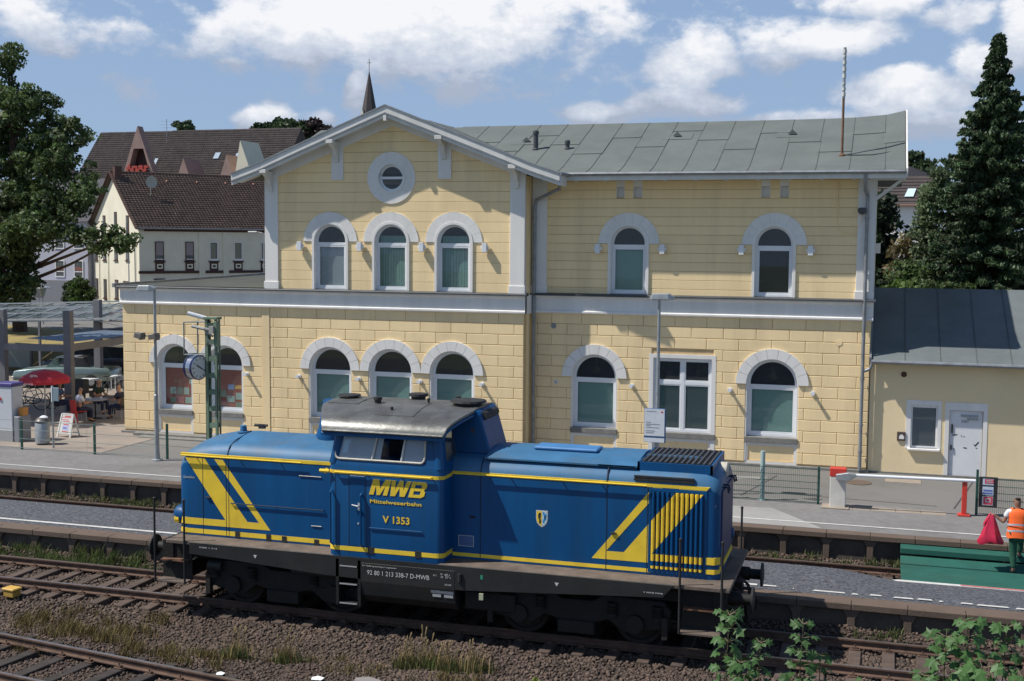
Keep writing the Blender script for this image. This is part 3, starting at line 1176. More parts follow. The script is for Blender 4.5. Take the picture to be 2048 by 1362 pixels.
# hanging wreath decorations behind the right-hand fanlights
for x, y in ((-8.81, YR), (-6.42, YR - .05), (-5.5, YR - .05), (-3.21, YR)):
    b = MB()
    for i in range(14):
        t = 2 * math.pi * i / 14
        b.cbox((x + random.uniform(.02, .11) * math.cos(t), y + .34, 3.31 + random.uniform(.02, .14) * math.sin(t)), (.07, .04, .05), Matrix.Rotation(t, 3, 'Y'))
    b.box(x - .008, x + .008, y + .335, y + .345, 3.45, 3.75)
    b.build('window_wreath', mat('dried_green_wreath', (.05, .06, .03), .9, .3) if 'dried_green_wreath' not in bpy.data.materials else bpy.data.materials['dried_green_wreath'], ST)

# ---- upper windows
for i, cx in enumerate(up_gab + up_rgt):
    y = YB if cx in up_gab else YR
    voussoirs(cx, 7.38, .635, .97, 9, y, M['white'], proud=.03, gap=.002)
    b = MB()
    b.ring_xz(arch(cx, .655, 5.79, 7.38, 20), arch(cx, .575, 5.79, 7.38, 20), y - .05, y + .03)
    b.ring_xz(arch(cx, .58, 5.79, 7.38, 20), arch(cx, .555, 5.79, 7.38, 20), y - .03, y + .2)
    b.build('architrave', M['white'], ST)
    kind = [M['blindgrey'], 'slats', 'slats', M['blind'], None][i]
    window_arch(cx, .555, 5.80, 7.38, y + .10, 7.30, kind, 5.8, fan=(i in (1, 2)), fwid=.06)
    for dx in (-1.06, 1.09):
        if cx in up_gab and dx > 0 and cx != up_gab[-1]:
            continue
        wall_lamp(cx + dx + (.09 if cx in up_rgt and dx < 0 else 0) - (-.0 if cx in up_gab else 0), 7.22, y, True)
for x in (-20.79, -18.82, -16.62, -14.44, -12.30):
    wall_lamp(x, 2.83, YB, False)
for x in (-7.57, -4.48, -1.98):
    wall_lamp(x, 2.89, YR, False)
b = MB()
b.box(-10.15, -9.99, YR - .03, YR + .02, 2.88, 2.93)
b.box(-10.095, -10.045, YR - .03, YR + .02, 2.82, 2.99)
b.build('wall_anchor', M['pvc'], ST)
for x, z, y in ((-10.17, 4.72, YR), (-1.25, 4.45, YR)):
    b = MB()
    b.tube([(x, y + .02, z), (x, y - .012, z)], .09, 14)
    b.build('vent_cap', M['zinc'] if x < -5 else M['yellow'], ST)
# round window
voussoirs(-15.47, 9.46, .48, .84, 18, YB, M['white'], 0, 2 * math.pi, .03, gap=.002)
cf = lambda r_: [(-15.47 + r_ * math.cos(2 * math.pi * k / 32), 9.46 + r_ * math.sin(2 * math.pi * k / 32)) for k in range(32)]
b = MB()
b.ring_xz(cf(.50), cf(.44), YB - .05, YB + .14, closed=True)
b.build('architrave', M['white'], ST)
b = MB()
b.ring_xz(cf(.44), cf(.36), YB + .06, YB + .12, closed=True)
b.box(-15.87, -15.07, YB + .05, YB + .12, 9.42, 9.50)
w = b.build('window', M['pvc'], ST)
p = MB()
p.add([(x, YB + .10, z) for x, z in cf(.38)], [list(range(32))])
p.build('pane', M['glass'], w, fix=False)

# ---- pilasters, belt course, plinth
b = MB()
for x0, x1, y in ((-20.06, -19.57, YB), (-11.40, XG1 + .02, YB), (-10.93 + .02, -10.42, YR), (-.82, XR + .02, YR)):
    b2 = MB()
    b2.box(x0, x1, y - .05, y + .12, 5.78, 9.60)
    b2.box(x0 - .03, x1 + .03, y - .08, y + .10, 5.76, 6.02)
    b2.build('pilaster', M['white'], ST, bevel=.008)
b = MB()
b.box(XR + .0, XR + .05, YR + .12, YR + .5, 5.78, 9.7)
b.box(XR + .0, XR + .05, YR + .9, YR + 1.3, 5.78, 9.5)
b.box(XR + .0, XR + .2, YR + .85, YR + 1.35, 7.15, 7.45)
b.build('side_lesene', M['white'], ST)
for (x0, x1, y, xe) in ((XL - .05, XG1 + .06, YB, 0), (XG1 + .0, XR + .06, YR, 1)):
    b = MB()
    b.prism_yz([(y + .1, Z_B0 - .02), (y - .05, Z_B0 - .02), (y - .11, Z_B0 + .02), (y - .11, Z_B0 + .07), (y - .06, Z_B0 + .10), (y - .05, Z_B1 - .14), (y - .11, Z_B1 - .10), (y - .14, Z_B1 - .03), (y + .1, Z_B1 - .03)], x0, x1)
    b.build('belt_course', M['white'], ST)
    b = MB()
    b.prism_yz([(y - .20, Z_B1 - .04), (y - .20, Z_B1 + .005), (y - .17, Z_B1 + .03), (y + .1, Z_B1 + .06), (y + .1, Z_B1 - .04)], x0 - (.08 if not xe else -.1), x1 + .06)
    b.build('sheet_metal_flashing', M['darkmetal'], ST)
b = MB()
b.box(XG1, XG1 + .06, YB - .05, YR - .15, Z_B0 - .02, Z_B1 - .03)
b.build('belt_return', M['white'], ST)
b = MB()
b.box(XL - .08, XG1 + .05, YB - .10, YB + .1, .4, .63)
b.box(XG1 + .05, XR + .05, YR - .10, YR + .1, .4, .63)
b.build('plinth', M['sill'], ST, bevel=.01)
b = MB()
b.box(-25.0, -20.3, YB - .55, YB - .1, .5, .66)
b.box(-24.6, -21.0, YB - .9, YB - .55, .5, .60)
b.build('doorstep', M['sill'], ST, bevel=.01)

# ---- roofs
RX = .5
b = MB()                                                # main roof, flared eaves, raised verge on the right
prof = [(37.10, 9.56), (37.55, 9.66), (38.1, 9.83), (42.5, 11.57), (46.9, 9.83), (47.9, 9.56)]
xsr = [-20.6, -10.9, -8, -6, -4, -2, -.9, -.3, .1, RX]
rise = [0, 0, 0, 0, .0, .01, .03, .07, .12, .22]
loops = []
for x, r_ in zip(xsr, rise):
    sag = .05 * math.sin((x + 10) * .9) * .5
    loops.append([(x, y, z + r_ * max(0, min(1, (z - 9.56) / 2.0)) + (sag * .3 if .2 < z - 9.56 else 0)) for y, z in prof])
n = len(prof)
v = [p_ for lp in loops for p_ in lp]
b.add(v, [(i * n + k, (i + 1) * n + k, (i + 1) * n + k + 1, i * n + k + 1) for i in range(len(xsr) - 1) for k in range(n - 1)])
roof = b.build('roof', M['felt'], ST, fix=False)


def roofz(y):
    for (y0, z0), (y1, z1) in zip(prof[:-1], prof[1:]):
        if y0 <= y <= y1:
            return z0 + (z1 - z0) * (y - y0) / (y1 - y0)


# overlapping felt strips, each with its own side lap and end lap (raised, uneven)
x = -14.9
k = 0
while x < RX - .1:
    wd = .985
    x1 = min(x + wd + .02, RX - .01)
    ylap = 39.0 + 2.6 * ((k * .618) % 1)
    for (ya, yb_) in ((37.12, ylap + .1), (ylap, 42.48)):
        b = MB()
        yy = [ya] + [y for y in (37.55, 38.1) if ya < y < yb_] + [yb_]
        up_ = .010 if ya < 37.5 else .018
        rr = [np.interp(q_, xsr, rise) for q_ in (x, x1)]
        w_ = rng.uniform(-.02, .02)
        va = []
        for y in yy:
            for q_, r_, lift in ((x + w_, rr[0], .004), (x1 + w_, rr[1], .010)):
                va.append((q_, y, roofz(y) + up_ + lift + r_ * max(0, min(1, (roofz(y) - 9.56) / 2))))
        m_ = len(yy)
        b.add(va, [(2 * i, 2 * i + 1, 2 * i + 3, 2 * i + 2) for i in range(m_ - 1)])
        # thick lap edges
        b.add([va[1], (va[1][0], va[1][1], va[1][2] - .02), va[3], (va[3][0], va[3][1], va[3][2] - .02)], [(0, 1, 3, 2)])
        b.build('roofing_strip', M['felt'], roof, fix=False)
        sm = MB()
        for i in range(m_ - 1):
            p0, p1 = Vector(va[2 * i + 1]), Vector(va[2 * i + 3])
            sm.bar(p0 + Vector((0, 0, .002)), p1 + Vector((0, 0, .002)), .016, .01)
        if ya > 38:
            sm.bar(Vector(va[0]) + Vector((0, 0, .004)), Vector(va[1]) + Vector((0, 0, .004)), .018, .01)
        sm.build('seam', M['feltseam'], roof, fix=False)
    x += wd
    k += 1
b = MB()                                                # verge board at the right end
for (y0, z0), (y1, z1) in zip(prof[:3], prof[1:4]):
    ra, rb = [.22 * max(0, min(1, (z - 9.56) / 2)) for z in (z0, z1)]
    b.add([(RX, y0, z0 + ra + .05), (RX + .05, y0, z0 + ra + .05), (RX + .05, y0, z0 - .2), (RX, y0, z0 - .2), (RX, y1, z1 + rb + .05), (RX + .05, y1, z1 + rb + .05), (RX + .05, y1, z1 - .2), (RX, y1, z1 - .2)],
          [(0, 1, 2, 3), (4, 7, 6, 5), (0, 4, 5, 1), (1, 5, 6, 2), (2, 6, 7, 3), (3, 7, 4, 0)])
b.build('verge_board', M['whitewood'], ST)
b = MB()
b.box(-9.7, RX, 37.14, 37.18, 9.33, 9.52)
b.build('eaves_board', M['whitewood'], ST)
b = MB()
b.add([(-10.4, 37.18, 9.40), (RX, 37.18, 9.40), (RX, YR + .05, 9.62), (-10.4, YR + .05, 9.62)], [(0, 3, 2, 1)])
b.add([(XR, YR + .05, 9.62), (RX, YR + .05, 9.62), (RX, 42.5, 11.4), (XR, 42.5, 11.4)], [(0, 3, 2, 1)])
b.build('soffit', M['whitewood'], ST, fix=False)
b = MB()
b.tube([(-9.75, 37.08, 9.53), (RX - .02, 37.08, 9.52)], .055, 8)
b.build('gutter', M['zinc'], ST, smooth=True)
x = -9.3
while x < -.9:                                          # rafter ends below the eaves
    b = MB()
    b.prism_yz([(37.2, 9.30), (37.2, 9.42), (YR, 9.6), (YR, 9.46), (37.45, 9.33)], x - .045, x + .045)
    b.build('rafter_end', M['whitewood'], ST)
    x += .93
b = MB()                                                # corner brackets under the right verge
b.bar((XR - .1, 37.3, 9.36), (RX, 37.3, 9.36), .09, .09)
b.bar((XR + .02, YR + .05, 8.75), (RX - .1, YR + .05, 9.32), .09, .10, up=(0, 1, 0))
b.bar((XR + .02, YR + .05, 9.36), (RX, YR + .05, 9.36), .09, .1)
b.bar((XR - .2, YR - .02, 8.85), (XR - .2, 37.3, 9.32), .09, .1, up=(1, 0, 0))
b.build('roof_bracket', M['whitewood'], ST)

# pavilion roof
AX, AZ, LX, LZ, GX, GZ = -15.42, 11.76, -20.98, 9.60, -9.64, 9.53
YF = YB - .64
slL = lambda x: LZ + (AZ - LZ) * (x - LX) / (AX - LX)
for (x0, z0, x1, z1, nm) in ((LX, LZ, AX, AZ, 'L'), (AX, AZ, GX, GZ, 'R')):
    b = MB()
    zr = -.14
    ymid = 42.4
    xs_ = [x0 + (x1 - x0) * i / 6 for i in range(7)]
    zs_ = [z0 + (z1 - z0) * i / 6 for i in range(7)]
    if nm == 'L':
        zs_ = [z + [.03, -.02, -.01, 0, 0, 0, 0][i] for i, z in enumerate(zs_)]
    else:
        zs_ = [z + [0, 0, 0, 0, -.01, -.03, .02][i] for i, z in enumerate(zs_)]
    v = []
    for xx, zz in zip(xs_, zs_):
        v += [(xx, YF + .05, zz + zr), (xx, ymid if nm == 'R' else DEEP, zz + zr)]
    b.add(v, [(2 * i, 2 * i + 2, 2 * i + 3, 2 * i + 1) for i in range(6)])
    r2 = b.build('roof', M['felt'], ST, fix=False)
    if nm == 'R':
        for j in range(1, 5):
            sm = MB()
            yy = YF + 1.0 * j
            for i in range(6):
                sm.bar((xs_[i], yy, zs_[i] + zr + .006), (xs_[i + 1], yy, zs_[i + 1] + zr + .006), .02, .012)
            sm.build('seam', M['feltseam'], r2, fix=False)
    # bargeboard: dark cap, upper moulding, lower board
    for (dz0, dz1, dy0, dy1, m_, nm2) in ((.0, -.045, -.03, .10, M['zinc'], 'verge_cap'), (-.045, -.25, 0, .06, M['whitewood'], 'bargeboard'), (-.25, -.29, -.02, .06, M['zinc'], 'bargeboard'), (-.29, -.40, .03, .09, M['whitewood'], 'bargeboard')):
        c = MB()
        lp = []
        for xx, zz in zip(xs_, zs_):
            lp.append([(xx, YF + dy0, zz + dz0), (xx, YF + dy1, zz + dz0), (xx, YF + dy1, zz + dz1), (xx, YF + dy0, zz + dz1)])
        c.loft(lp)
        c.build(nm2, m_, ST)
    c = MB()                                            # sloping soffit
    v = []
    for xx, zz in zip(xs_, zs_):
        v += [(xx, YF + .06, zz - .30), (xx, YB + .1, zz - .30)]
    c.add(v, [(2 * i, 2 * i + 1, 2 * i + 3, 2 * i + 2) for i in range(6)])
    c.build('soffit', M['whitewood'], ST, fix=False)
    # white frieze board on the wall under the soffit
    c = MB()
    a, e = (XG0 + .05, AX) if nm == 'L' else (AX, XG1)
    f_ = lambda x: (z0 + (z1 - z0) * (x - x0) / (x1 - x0))
    c.prism_xz([(a, f_(a) - .62), (a, f_(a) - .25), (e, f_(e) - .25), (e, f_(e) - .62)], YB - .04, YB + .03)
    c.build('frieze_board', M['white'], ST)
# eave return of the pavilion on the right: gutter piece, fascia
b = MB()
b.box(GX - .02, GX + .04, YF + .02, 37.2, GZ - .38, GZ - .06)
b.build('eaves_board', M['whitewood'], ST)
b = MB()
b.tube([(GX + .02, YF - .02, GZ - .02), (GX + .12, 37.15, GZ - .03)], .06, 8)
b.build('gutter', M['zinc'], ST, smooth=True)
# strips with consoles
for x0, x1, zb in ((-17.59, -17.17, 9.40), (-13.84, -13.39, 9.41), (-20.0, -19.6, None), (-11.35, -11.0, None)):
    xm = (x0 + x1) / 2
    zt = (LZ + (AZ - LZ) * (xm - LX) / (AX - LX)) if xm < AX else (AZ + (GZ - AZ) * (xm - AX) / (GX - AX))
    if zb:
        b = MB()
        b.box(x0, x1, YB - .05, YB + .03, zb, zt - .35)
        b.build('pendant_strip', M['white'], ST, bevel=.006)
    b = MB()
    zc = zt - .42
    b.prism_yz([(YB - .05, zc - .62), (YB - .13, zc - .60), (YB - .15, zc - .45), (YB - .24, zc - .34), (YB - .30, zc - .2), (YB - .46, zc - .12), (YB - .60, zc - .04), (YB - .60, zc + .06), (YB - .05, zc + .06)], xm - .07, xm + .07)
    b.box(xm - .12, xm + .12, YB - .66, YB - .45, zc - .02, zc + .10)
    b.build('console', M['whitewood'], ST, bevel=.008)
b = MB()
b.box(AX - .05, AX + .05, YF - .04, YF + .1, 11.24, 11.42)
b.build('finial', M['whitewood'], ST)

# left wing: low mono-pitch roof rising to the back
b = MB()
b.add([(XL - .2, YB - .15, 5.78), (XG0 - .01, YB - .15, 5.80), (XG0 - .01, 48, 5.93), (XL - .2, 48, 5.90)], [(0, 1, 2, 3)])
b.build('roof', mat('mossy_dark_felt', (.055, .06, .05), .95, .2, .8, .4, 60), ST, fix=False)
b = MB()
b.bar((XL - .22, YB - .2, 5.78), (XL - .22, 48, 5.92), .1, .14)
b.bar((XL - .2, 48, 5.93), (XG0, 48, 5.97), .1, .12)
b.build('roof_edge_strip', M['zinc'], ST)

# chimneys / vent pipes / antenna on the main roof
for (x, y, h_, r_) in ((-11.36, 39.8, .62, .085), (-10.26, 39.8, .28, .075)):
    b = MB()
    z0 = roofz(y)
    b.lathe([(r_ * 1.5, -.05), (r_ * 1.45, .03), (r_, .06), (r_, h_ - .1), (r_ * 1.25, h_ - .1), (r_ * 1.25, h_), (r_ * .6, h_ + .04)], (x, y, z0), 12)
    b.build('vent_pipe', M['darkmetal'], ST, smooth=True)
for (x, y) in ((-11.9, 40.6), (-6.75, 40.9), (-3.0, 40.9)):
    b = MB()
    z0 = roofz(y)
    b.add([(x - .16, y - .1, z0 + .03), (x + .16, y - .1, z0 + .03), (x, y + .16, z0 + .14), (x, y - .1, z0 + .18)], [(0, 1, 3), (1, 2, 3), (2, 0, 3)])
    b.build('roof_vent', M['felt'], ST)
    b = MB()
    sl_ = (roofz(y + .1) - roofz(y - .1)) / .2
    b.add([(x - .5, y - .32, z0 + .032 - .32 * sl_), (x + .5, y - .32, z0 + .032 - .32 * sl_), (x + .5, y + .32, z0 + .032 + .32 * sl_), (x - .5, y + .32, z0 + .032 + .32 * sl_)], [(0, 1, 2, 3)])
    b.build('felt_patch', M['felt'], ST, fix=False)
b = MB()
y = 38.75
z0 = roofz(y)
x = -1.36
b.tube([(x, y, z0 - .02), (x, y, z0 + 1.75)], .038, 8)
b.mi = 1
b.tube([(x, y, z0 + 1.75), (x, y, 13.35)], .045, 8)
zz = z0 + 1.8
b.mi = 2
while zz < 13.25:
    L_ = rng.uniform(.04, .13)
    b.tube([(x + .002, y, zz), (x + .002, y, zz + L_)], .056, 8)
    zz += L_ + rng.uniform(.06, .16)
b.mi = 0
b.lathe([(.10, 0), (.10, .05), (.05, .1)], (x, y, z0 - .01), 10)
b.build('roof_mast', [mat('rusty_pole', (.18, .10, .06), .8, .25), M['steel'], mat('flaking_white_paint', (.55, .55, .52), .7, .1)], ST)
b = MB()
pts = [(x, 38.7, roofz(38.7) + .06)] + [(x + .3 * i, 38.7 + .13 * max(0, i - 3) ** 1.25, roofz(min(42, 38.7 + .13 * max(0, i - 3) ** 1.25)) + .05) for i in range(1, 7)]
b.tube(pts, .014, 5)
b.build('roof_cable', M['black'], ST)
b = MB()
b.tube([(-12.2, 44, 11.55), (-12.2, 44, 11.75)], .02, 6)
b.bar((-12.9, 44, 11.72), (-11.2, 44, 11.70), .02)
for i in range(7):
    b.bar((-12.8 + .25 * i, 43.8, 11.72), (-12.8 + .25 * i, 44.2, 11.72), .012)
b.build('roof_aerial', M['steel'], ST)

# ---- downpipes
b = MB()
b.tube([(-9.72, YF + .3, 9.50), (-9.74, YF + .35, 9.30), (-9.9, 37.5, 9.1), (-10.75, 37.78, 8.75), (-10.80, 37.78, 8.55), (-10.80, 37.78, .6)], .055, 10)
for z in (8.2, 6.6, 5.0, 3.4, 1.8):
    b.lathe([(.068, -.03), (.068, .03)], (-10.80, 37.78, z), 10)
b.build('downpipe', M['zinc'], ST, smooth=True)
b = MB()
b.tube([(-.62, 37.12, 9.48), (-.62, 37.16, 9.25), (-.62, 37.55, 9.0), (-.55, 37.76, 8.85), (-.55, 37.78, .62)], .055, 10)
b.tube([(-.28, 37.72, 4.0), (-.28, 37.74, 3.86), (-.34, 37.78, 3.7), (-.55, 37.78, 3.62)], .05, 10)
for z in (8.2, 6.6, 5.0, 3.4, 2.0, 1.2):
    b.lathe([(.068, -.03), (.068, .03)], (-.55, 37.78, z), 10)
b.build('downpipe', M['zinc'], ST, smooth=True)
b = MB()
b.lathe([(.05, 0), (.12, .06), (.13, .16), (.09, .2)], (-.70, 37.66, 8.30), 12)
b.build('floodlight', M['darkmetal'], ST)
b = MB()
b.tube([(-1.42, YR - .03, 9.4), (-1.42, YR - .03, 8.25)], .022, 6)
b.tube([(-1.42, YR - .03, 8.25), (-1.40, YR - .02, 7.9), (-1.2, YR - .02, 7.75), (-.9, YR - .03, 7.72), (-.72, YR - .07, 8.1), (-.70, YR - .07, 8.4)], .008, 5)
b.build('wall_conduit', M['yellow'], ST)

# ================================================================== ANNEX (right)
AN = thing('annex_building', 'single-storey pale yellow annex with dark felt lean-to roof and white door', 'building', (3, 40, .5))
YA = 38.0
b = MB()
wx0, wx1, wz0, wz1 = .86, 1.66, 1.36, 2.68
dx0, dx1, dz1 = 1.96, 2.90, 2.55
wall_panel(rect(XR + .03, 9, .4, 4.05), [rect(wx0, wx1, wz0, wz1), rect(dx0, dx1, .5, dz1)], YA, .18, b)
b.box(8.7, 9, YA + .01, 44, .4, 4.05)
b.build('wall', mat('annex_render', (.84, .68, .42), .85, .05, 1.0, .5, 60, dirt=(.5, .37, .22), dirt_amt=.4, dirt_scale=.5), AN, fix=False)
b = MB()
b.ring_xz(rect(.74, 1.74, 1.34, 2.80), rect(wx0 + .02, wx1 - .02, wz0 - .01, wz1 - .02), YA - .012, YA + .03, closed=True)
b.build('window_surround', M['white'], AN)
b = MB()
b.ring_xz(rect(wx0, wx1, wz0, wz1), rect(wx0 + .07, wx1 - .07, wz0 + .06, wz1 - .1), YA + .06, YA + .12, closed=True)
w = b.build('window', M['pvc'], AN)
p = MB()
p.add([(wx0, YA + .10, wz0), (wx1, YA + .10, wz0), (wx1, YA + .10, wz1), (wx0, YA + .10, wz1)], [(0, 1, 2, 3)])
p.build('pane', M['glass'], w, fix=False)
z = wz0 + .02
while z < wz1 - .06:
    p = MB()
    p.add([(wx0 + .02, YA + .13, z), (wx1 - .02, YA + .13, z), (wx1 - .02, YA + .145, z + .05), (wx0 + .02, YA + .145, z + .05)], [(0, 1, 2, 3)])
    p.build('shutter_slat', mat('grey_shutter', (.36, .38, .40), .6, .04) if 'grey_shutter' not in bpy.data.materials else bpy.data.materials['grey_shutter'], w, fix=False)
    z += .052
b = MB()
b.box(.80, 1.72, YA - .12, YA + .08, 1.30, 1.36)
b.build('window_sill', M['white'], AN, bevel=.008)
b = MB()
b.ring_xz(rect(1.84, 3.02, .50, 2.78), rect(dx0, dx1, .48, dz1), YA - .014, YA + .03)
b.build('door_surround', M['white'], AN)
b = MB()
b.box(dx0 + .01, dx1 - .01, YA + .05, YA + .10, .52, dz1 - .01)
d = b.build('door', mat('white_door_paint', (.70, .71, .73), .45, .04, 2, dirt=(.45, .45, .45), dirt_amt=.3), AN, bevel=.004)
b = MB()
b.box(2.28, 2.76, YA + .01, YA + .05, 2.36, 2.42)
b.box(2.45, 2.76, YA + .0, YA + .05, 2.28, 2.31)
b.build('door_closer', M['steel'], d)
b = MB()
b.box(2.03, 2.075, YA + .02, YA + .05, 1.86, 2.12)
b.build('door_grip', M['black'], d)
b = MB()
b.box(2.02, 2.06, YA + .0, YA + .05, 1.36, 1.50)
b.build('door_handle', M['black'], d)
b = MB()
for (x0, z0, x1, z1, t_) in ((2.05, 1.80, 2.20, 1.82, .03), (2.30, 1.80, 2.34, 1.77, .02), (2.38, 1.76, 2.41, 1.78, .02), (2.70, 1.50, 2.80, 1.63, .035), (2.66, 1.56, 2.72, 1.50, .02), (2.38, 1.44, 2.48, 1.43, .03), (2.10, 1.42, 2.14, 1.36, .025), (2.72, 1.45, 2.77, 1.44, .02)):
    b.bar((x0, YA + .048, z0), (x1, YA + .048, z1), .004, t_, up=(0, 0, 1))
b.build('sticker_remains', M['black'], d)
text('door_lettering', '3367', 2.30, 2.19, YA + .046, .075, M['black'], d)
b = MB()
b.tube([(.64, YA + .02, 3.56), (.64, YA - .02, 3.56)], .085, 14)
b.build('vent_hole', mat('rust_brown', (.10, .045, .03), .9), AN)
b = MB()
b.box(.50, .74, YA - .05, YA + .02, 1.56, 1.83)
bx_ = b.build('meter_box', mat('dark_bronze_box', (.08, .06, .05), .6), AN, bevel=.008)
b = MB()
b.add([(.56, YA - .053, 1.62), (.70, YA - .053, 1.62), (.70, YA - .053, 1.70), (.64, YA - .053, 1.76), (.59, YA - .053, 1.74), (.56, YA - .053, 1.69)], [(0, 1, 2, 3, 4, 5)])
b.build('box_label', M['white'], bx_, fix=False)
EY = YA - .42
aprof = [(EY, 3.98), (EY + .5, 4.16), (42.0, 6.0), (46, 4.2)]
b = MB()
n = len(aprof)
v = []
for x in (XR + .01, 9.2):
    v += [(x, y, z) for y, z in aprof]
b.add(v, [(k, n + k, n + k + 1, k + 1) for k in range(n - 1)])
ar = b.build('roof', M['feltdark'], AN, fix=False)
for i, x in enumerate((.65, 1.65, 2.65, 3.6, 4.6)):
    sm = MB()
    for (ya, za), (yb_, zb) in zip(aprof[:2], aprof[1:3]):
        sm.bar((x, ya, za + .008), (x, yb_, zb + .008), .02, .012)
    sm.build('seam', M['feltseam'], ar, fix=False)
b = MB()
b.tube([(XR + .05, EY - .03, 3.95), (9.2, EY - .03, 3.93)], .06, 8)
b.build('gutter', M['zinc'], AN, smooth=True)
b = MB()
b.bar((XR + .02, EY, 4.02), (XR + .02, EY + .5, 4.2), .06, .1)
b.bar((XR + .02, EY + .5, 4.2), (XR + .02, 42, 6.04), .06, .1)
b.build('flashing', M['zinc'], AN)
b = MB()
b.box(XR + .05, 9, YA - .03, YA + .02, .4, .60)
b.build('plinth', M['sill'], AN)

# ================================================================== LOCOMOTIVE
BLUE = (.0, .066, .20)
M.update(
    blue=mat('blue_loco_paint', BLUE, .42, .10, 2.2, .04, 3, dirt=(.012, .055, .12), dirt_amt=.55, dirt_scale=2.4, spec=.35, streak=True),
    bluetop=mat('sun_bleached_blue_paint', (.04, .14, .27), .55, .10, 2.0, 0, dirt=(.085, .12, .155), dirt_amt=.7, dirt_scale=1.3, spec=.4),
    yel=mat('yellow_loco_paint', (.86, .60, .045), .45, .05, 3, dirt=(.5, .34, .05), dirt_amt=.4, dirt_scale=2),
    frame=mat('dark_grey_frame_paint', (.014, .0145, .0145), .6, .2, 2, .15, 30, dirt=(.04, .032, .026), dirt_amt=.5, dirt_scale=1.4),
    deck=mat('dirty_running_board', (.13, .10, .08), .85, .2, 3, .3, 30, dirt=(.05, .042, .036), dirt_amt=.7, dirt_scale=1.2),
    gear=mat('grimy_running_gear', (.005, .0045, .004), .7, .3, 4, .4, 25, dirt=(.014, .010, .008), dirt_amt=.6, dirt_scale=3),
    wheel=mat('rusty_wheel', (.016, .011, .009), .75, .3, 4),
    roofgrey=mat('weathered_grey_cab_roof', (.15, .152, .145), .42, .22, 2.2, .3, 9, metal=.45, dirt=(.06, .055, .05), dirt_amt=.75, dirt_scale=1.6),
    soot=mat('sooty_metal', (.02, .02, .02), .7, .3),
    winframe=mat('cream_window_rubber', (.50, .47, .40), .6, .1, 6),
    locoglass=glass('grey_blue_cab_glass', (.8, .86, .9), .35, (.38, .45, .54), .05),  # grey-blue diffuse tone mixed into the pane
    clearglass=glass('clear_cab_glass', (.75, .8, .82), .92),
    alu=mat('aluminium_strip', (.62, .63, .64), .35, .05, metal=.5),
    white_letter=mat('white_lettering', (.55, .55, .53), .7, .05),
    seam=mat('panel_gap', (.006, .02, .05), .7, .2),
    grille=mat('dusty_grille_bar', (.045, .05, .065), .6, .3, 8),
    rust=mat('rust', (.14, .07, .04), .9, .3),
)
LC = thing('diesel_locomotive', 'blue diesel locomotive with yellow stripes and raised grey-roofed cab standing before the station', 'locomotive', (-8.25, 22.6, 0))
YT = 22.6
YS, YE = 21.6, 23.6        # hood sides
YCN, YCF = 21.1, 24.1      # cab sides


def hood_loop(x, ys, ye, zb, zt, r, rise):
    """cross-section with rounded shoulders: list of (x, y, z)"""
    pts = [(x, ys, zb)]
    for i in range(9):
        t = math.pi / 2 * i / 8
        pts.append((x, ys + r * (1 - math.cos(t)), zt - r + r * math.sin(t)))
    for i in range(1, 8):
        f = i / 8
        pts.append((x, ys + r + (ye - ys - 2 * r) * f, zt + rise * math.sin(math.pi * f)))
    for i in range(9):
        t = math.pi / 2 * (1 - i / 8)
        pts.append((x, ye - r * (1 - math.cos(t)), zt - r + r * math.sin(t)))
    pts.append((x, ye, zb))
    return pts


def hood(name, segs, mats, seams=()):
    b = MB()
    lp = [hood_loop(*s_) for s_ in segs]
    b.loft(lp)
    # upper shoulder and top are bleached
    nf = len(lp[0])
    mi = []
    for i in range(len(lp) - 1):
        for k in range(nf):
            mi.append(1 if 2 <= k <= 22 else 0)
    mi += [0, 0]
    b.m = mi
    return b.build(name, mats, LC, smooth=True)


ZB = 1.38
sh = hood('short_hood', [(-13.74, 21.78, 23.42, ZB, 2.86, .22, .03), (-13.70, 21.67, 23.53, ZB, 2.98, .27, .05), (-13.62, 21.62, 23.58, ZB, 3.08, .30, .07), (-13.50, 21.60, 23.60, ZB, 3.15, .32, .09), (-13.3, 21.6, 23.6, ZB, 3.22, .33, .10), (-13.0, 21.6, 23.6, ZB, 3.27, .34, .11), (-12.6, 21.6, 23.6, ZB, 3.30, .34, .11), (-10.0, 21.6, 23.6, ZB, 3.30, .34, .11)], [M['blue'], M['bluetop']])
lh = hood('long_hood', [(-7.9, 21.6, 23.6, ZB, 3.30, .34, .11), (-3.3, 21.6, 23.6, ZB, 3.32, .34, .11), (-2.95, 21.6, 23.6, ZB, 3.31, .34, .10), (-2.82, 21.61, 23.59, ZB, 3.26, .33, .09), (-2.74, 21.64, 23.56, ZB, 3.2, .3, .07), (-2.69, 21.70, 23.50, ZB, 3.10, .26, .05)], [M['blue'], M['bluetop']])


def plate(name, pts, m, parent, y=YS, t=.004, back=.01):
    b = MB()
    b.prism_xz(pts, y - t, y + back)
    return b.build(name, m, parent)


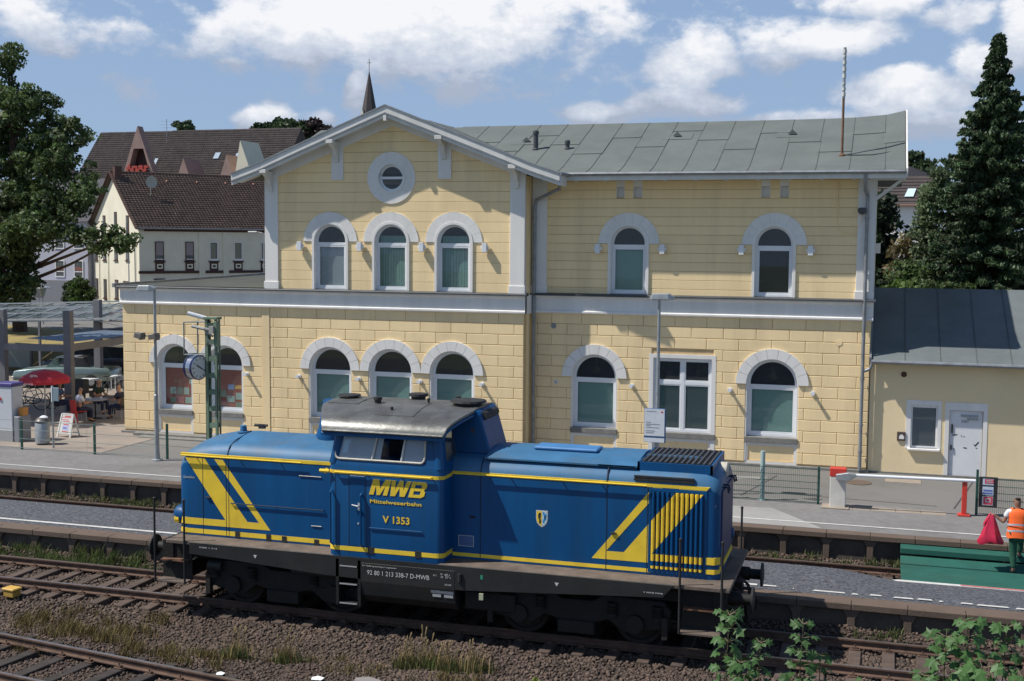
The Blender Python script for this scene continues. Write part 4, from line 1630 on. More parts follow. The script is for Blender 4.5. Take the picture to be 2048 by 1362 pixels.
# livery on the short hood
plate('stripe', [(-13.55, 2.97), (-13.10, 2.97), (-12.14, 1.735), (-11.88, 1.735), (-12.88, 2.97), (-12.69, 2.97), (-11.63, 1.60), (-12.65, 1.60), (-12.65, 1.75)], M['yel'], sh)
plate('stripe', [(-13.60, 1.60), (-13.60, 1.735), (-12.65, 1.735), (-12.65, 1.60)], M['yel'], sh, t=.0042)
plate('stripe', [(-13.60, 1.42), (-13.60, 1.515), (-10.15, 1.515), (-10.15, 1.42)], M['yel'], sh)
plate('stripe', [(-13.66, 3.005), (-13.66, 3.07), (-10.1, 3.07), (-10.1, 3.005)], M['yel'], sh, t=.006, back=.05)
b = MB()
b.loft([[(x, y, z) for x, y in ((-13.62, 21.595), (-13.712, 21.665), (-13.752, 21.78), (-13.752, 23.4), (-13.74, 23.4), (-13.74, 21.78), (-13.69, 21.68), (-13.6, 21.61))] for z in (1.42, 1.515)])
b.loft([[(x, y, z) for x, y in ((-13.62, 21.594), (-13.714, 21.663), (-13.754, 21.78), (-13.754, 23.4), (-13.74, 23.4), (-13.74, 21.78), (-13.69, 21.68), (-13.6, 21.61))] for z in (1.60, 1.735)])
b.build('stripe', M['yel'], sh)
b = MB()                                                # headlight housing low on the left corner
b.lathe([(.20, 0), (.20, .16), (.17, .22), (.10, .24)], (-13.66, 21.82, 1.74), 18, 'x')
for v_i in range(len(b.v)):
    x, y, z = b.v[v_i]
    b.v[v_i] = (-13.66 - (x + 13.66), y, z)
hl = b.build('headlight', M['blue'], LC, smooth=True)
b = MB()
b.lathe([(.205, -.05), (.205, .05)], (-13.80, 21.82, 1.66), 18, 'x')
for i, v_ in enumerate(b.v):
    b.v[i] = (v_[0], v_[1], 1.60 if v_[2] < 1.60 else (1.735 if v_[2] > 1.735 else v_[2]))
b.build('stripe', M['yel'], hl)
for yy in (23.38,):
    b = MB()
    b.lathe([(.10, -.24), (.17, -.22), (.20, -.16), (.20, 0)], (-13.66, yy, 1.74), 18, 'x')
    b.build('headlight', M['blue'], LC, smooth=True)
    b = MB()
    b.lathe([(.05, .08), (.09, .07), (.11, .04), (.11, 0)], (-2.70, yy, 1.85), 18, 'x')
    b.build('headlight', M['blue'], LC, smooth=True)
b = MB()
b.lathe([(.05, .08), (.09, .07), (.11, .04), (.11, 0)], (-2.70, 21.85, 1.85), 18, 'x')
b.build('headlight', M['blue'], LC, smooth=True)

# livery on the long hood
plate('stripe', [(-3.895, 3.0), (-3.72, 3.0), (-4.75, 1.755), (-4.42, 1.755), (-3.42, 3.0), (-2.92, 3.0), (-3.90, 1.77), (-3.90, 1.60), (-5.02, 1.60)], M['yel'], lh)
plate('stripe', [(-7.75, 1.42), (-7.75, 1.49), (-3.92, 1.49), (-3.92, 1.42)], M['yel'], lh)
plate('stripe', [(-2.93, 1.48), (-2.93, 1.56), (-2.76, 1.56), (-2.76, 1.48)], M['yel'], lh)
plate('stripe', [(-2.93, 1.65), (-2.93, 1.78), (-2.76, 1.78), (-2.76, 1.65)], M['yel'], lh)
plate('stripe', [(-7.8, 3.0), (-7.8, 3.06), (-2.87, 3.06), (-2.92, 3.0)], M['yel'], lh, t=.006, back=.05)
b = MB()
for z0, z1 in ((1.48, 1.56), (1.65, 1.78)):
    b.loft([[(x, y, z) for x, y in ((-2.78, 21.594), (-2.70, 21.66), (-2.672, 21.72), (-2.684, 21.73), (-2.72, 21.67), (-2.8, 21.61))] for z in (z0, z1)])
b.build('stripe', M['yel'], lh)
# louvre field
b = MB()
b.ring_xz(rect(-3.97, -2.92, 1.43, 2.99), rect(-3.93, -2.96, 1.50, 2.93), YS - .012, YS + .02, closed=True)
fr_ = b.build('louvre_frame', M['blue'], lh)
b = MB()
b.box(-3.93, -2.96, YS - .006, YS + .0, 1.50, 2.93)
b.build('louvre_back', M['seam'], lh)


def ztop_of(x):        # where the rising yellow band starts / ends over x
    return 1.77 + (x + 3.90) * (3.0 - 1.77) / (-2.92 + 3.90)


def zleft_of(x):
    return 1.755 + (x + 4.42) * (3.0 - 1.755) / (-3.42 + 4.42)


nr = 11
for i in range(nr):
    xa = -3.925 + (.96 / nr) * i + .008
    xb = xa + .96 / nr - .022
    zsA = lambda x: max(1.51, min(2.92, ztop_of(x)))
    zsB = lambda x: max(1.51, min(2.92, zleft_of(x)))
    segs = []
    for mt, lo, hi in (('yel', lambda x: 1.51, lambda x: 1.56 if x > -9 else 0), ('blue', lambda x: 1.56, lambda x: 1.65), ('yel', lambda x: 1.65, lambda x: 1.78), ('blue', lambda x: 1.78, lambda x: max(1.78, zsA(x))), ('yel', lambda x: max(1.78, zsA(x)), lambda x: max(1.78, zsB(x))), ('blue', lambda x: max(1.78, zsB(x)), lambda x: 2.92)):
        xs_ = [xa, xa + (xb - xa) * .3, xa + (xb - xa) * .7, xb]
        if all(hi(x) - lo(x) < .004 for x in xs_):
            continue
        ys_ = [YS - .006, YS - .045, YS - .045, YS - .006]
        b = MB()
        b.loft([[(x, y, lo(x)) for x, y in zip(xs_, ys_)], [(x, y, hi(x) + .0005) for x, y in zip(xs_, ys_)]], closed=True)
        b.build('louvre_rib', M[mt], lh)
# seams, door edges and handrails on hoods
for x in (-13.15, -12.62, -12.56):
    b = MB()
    b.box(x - .006, x + .006, YS - .0055, YS + .01, 1.40, 3.0)
    b.build('door_gap', M['seam'], sh)
b = MB()
b.tube([(-12.59, YS - .002, 3.0), (-12.59, YS + .02, 3.1), (-12.59, YS + .1, 3.23), (-12.59, YS + .34, 3.325), (-12.59, YT, 3.425)], .011, 5)
b.build('roof_seam', M['seam'], sh)
b = MB()
for x in (-7.19, -4.75, -3.99):
    b.box(x - .007, x + .007, YS - .0055, YS + .01, 1.40, 2.99)
b.tube([(-7.19, YS - .002, 3.0), (-7.19, YS + .02, 3.1), (-7.19, YS + .1, 3.23), (-7.19, YS + .2, 3.3)], .011, 5)
b.tube([(-4.75, YS - .004, 3.0), (-4.75, YS + .015, 3.1), (-4.75, YS + .1, 3.25), (-4.75, YS + .2, 3.32)], .016, 5)
b.build('door_gap', M['seam'], lh)
for par, x0, x1, brs in ((sh, -13.6, -10.9, (-13.3, -12.3, -11.4)), (lh, -7.75, -4.0, (-7.3, -6.6, -5.6, -4.85))):
    b = MB()
    b.tube([(x0, YS - .07, 3.03), (x1, YS - .07, 3.03)], .016, 8)
    for x in brs:
        b.tube([(x, YS, 3.0), (x, YS - .07, 3.03)], .013, 6)
    b.build('handrail', M['yel'], par)
for x, z in ((-12.37, 1.46), (-11.67, 1.45), (-11.32, 1.44), (-10.61, 1.43)):
    b = MB()
    b.box(x - .05, x + .05, YS - .012, YS, z - .06, z + .07)
    l_ = b.build('jacking_point', M['soot'], sh)
for x, z, par in ((-13.02, 2.18, sh), (-4.61, 2.10, lh), (-7.35, 2.20, lh)):
    b = MB()
    b.tube([(x - .05, YS - .02, z), (x + .05, YS - .02, z)], .018, 8)
    b.tube([(x, YS, z), (x, YS - .03, z)], .025, 8)
    b.build('door_handle', M['soot'], par)
b = MB()
b.tube([(-12.50, YS - .03, 2.10), (-10.45, YS - .03, 2.10)], .012, 6)
for x in (-12.5, -11.5, -10.45):
    b.tube([(x, YS, 2.10), (x, YS - .03, 2.10)], .01, 5)
b.build('rod', M['seam'], sh)
b = MB()
b.tube([(-10.98, YS - .012, 2.76), (-10.5, YS - .012, 2.76)], .008, 5)
b.tube([(-10.72, YS - .012, 1.77), (-10.5, YS - .012, 1.77)], .008, 5)
b.build('rod', M['winframe'], sh)
text('side_lettering', 'Gastfahrt', -13.60, 2.55, YS - .004, .045, M['white_letter'], sh, width=.26)
b = MB()
b.add([(-7.62, YS - .004, 1.63), (-7.33, YS - .004, 1.63), (-7.33, YS - .004, 1.82), (-7.62, YS - .004, 1.82)], [(0, 1, 2, 3)])
pl_ = b.build('data_plate', mat('faded_plate', (.06, .12, .27), .6, .1), lh, fix=False)
b = MB()
b.ring_xz(rect(-7.63, -7.32, 1.62, 1.83), rect(-7.622, -7.328, 1.628, 1.822), YS - .006, YS, closed=True)
b.build('plate_border', M['white_letter'], lh)
# crest
shield = lambda s_: [(-5.98 + s_ * a, 2.28 + s_ * c) for a, c in ((-.105, .13), (.105, .13), (.105, -.02), (.09, -.085), (.05, -.135), (0, -.165), (-.05, -.135), (-.09, -.085), (-.105, -.02))]
plate('crest', shield(1.08), M['white_letter'], lh, t=.004)
cr_ = [o for o in bpy.data.objects if o.name.startswith('crest')][-1]
plate('crest_field', [(-6.08, 2.405), (-5.98, 2.405), (-5.98, 2.125), (-6.03, 2.155), (-6.068, 2.20), (-6.08, 2.26)], M['yel'], lh, t=.006)
plate('crest_field', [(-5.975, 2.405), (-5.88, 2.405), (-5.88, 2.26), (-5.892, 2.20), (-5.93, 2.15), (-5.975, 2.125)], mat('crest_light_blue', (.45, .62, .72), .6, .05), lh, t=.006)
plate('crest_figure', [(-6.055, 2.33), (-6.03, 2.38), (-6.0, 2.37), (-6.0, 2.33), (-6.01, 2.28), (-5.995, 2.22), (-6.01, 2.17), (-6.035, 2.18), (-6.03, 2.24), (-6.05, 2.28)], M['soot'], lh, t=.009)
for p_ in ([(-5.965, 2.38), (-5.94, 2.395), (-5.895, 2.26), (-5.915, 2.24)], [(-5.965, 2.21), (-5.945, 2.18), (-5.89, 2.33), (-5.905, 2.37)]):
    plate('crest_figure', p_, mat('crest_blue', (.02, .22, .50), .6, .05) if 'crest_blue' not in bpy.data.materials else bpy.data.materials['crest_blue'], lh, t=.009)

# hood top fittings
b = MB()
b.lathe([(.13, 0), (.13, .02), (.075, .03), (.065, .14), (.05, .15)], (-12.72, 22.5, 3.40), 12)
b.build('filler_cap', M['bluetop'], LC, smooth=True)
b = MB()
b.box(-12.65, -12.5, 23.0, 23.06, 3.41, 3.50)
b.tube([(-12.75, 23.03, 3.48), (-12.45, 23.03, 3.48)], .03, 6)
b.build('roof_latch', M['soot'], LC)
b = MB()                                                # flat cover plates on the long hood
v = []
for x0, x1 in ((-7.15, -4.25),):
    pr = [(21.72, 3.335), (22.0, 3.40), (22.6, 3.455), (23.2, 3.40), (23.48, 3.335)]
    b.loft([[(x, y, z) for y, z in pr] + [(x, y, z - .03) for y, z in reversed(pr)] for x in (x0, x1)])
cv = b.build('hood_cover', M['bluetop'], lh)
b = MB()
b.prism_yz([(22.3, 3.44), (22.3, 3.50), (22.8, 3.50), (22.8, 3.44)], -6.35, -5.1)
b.build('cover_hatch', mat('hatch_blue', (.05, .19, .42), .5, .08), cv, bevel=.02)
b = MB()
pr = [(21.72, 3.34), (21.9, 3.39), (22.1, 3.43), (22.6, 3.47), (23.1, 3.43), (23.48, 3.34)]
b.loft([[(x, y, z) for y, z in pr] + [(x, y, z - .03) for y, z in reversed(pr)] for x in (-4.95, -4.22)])
b.build('hood_cover', M['bluetop'], lh)
# radiator grille
b = MB()
b.box(-4.22, -2.85, 21.76, 21.80, 3.26, 3.42)
b.box(-4.22, -2.85, 23.40, 23.44, 3.26, 3.42)
b.box(-4.22, -4.18, 21.76, 23.44, 3.26, 3.42)
b.box(-2.89, -2.85, 21.76, 23.44, 3.26, 3.42)
gr = b.build('radiator_grille', M['blue'], LC)
b = MB()
b.box(-4.18, -2.89, 21.80, 23.40, 3.26, 3.30)
b.build('grille_floor', M['soot'], gr)
y = 21.84
while y < 23.4:
    b = MB()
    b.bar((-4.18, y, 3.42), (-2.89, y, 3.42), .022, .022)
    b.build('grille_bar', M['frame'], gr)
    y += .11
for i in range(13):
    b = MB()
    x = -4.12 + .1 * i
    b.bar((x, 21.79, 3.43), (x, 23.41, 3.43), .035, .02)
    b.build('grille_bar', M['grille'], gr)
for z in (3.11, 3.16):
    b = MB()
    b.box(-4.25, -3.15, YS - .02 + (z - 3.1) * .3, YS + .05, z, z + .035)
    b.build('slot', M['soot'], lh)

# right end of the long hood
b = MB()
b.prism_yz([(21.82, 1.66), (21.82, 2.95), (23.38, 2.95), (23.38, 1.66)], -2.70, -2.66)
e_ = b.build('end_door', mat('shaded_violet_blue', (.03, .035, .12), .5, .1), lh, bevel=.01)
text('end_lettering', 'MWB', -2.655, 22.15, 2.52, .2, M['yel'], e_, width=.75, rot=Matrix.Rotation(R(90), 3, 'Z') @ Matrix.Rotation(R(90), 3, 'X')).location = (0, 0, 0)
b = MB()
b.prism_yz([(21.72, 1.50), (21.72, 1.60), (23.45, 1.60), (23.45, 1.50)], -2.70, -2.668)
b.build('stripe', M['yel'], lh)
b = MB()
b.lathe([(.12, .18), (.14, .16), (.14, 0)], (-2.85, 22.6, 3.22), 14, 'x')
b.build('headlight', M['winframe'], lh, smooth=True)
b = MB()
for y, z in ((22.0, 3.0), (22.15, 3.02), (22.9, 3.04), (23.2, 3.0)):
    b.tube([(-2.74, y, z), (-2.60, y, z), (-2.58, y, z - .1)], .02, 6)
b.build('end_piping', M['seam'], lh, kind='stuff')

# ---- running board and frame
b = MB()
b.box(-13.72, -2.42, YCN + .01, YCF - .01, 1.30, 1.375)
b.build('running_board', M['deck'], LC, bevel=.01)
for y0, y1 in ((YCN, YCN + .05), (YCF - .05, YCF)):
    b = MB()
    b.prism_xz([(-13.18, 1.36), (-13.18, 1.12), (-12.2, 1.07), (-10.2, .95), (-7.4, .90), (-3.6, 1.12), (-3.4, 1.36)], y0, y1)
    fr = b.build('side_frame', M['frame'], LC, bevel=.006)
    if y0 == YCN:
        frn = fr
b = MB()
b.box(-13.5, -2.7, 21.5, 23.7, .95, 1.30)
b.box(-13.95, -13.7, 21.35, 23.85, .80, 1.30)
b.box(-2.75, -2.5, 21.35, 23.85, .80, 1.30)
b.build('buffer_beam', M['gear'], LC, bevel=.01)
for x, nm in ((-11.7, 1), (-5.55, 1)):
    b = MB()
    b.add([(x - .04, YCN - .004, 1.22), (x + .04, YCN - .004, 1.22), (x, YCN - .004, 1.15)], [(0, 1, 2)])
    b.build('lifting_mark', M['white_letter'], frn, fix=False)
text('frame_lettering', '9280 1 213', -12.95, 1.26, YCN - .002, .025, M['white_letter'], frn, width=.4)
text('frame_lettering', 'V MWB MWB', -3.95, 1.18, YCN - .002, .025, M['white_letter'], frn, width=.35)
b = MB()
b.box(-7.02, -6.97, YCN - .004, YCN, 1.15, 1.23)
b.build('green_mark', mat('green_mark', (.03, .28, .16), .6), frn)
b = MB()
b.box(-7.04, -6.96, YCN - .02, YCN + .02, .76, .88)
b.build('tag_plate', mat('lime_plate', (.40, .42, .28), .6), frn)
b = MB()
b.tube([(-7.42, YCN - .003, 1.22), (-7.42, YCN - .003, 1.07)], .045, 8)
b.build('frame_slot', M['soot'], frn)
# tank and steps under the cab
b = MB()
b.prism_yz([(YCN - .004, 1.27), (YCN - .004, .90), (YCN + .04, .62), (YCN + .2, .46), (YCN + .8, .42), (YCF - .8, .42), (YCF - .2, .46), (YCF, .8), (YCF, 1.27)], -9.44, -7.52)
tk = b.build('fuel_tank', M['frame'], LC, bevel=.012)
text('tank_lettering', '92 80 1 213 338-7 D-MWB', -9.30, 1.045, YCN - .008, .085, M['white_letter'], tk, width=1.27)
text('tank_lettering', 'Fur Gefahrguttransport zugelassen', -9.40, 1.20, YCN - .008, .025, M['white_letter'], tk, width=.7)
text('tank_lettering', 'KT I', -7.95, 1.13, YCN - .008, .03, M['white_letter'], tk, width=.07)
text('tank_lettering', 'P  60 t\nG  57 t', -7.80, 1.16, YCN - .008, .035, M['white_letter'], tk, width=.20)
text('tank_lettering', '100 kPa', -7.72, .97, YCN - .008, .03, M['white_letter'], tk, width=.13)
for i, (x0, z0, x1, z1) in enumerate(((-8.0, .80, -7.55, .86), (-7.97, .73, -7.80, .785), (-7.74, .73, -7.56, .785))):
    b = MB()
    f_ = lambda z: YCN + (.90 - z) / .28 * .044 - .012
    b.add([(x0, f_(z0), z0), (x1, f_(z0), z0), (x1, f_(z1), z1), (x0, f_(z1), z1)], [(0, 1, 2, 3)])
    b.build('tank_sticker', M['white_letter'] if i else mat('grey_sticker', (.2, .22, .25), .6, .5, 40), tk, fix=False)
for s_, (yy, yb) in enumerate(((YCN, YCN + .35), (YCF, YCF - .35))):
    b = MB()
    ya, yc = min(yy, yb), max(yy, yb)
    b.box(-9.96, -9.90, ya, yc, .40, 1.30)
    b.box(-9.50, -9.44, ya, yc, .40, 1.30)
    b.box(-9.9, -9.5, (yb if s_ else yb - .02), (yb + .02 if s_ else yb), .40, 1.30)
    sp = b.build('step_box', M['gear'], LC)
    for z in (.42, .80, 1.15):
        b = MB()
        b.box(-9.92, -9.48, ya, yc, z, z + .03)
        b.build('step', M['frame'], sp)
        b = MB()
        e0 = YCN - .006 if s_ == 0 else YCF - .004
        b.box(-9.88, -9.52, e0, e0 + .01, z + .005, z + .028)
        b.build('step_edge', M['alu'], sp)

# ---- cab
YW = YCN + .02
cab = MB()
# lower body with rounded corners
def cab_loop(z, inset, x0=-10.12, x1=-7.76, rc=.14):
    xa, xb, ya, yb = x0 + inset * .6, x1 - inset * .6, YCN + inset, YCF - inset
    pts = []
    for (cx, cy, a0) in ((xb - rc, ya + rc, -90), (xb - rc, yb - rc, 0), (xa + rc, yb - rc, 90), (xa + rc, ya + rc, 180)):
        for k in range(6):
            t = R(a0 + 90 * k / 5)
            pts.append((cx + rc * math.cos(t), cy + rc * math.sin(t), z))
    return pts


cab.loft([cab_loop(1.36, .0), cab_loop(1.40, 0), cab_loop(3.10, .0), cab_loop(3.20, .03)])
cabo = cab.build('cab', M['blue'], LC, smooth=True)
# upper storey of the cab: posts between windows
ux0, ux1 = -10.08, -7.86


def inset_at(z):
    return .03 + (z - 3.2) / .7 * .14


for (ya, sgn) in ((YCN, 1), (YCF, -1)):
    # side wall above belt with window opening, leaning inwards
    outer = [(ux0 - .02, 3.16), (ux0 + .12, 3.96), (ux1 - .10, 3.96), (ux1 + .04, 3.16)]
    wx0, wx1 = -9.99, -8.14
    inner = [(wx0, 3.24), (wx0 + .11, 3.84), (wx1 - .02, 3.84), (wx1, 3.24)]
    b = MB()
    n4 = 4
    base = []
    for pts, dy in ((outer, 0), (inner, 0), (outer, .05), (inner, .05)):
        base.append([(x, ya + sgn * (inset_at(z) + dy), z) for x, z in pts])
    b.v = [tuple(q_) for lp in base for q_ in lp]
    for i in range(4):
        j = (i + 1) % 4
        for q_ in ((i, 4 + i, 4 + j, j), (8 + i, 8 + j, 12 + j, 12 + i), (i, j, 8 + j, 8 + i), (4 + i, 12 + i, 12 + j, 4 + j)):
            b.f.append(list(q_))
            b.m.append(0)
    b.build('cab_side_upper', M['blue'], cabo)
    # window frame (rounded corners), panes
    def lean(x, z, d):
        return (x, ya + sgn * (inset_at(z) + d), z)
    rc = .09
    W_ = []
    for (cx, cz, a0) in ((wx1 - rc - .01, 3.25 + rc, -90), (wx1 - rc - .02, 3.83 - rc, 0), (wx0 + .11 + rc, 3.83 - rc, 90), (wx0 + rc + .01, 3.25 + rc, 180)):
        for k in range(5):
            t = R(a0 + 90 * k / 4)
            W_.append((cx + rc * math.cos(t), cz + rc * math.sin(t)))
    b = MB()
    b.tube([lean(x, z, -.008) for x, z in W_] + [lean(*W_[0], -.008)], .022, 6, caps=False)
    wf = b.build('window_frame', M['winframe'], cabo, smooth=True)
    def quad(x0a, x1a, x0b, x1b, z0, z1, d):
        q = MB()
        q.add([lean(x0a, z0, d), lean(x1a, z0, d), lean(x1b, z1, d), lean(x0b, z1, d)], [(0, 1, 2, 3)])
        return q
    quad(wx0 + .02, -9.22, wx0 + .12, -9.14, 3.26, 3.76, .02).build('window_pane', M['locoglass'], cabo, fix=False)
    quad(-9.58, -9.24, -9.52, -9.16, 3.27, 3.74, .035).build('window_pane', mat('pale_window_sheet', (.30, .36, .42), .6, .05) if 'pale_window_sheet' not in bpy.data.materials else bpy.data.materials['pale_window_sheet'], cabo, fix=False)
    quad(-9.20, -9.06, -9.12, -9.0, 3.26, 3.80, .03).build('window_pane', M['locoglass'], cabo, fix=False)
    quad(-8.60, wx1 - .01, -8.54, wx1 - .03, 3.26, 3.72, .02).build('window_pane', M['locoglass'], cabo, fix=False)
    for x0_, x1_ in ((-9.22, -9.13), (-8.62, -8.55)):
        b = MB()
        b.bar(lean(x0_, 3.26, .0), lean(x1_, 3.82, .0), .03, .03)
        b.build('window_bar', M['alu'], cabo)
    b = MB()
    b.bar(lean(-9.22, 3.255, .0), lean(-8.6, 3.255, .0), .02, .03)
    b.build('window_bar', M['alu'], cabo)
for (xa, sgn) in ((-10.12, 1), (-7.76, -1)):             # cab ends with two windows each
    f_ = lambda z: xa + sgn * (.02 + (z - 3.2) / .7 * .12)
    for (y0, y1) in ((21.26, 21.36), (22.02, 23.18), (23.84, 23.94)):
        b = MB()
        vs = []
        for z in (3.15, 3.97):
            ins = (z - 3.2) * .2
            a_, c_ = (y0 + (ins if y0 < 21.5 else 0), y1 + (ins if y0 < 21.5 else 0)) if y0 < 23.5 else (y0 - ins, y1 - ins)
            if y0 < 21.5:
                a_ = y0 - .06 + ins * .6
            if y0 > 23.5:
                c_ = y1 + .06 - ins * .6
            vs += [(f_(z), a_, z), (f_(z), c_, z), (f_(z) + sgn * .06, c_, z), (f_(z) + sgn * .06, a_, z)]
        b.add(vs, [(0, 1, 2, 3), (4, 7, 6, 5), (0, 4, 5, 1), (1, 5, 6, 2), (2, 6, 7, 3), (3, 7, 4, 0)])
        b.build('cab_end_post', M['blue'], cabo)
    b = MB()
    for z0, z1 in ((3.12, 3.26), (3.82, 3.97)):
        vs = []
        for z in (z0, z1):
            vs += [(f_(z) - sgn * .002, 21.2, z), (f_(z) - sgn * .002, 24.0, z), (f_(z) + sgn * .07, 24.0, z), (f_(z) + sgn * .07, 21.2, z)]
        b.add(vs, [(0, 1, 2, 3), (4, 7, 6, 5), (0, 4, 5, 1), (1, 5, 6, 2), (2, 6, 7, 3), (3, 7, 4, 0)])
    b.build('cab_end_rail', M['blue'], cabo)
    for y0, y1 in ((21.34, 22.04), (23.16, 23.86)):
        b = MB()
        b.add([(f_(3.24) + sgn * .03, y0, 3.24), (f_(3.24) + sgn * .03, y1, 3.24), (f_(3.84) + sgn * .03, y1, 3.84), (f_(3.84) + sgn * .03, y0, 3.84)], [(0, 1, 2, 3)])
        b.build('end_window', M['clearglass'], cabo, fix=False)
# rounded vertical corner posts
for x, y, sx, sy in ((-7.86, 21.2, -1, 1), (-10.02, 21.2, 1, 1), (-7.86, 24.0, -1, -1), (-10.02, 24.0, 1, -1)):
    b = MB()
    b.tube([(x, y, 3.14), (x + sx * .13, y + sy * .12, 3.97)], .10, 12)
    b.build('corner_post', M['blue'], cabo, smooth=True)
# control desk and seat inside
b = MB()
b.box(-9.3, -8.7, 22.2, 23.0, 3.1, 3.45)
b.box(-9.9, -7.95, 21.3, 23.9, 3.0, 3.06)
b.box(-8.95, -8.55, 21.9, 22.3, 3.06, 3.72)
b.tube([(-8.7, 22.3, 3.1), (-8.7, 22.3, 3.78)], .12, 8)
b.tube([(-8.25, 21.9, 3.2), (-8.2, 21.9, 3.6), (-8.05, 21.95, 3.75)], .02, 6)
b.build('control_desk', M['soot'], cabo)
# yellow bands, door, rails on the cab side
b = MB()
lpz = []
for z in (2.965, 3.03):
    lpz.append([((x + .3 * 0), y, z) for x, y, _ in cab_loop(z, -.006)])
b.loft(lpz)
b.build('stripe', M['yel'], cabo)
b = MB()
b.loft([[(x, y, z) for x, y, _ in cab_loop(z, -.005)] for z in (1.475, 1.56)])
b.build('stripe', M['yel'], cabo)
b = MB()
b.tube([(-9.95, YCN - .055, 3.0), (-7.98, YCN - .055, 3.0)], .02, 8)
for x in (-9.95, -9.3, -8.6, -7.98):
    b.tube([(x, YCN, 3.0), (x, YCN - .055, 3.0)], .014, 6)
b.build('handrail', M['yel'], cabo)
b = MB()
b.lathe([(.05, 0), (.05, .06)], (-10.16, YCN - .03, 3.0), 8, 'y')
b.tube([(-10.28, YCN - .02, 3.0), (-10.08, YCN - .02, 3.0)], .035, 8)
b.build('bracket', M['yel'], cabo)
for x in (-9.33, -9.68, -9.96):
    b = MB()
    b.box(x - .005, x + .005, YCN - .004, YCN + .01, 1.42, 2.96)
    b.build('door_gap', M['seam'], cabo)
b = MB()
b.box(-9.66, -9.35, YCN - .006, YCN + .02, 1.58, 2.94)
dr = b.build('door', M['blue'], cabo, bevel=.006)
b = MB()
b.tube([(-9.47, YCN - .006, 2.36), (-9.47, YCN - .05, 2.36), (-9.60, YCN - .05, 2.38)], .014, 8)
b.box(-9.49, -9.45, YCN - .016, YCN, 2.27, 2.42)
b.tube([(-9.48, YCN - .006, 2.02), (-9.48, YCN - .02, 2.02)], .02, 8)
b.build('handle', M['alu'], dr)
for x, z1 in ((-10.04, 2.63), (-9.41, 2.60)):
    b = MB()
    b.tube([(x, YCN, z1), (x, YCN - .06, z1 - .02), (x, YCN - .06, 1.62), (x, YCN, 1.60)], .02, 8)
    b.build('grab_rail', M['blue'], cabo, smooth=True)
b = MB()
b.tube([(-9.25, YCN - .02, 1.96), (-8.18, YCN - .02, 1.96)], .011, 6)
b.build('rod', M['blue'], cabo)
for x in (-9.22, -8.26):
    b = MB()
    b.box(x - .06, x + .06, YCN - .012, YCN, 1.45, 1.58)
    b.build('jacking_point', M['soot'], cabo)
sl = .30


def letter(polys, x0, w, h=.30, z0=2.60):
    for p_ in polys:
        b = MB()
        pp = [(x0 + a * w + c * h * sl, z0 + c * h) for a, c in p_]
        b.prism_xz(pp, YCN - .010, YCN + .002)
        b.build('side_lettering', M['yel'], cabo)


letter([[(0, 0), (.25, 0), (.25, .62), (.42, 0), (.60, 0), (.77, .62), (.77, 0), (1.0, 0), (1.0, 1), (.68, 1), (.51, .42), (.34, 1), (0, 1)]], -9.26, .37)
letter([[(.14, 0), (.38, 0), (.50, .55), (.62, 0), (.86, 0), (1.0, 1), (.78, 1), (.71, .40), (.60, 1), (.40, 1), (.29, .40), (.22, 1), (0, 1)]], -8.88, .40)
letter([[(0, 0), (.26, 0), (.26, 1), (0, 1)], [(.25, 0), (.82, 0), (1.0, .12), (1.0, .38), (.86, .5), (.70, .5), (.70, .18), (.25, .18)], [(.25, .42), (.71, .42), (.71, .60), (.25, .60)], [(.69, .5), (.86, .5), (1.0, .62), (1.0, .88), (.84, 1), (.25, 1), (.25, .82), (.69, .82)]], -8.46, .31)
text('side_lettering', 'Mittelweserbahn', -9.24, 2.44, YCN - .008, .068, M['yel'], cabo, width=1.05, bold=.002)
text('side_lettering', 'V 1353', -8.98, 2.075, YCN - .008, .13, M['yel'], cabo, width=.55, bold=.004)

# cab roof: barrel, lower on the long sides, notched at the right front
b = MB()
lps = []
stn = 30
for i in range(stn + 1):
    f = i / stn
    y = YCN - .06 + (YCF - YCN + .12) * f
    s_ = math.sin(math.pi * f)
    z = 3.82 + .40 * (s_ ** .5)
    xl = -10.22 - .40 * min(1, s_ * 1.25)
    xr = -7.74 + .28 * min(1, s_ * 1.25)
    lps.append([(xl, y, z - .05), (xl, y, z - .005), (xl + .02, y, z), (xr - .02, y, z), (xr, y, z - .005), (xr, y, z - .05)])
b.loft(lps)
rf = b.build('cab_roof', M['roofgrey'], LC, smooth=True)
b = MB()
for i in range(stn):
    for k, xk in ((0, 1), (3, 1)):
        pass
b.loft([[(x, y, z - .02) for x, y, z in (lp[0], lp[5])] + [(x, y, z - .07) for x, y, z in (lp[5], lp[0])] for lp in lps])
b.build('roof_underside', M['blue'], rf)
b = MB()
b.tube([(-10.2, YCN - .06, 3.80), (-7.75, YCN - .06, 3.80)], .03, 6)
b.build('rain_strip', M['roofgrey'], rf, smooth=True)


def roofz_c(y):
    f = (y - YCN + .06) / (YCF - YCN + .12)
    return 3.82 + .40 * math.sin(math.pi * f) ** .5


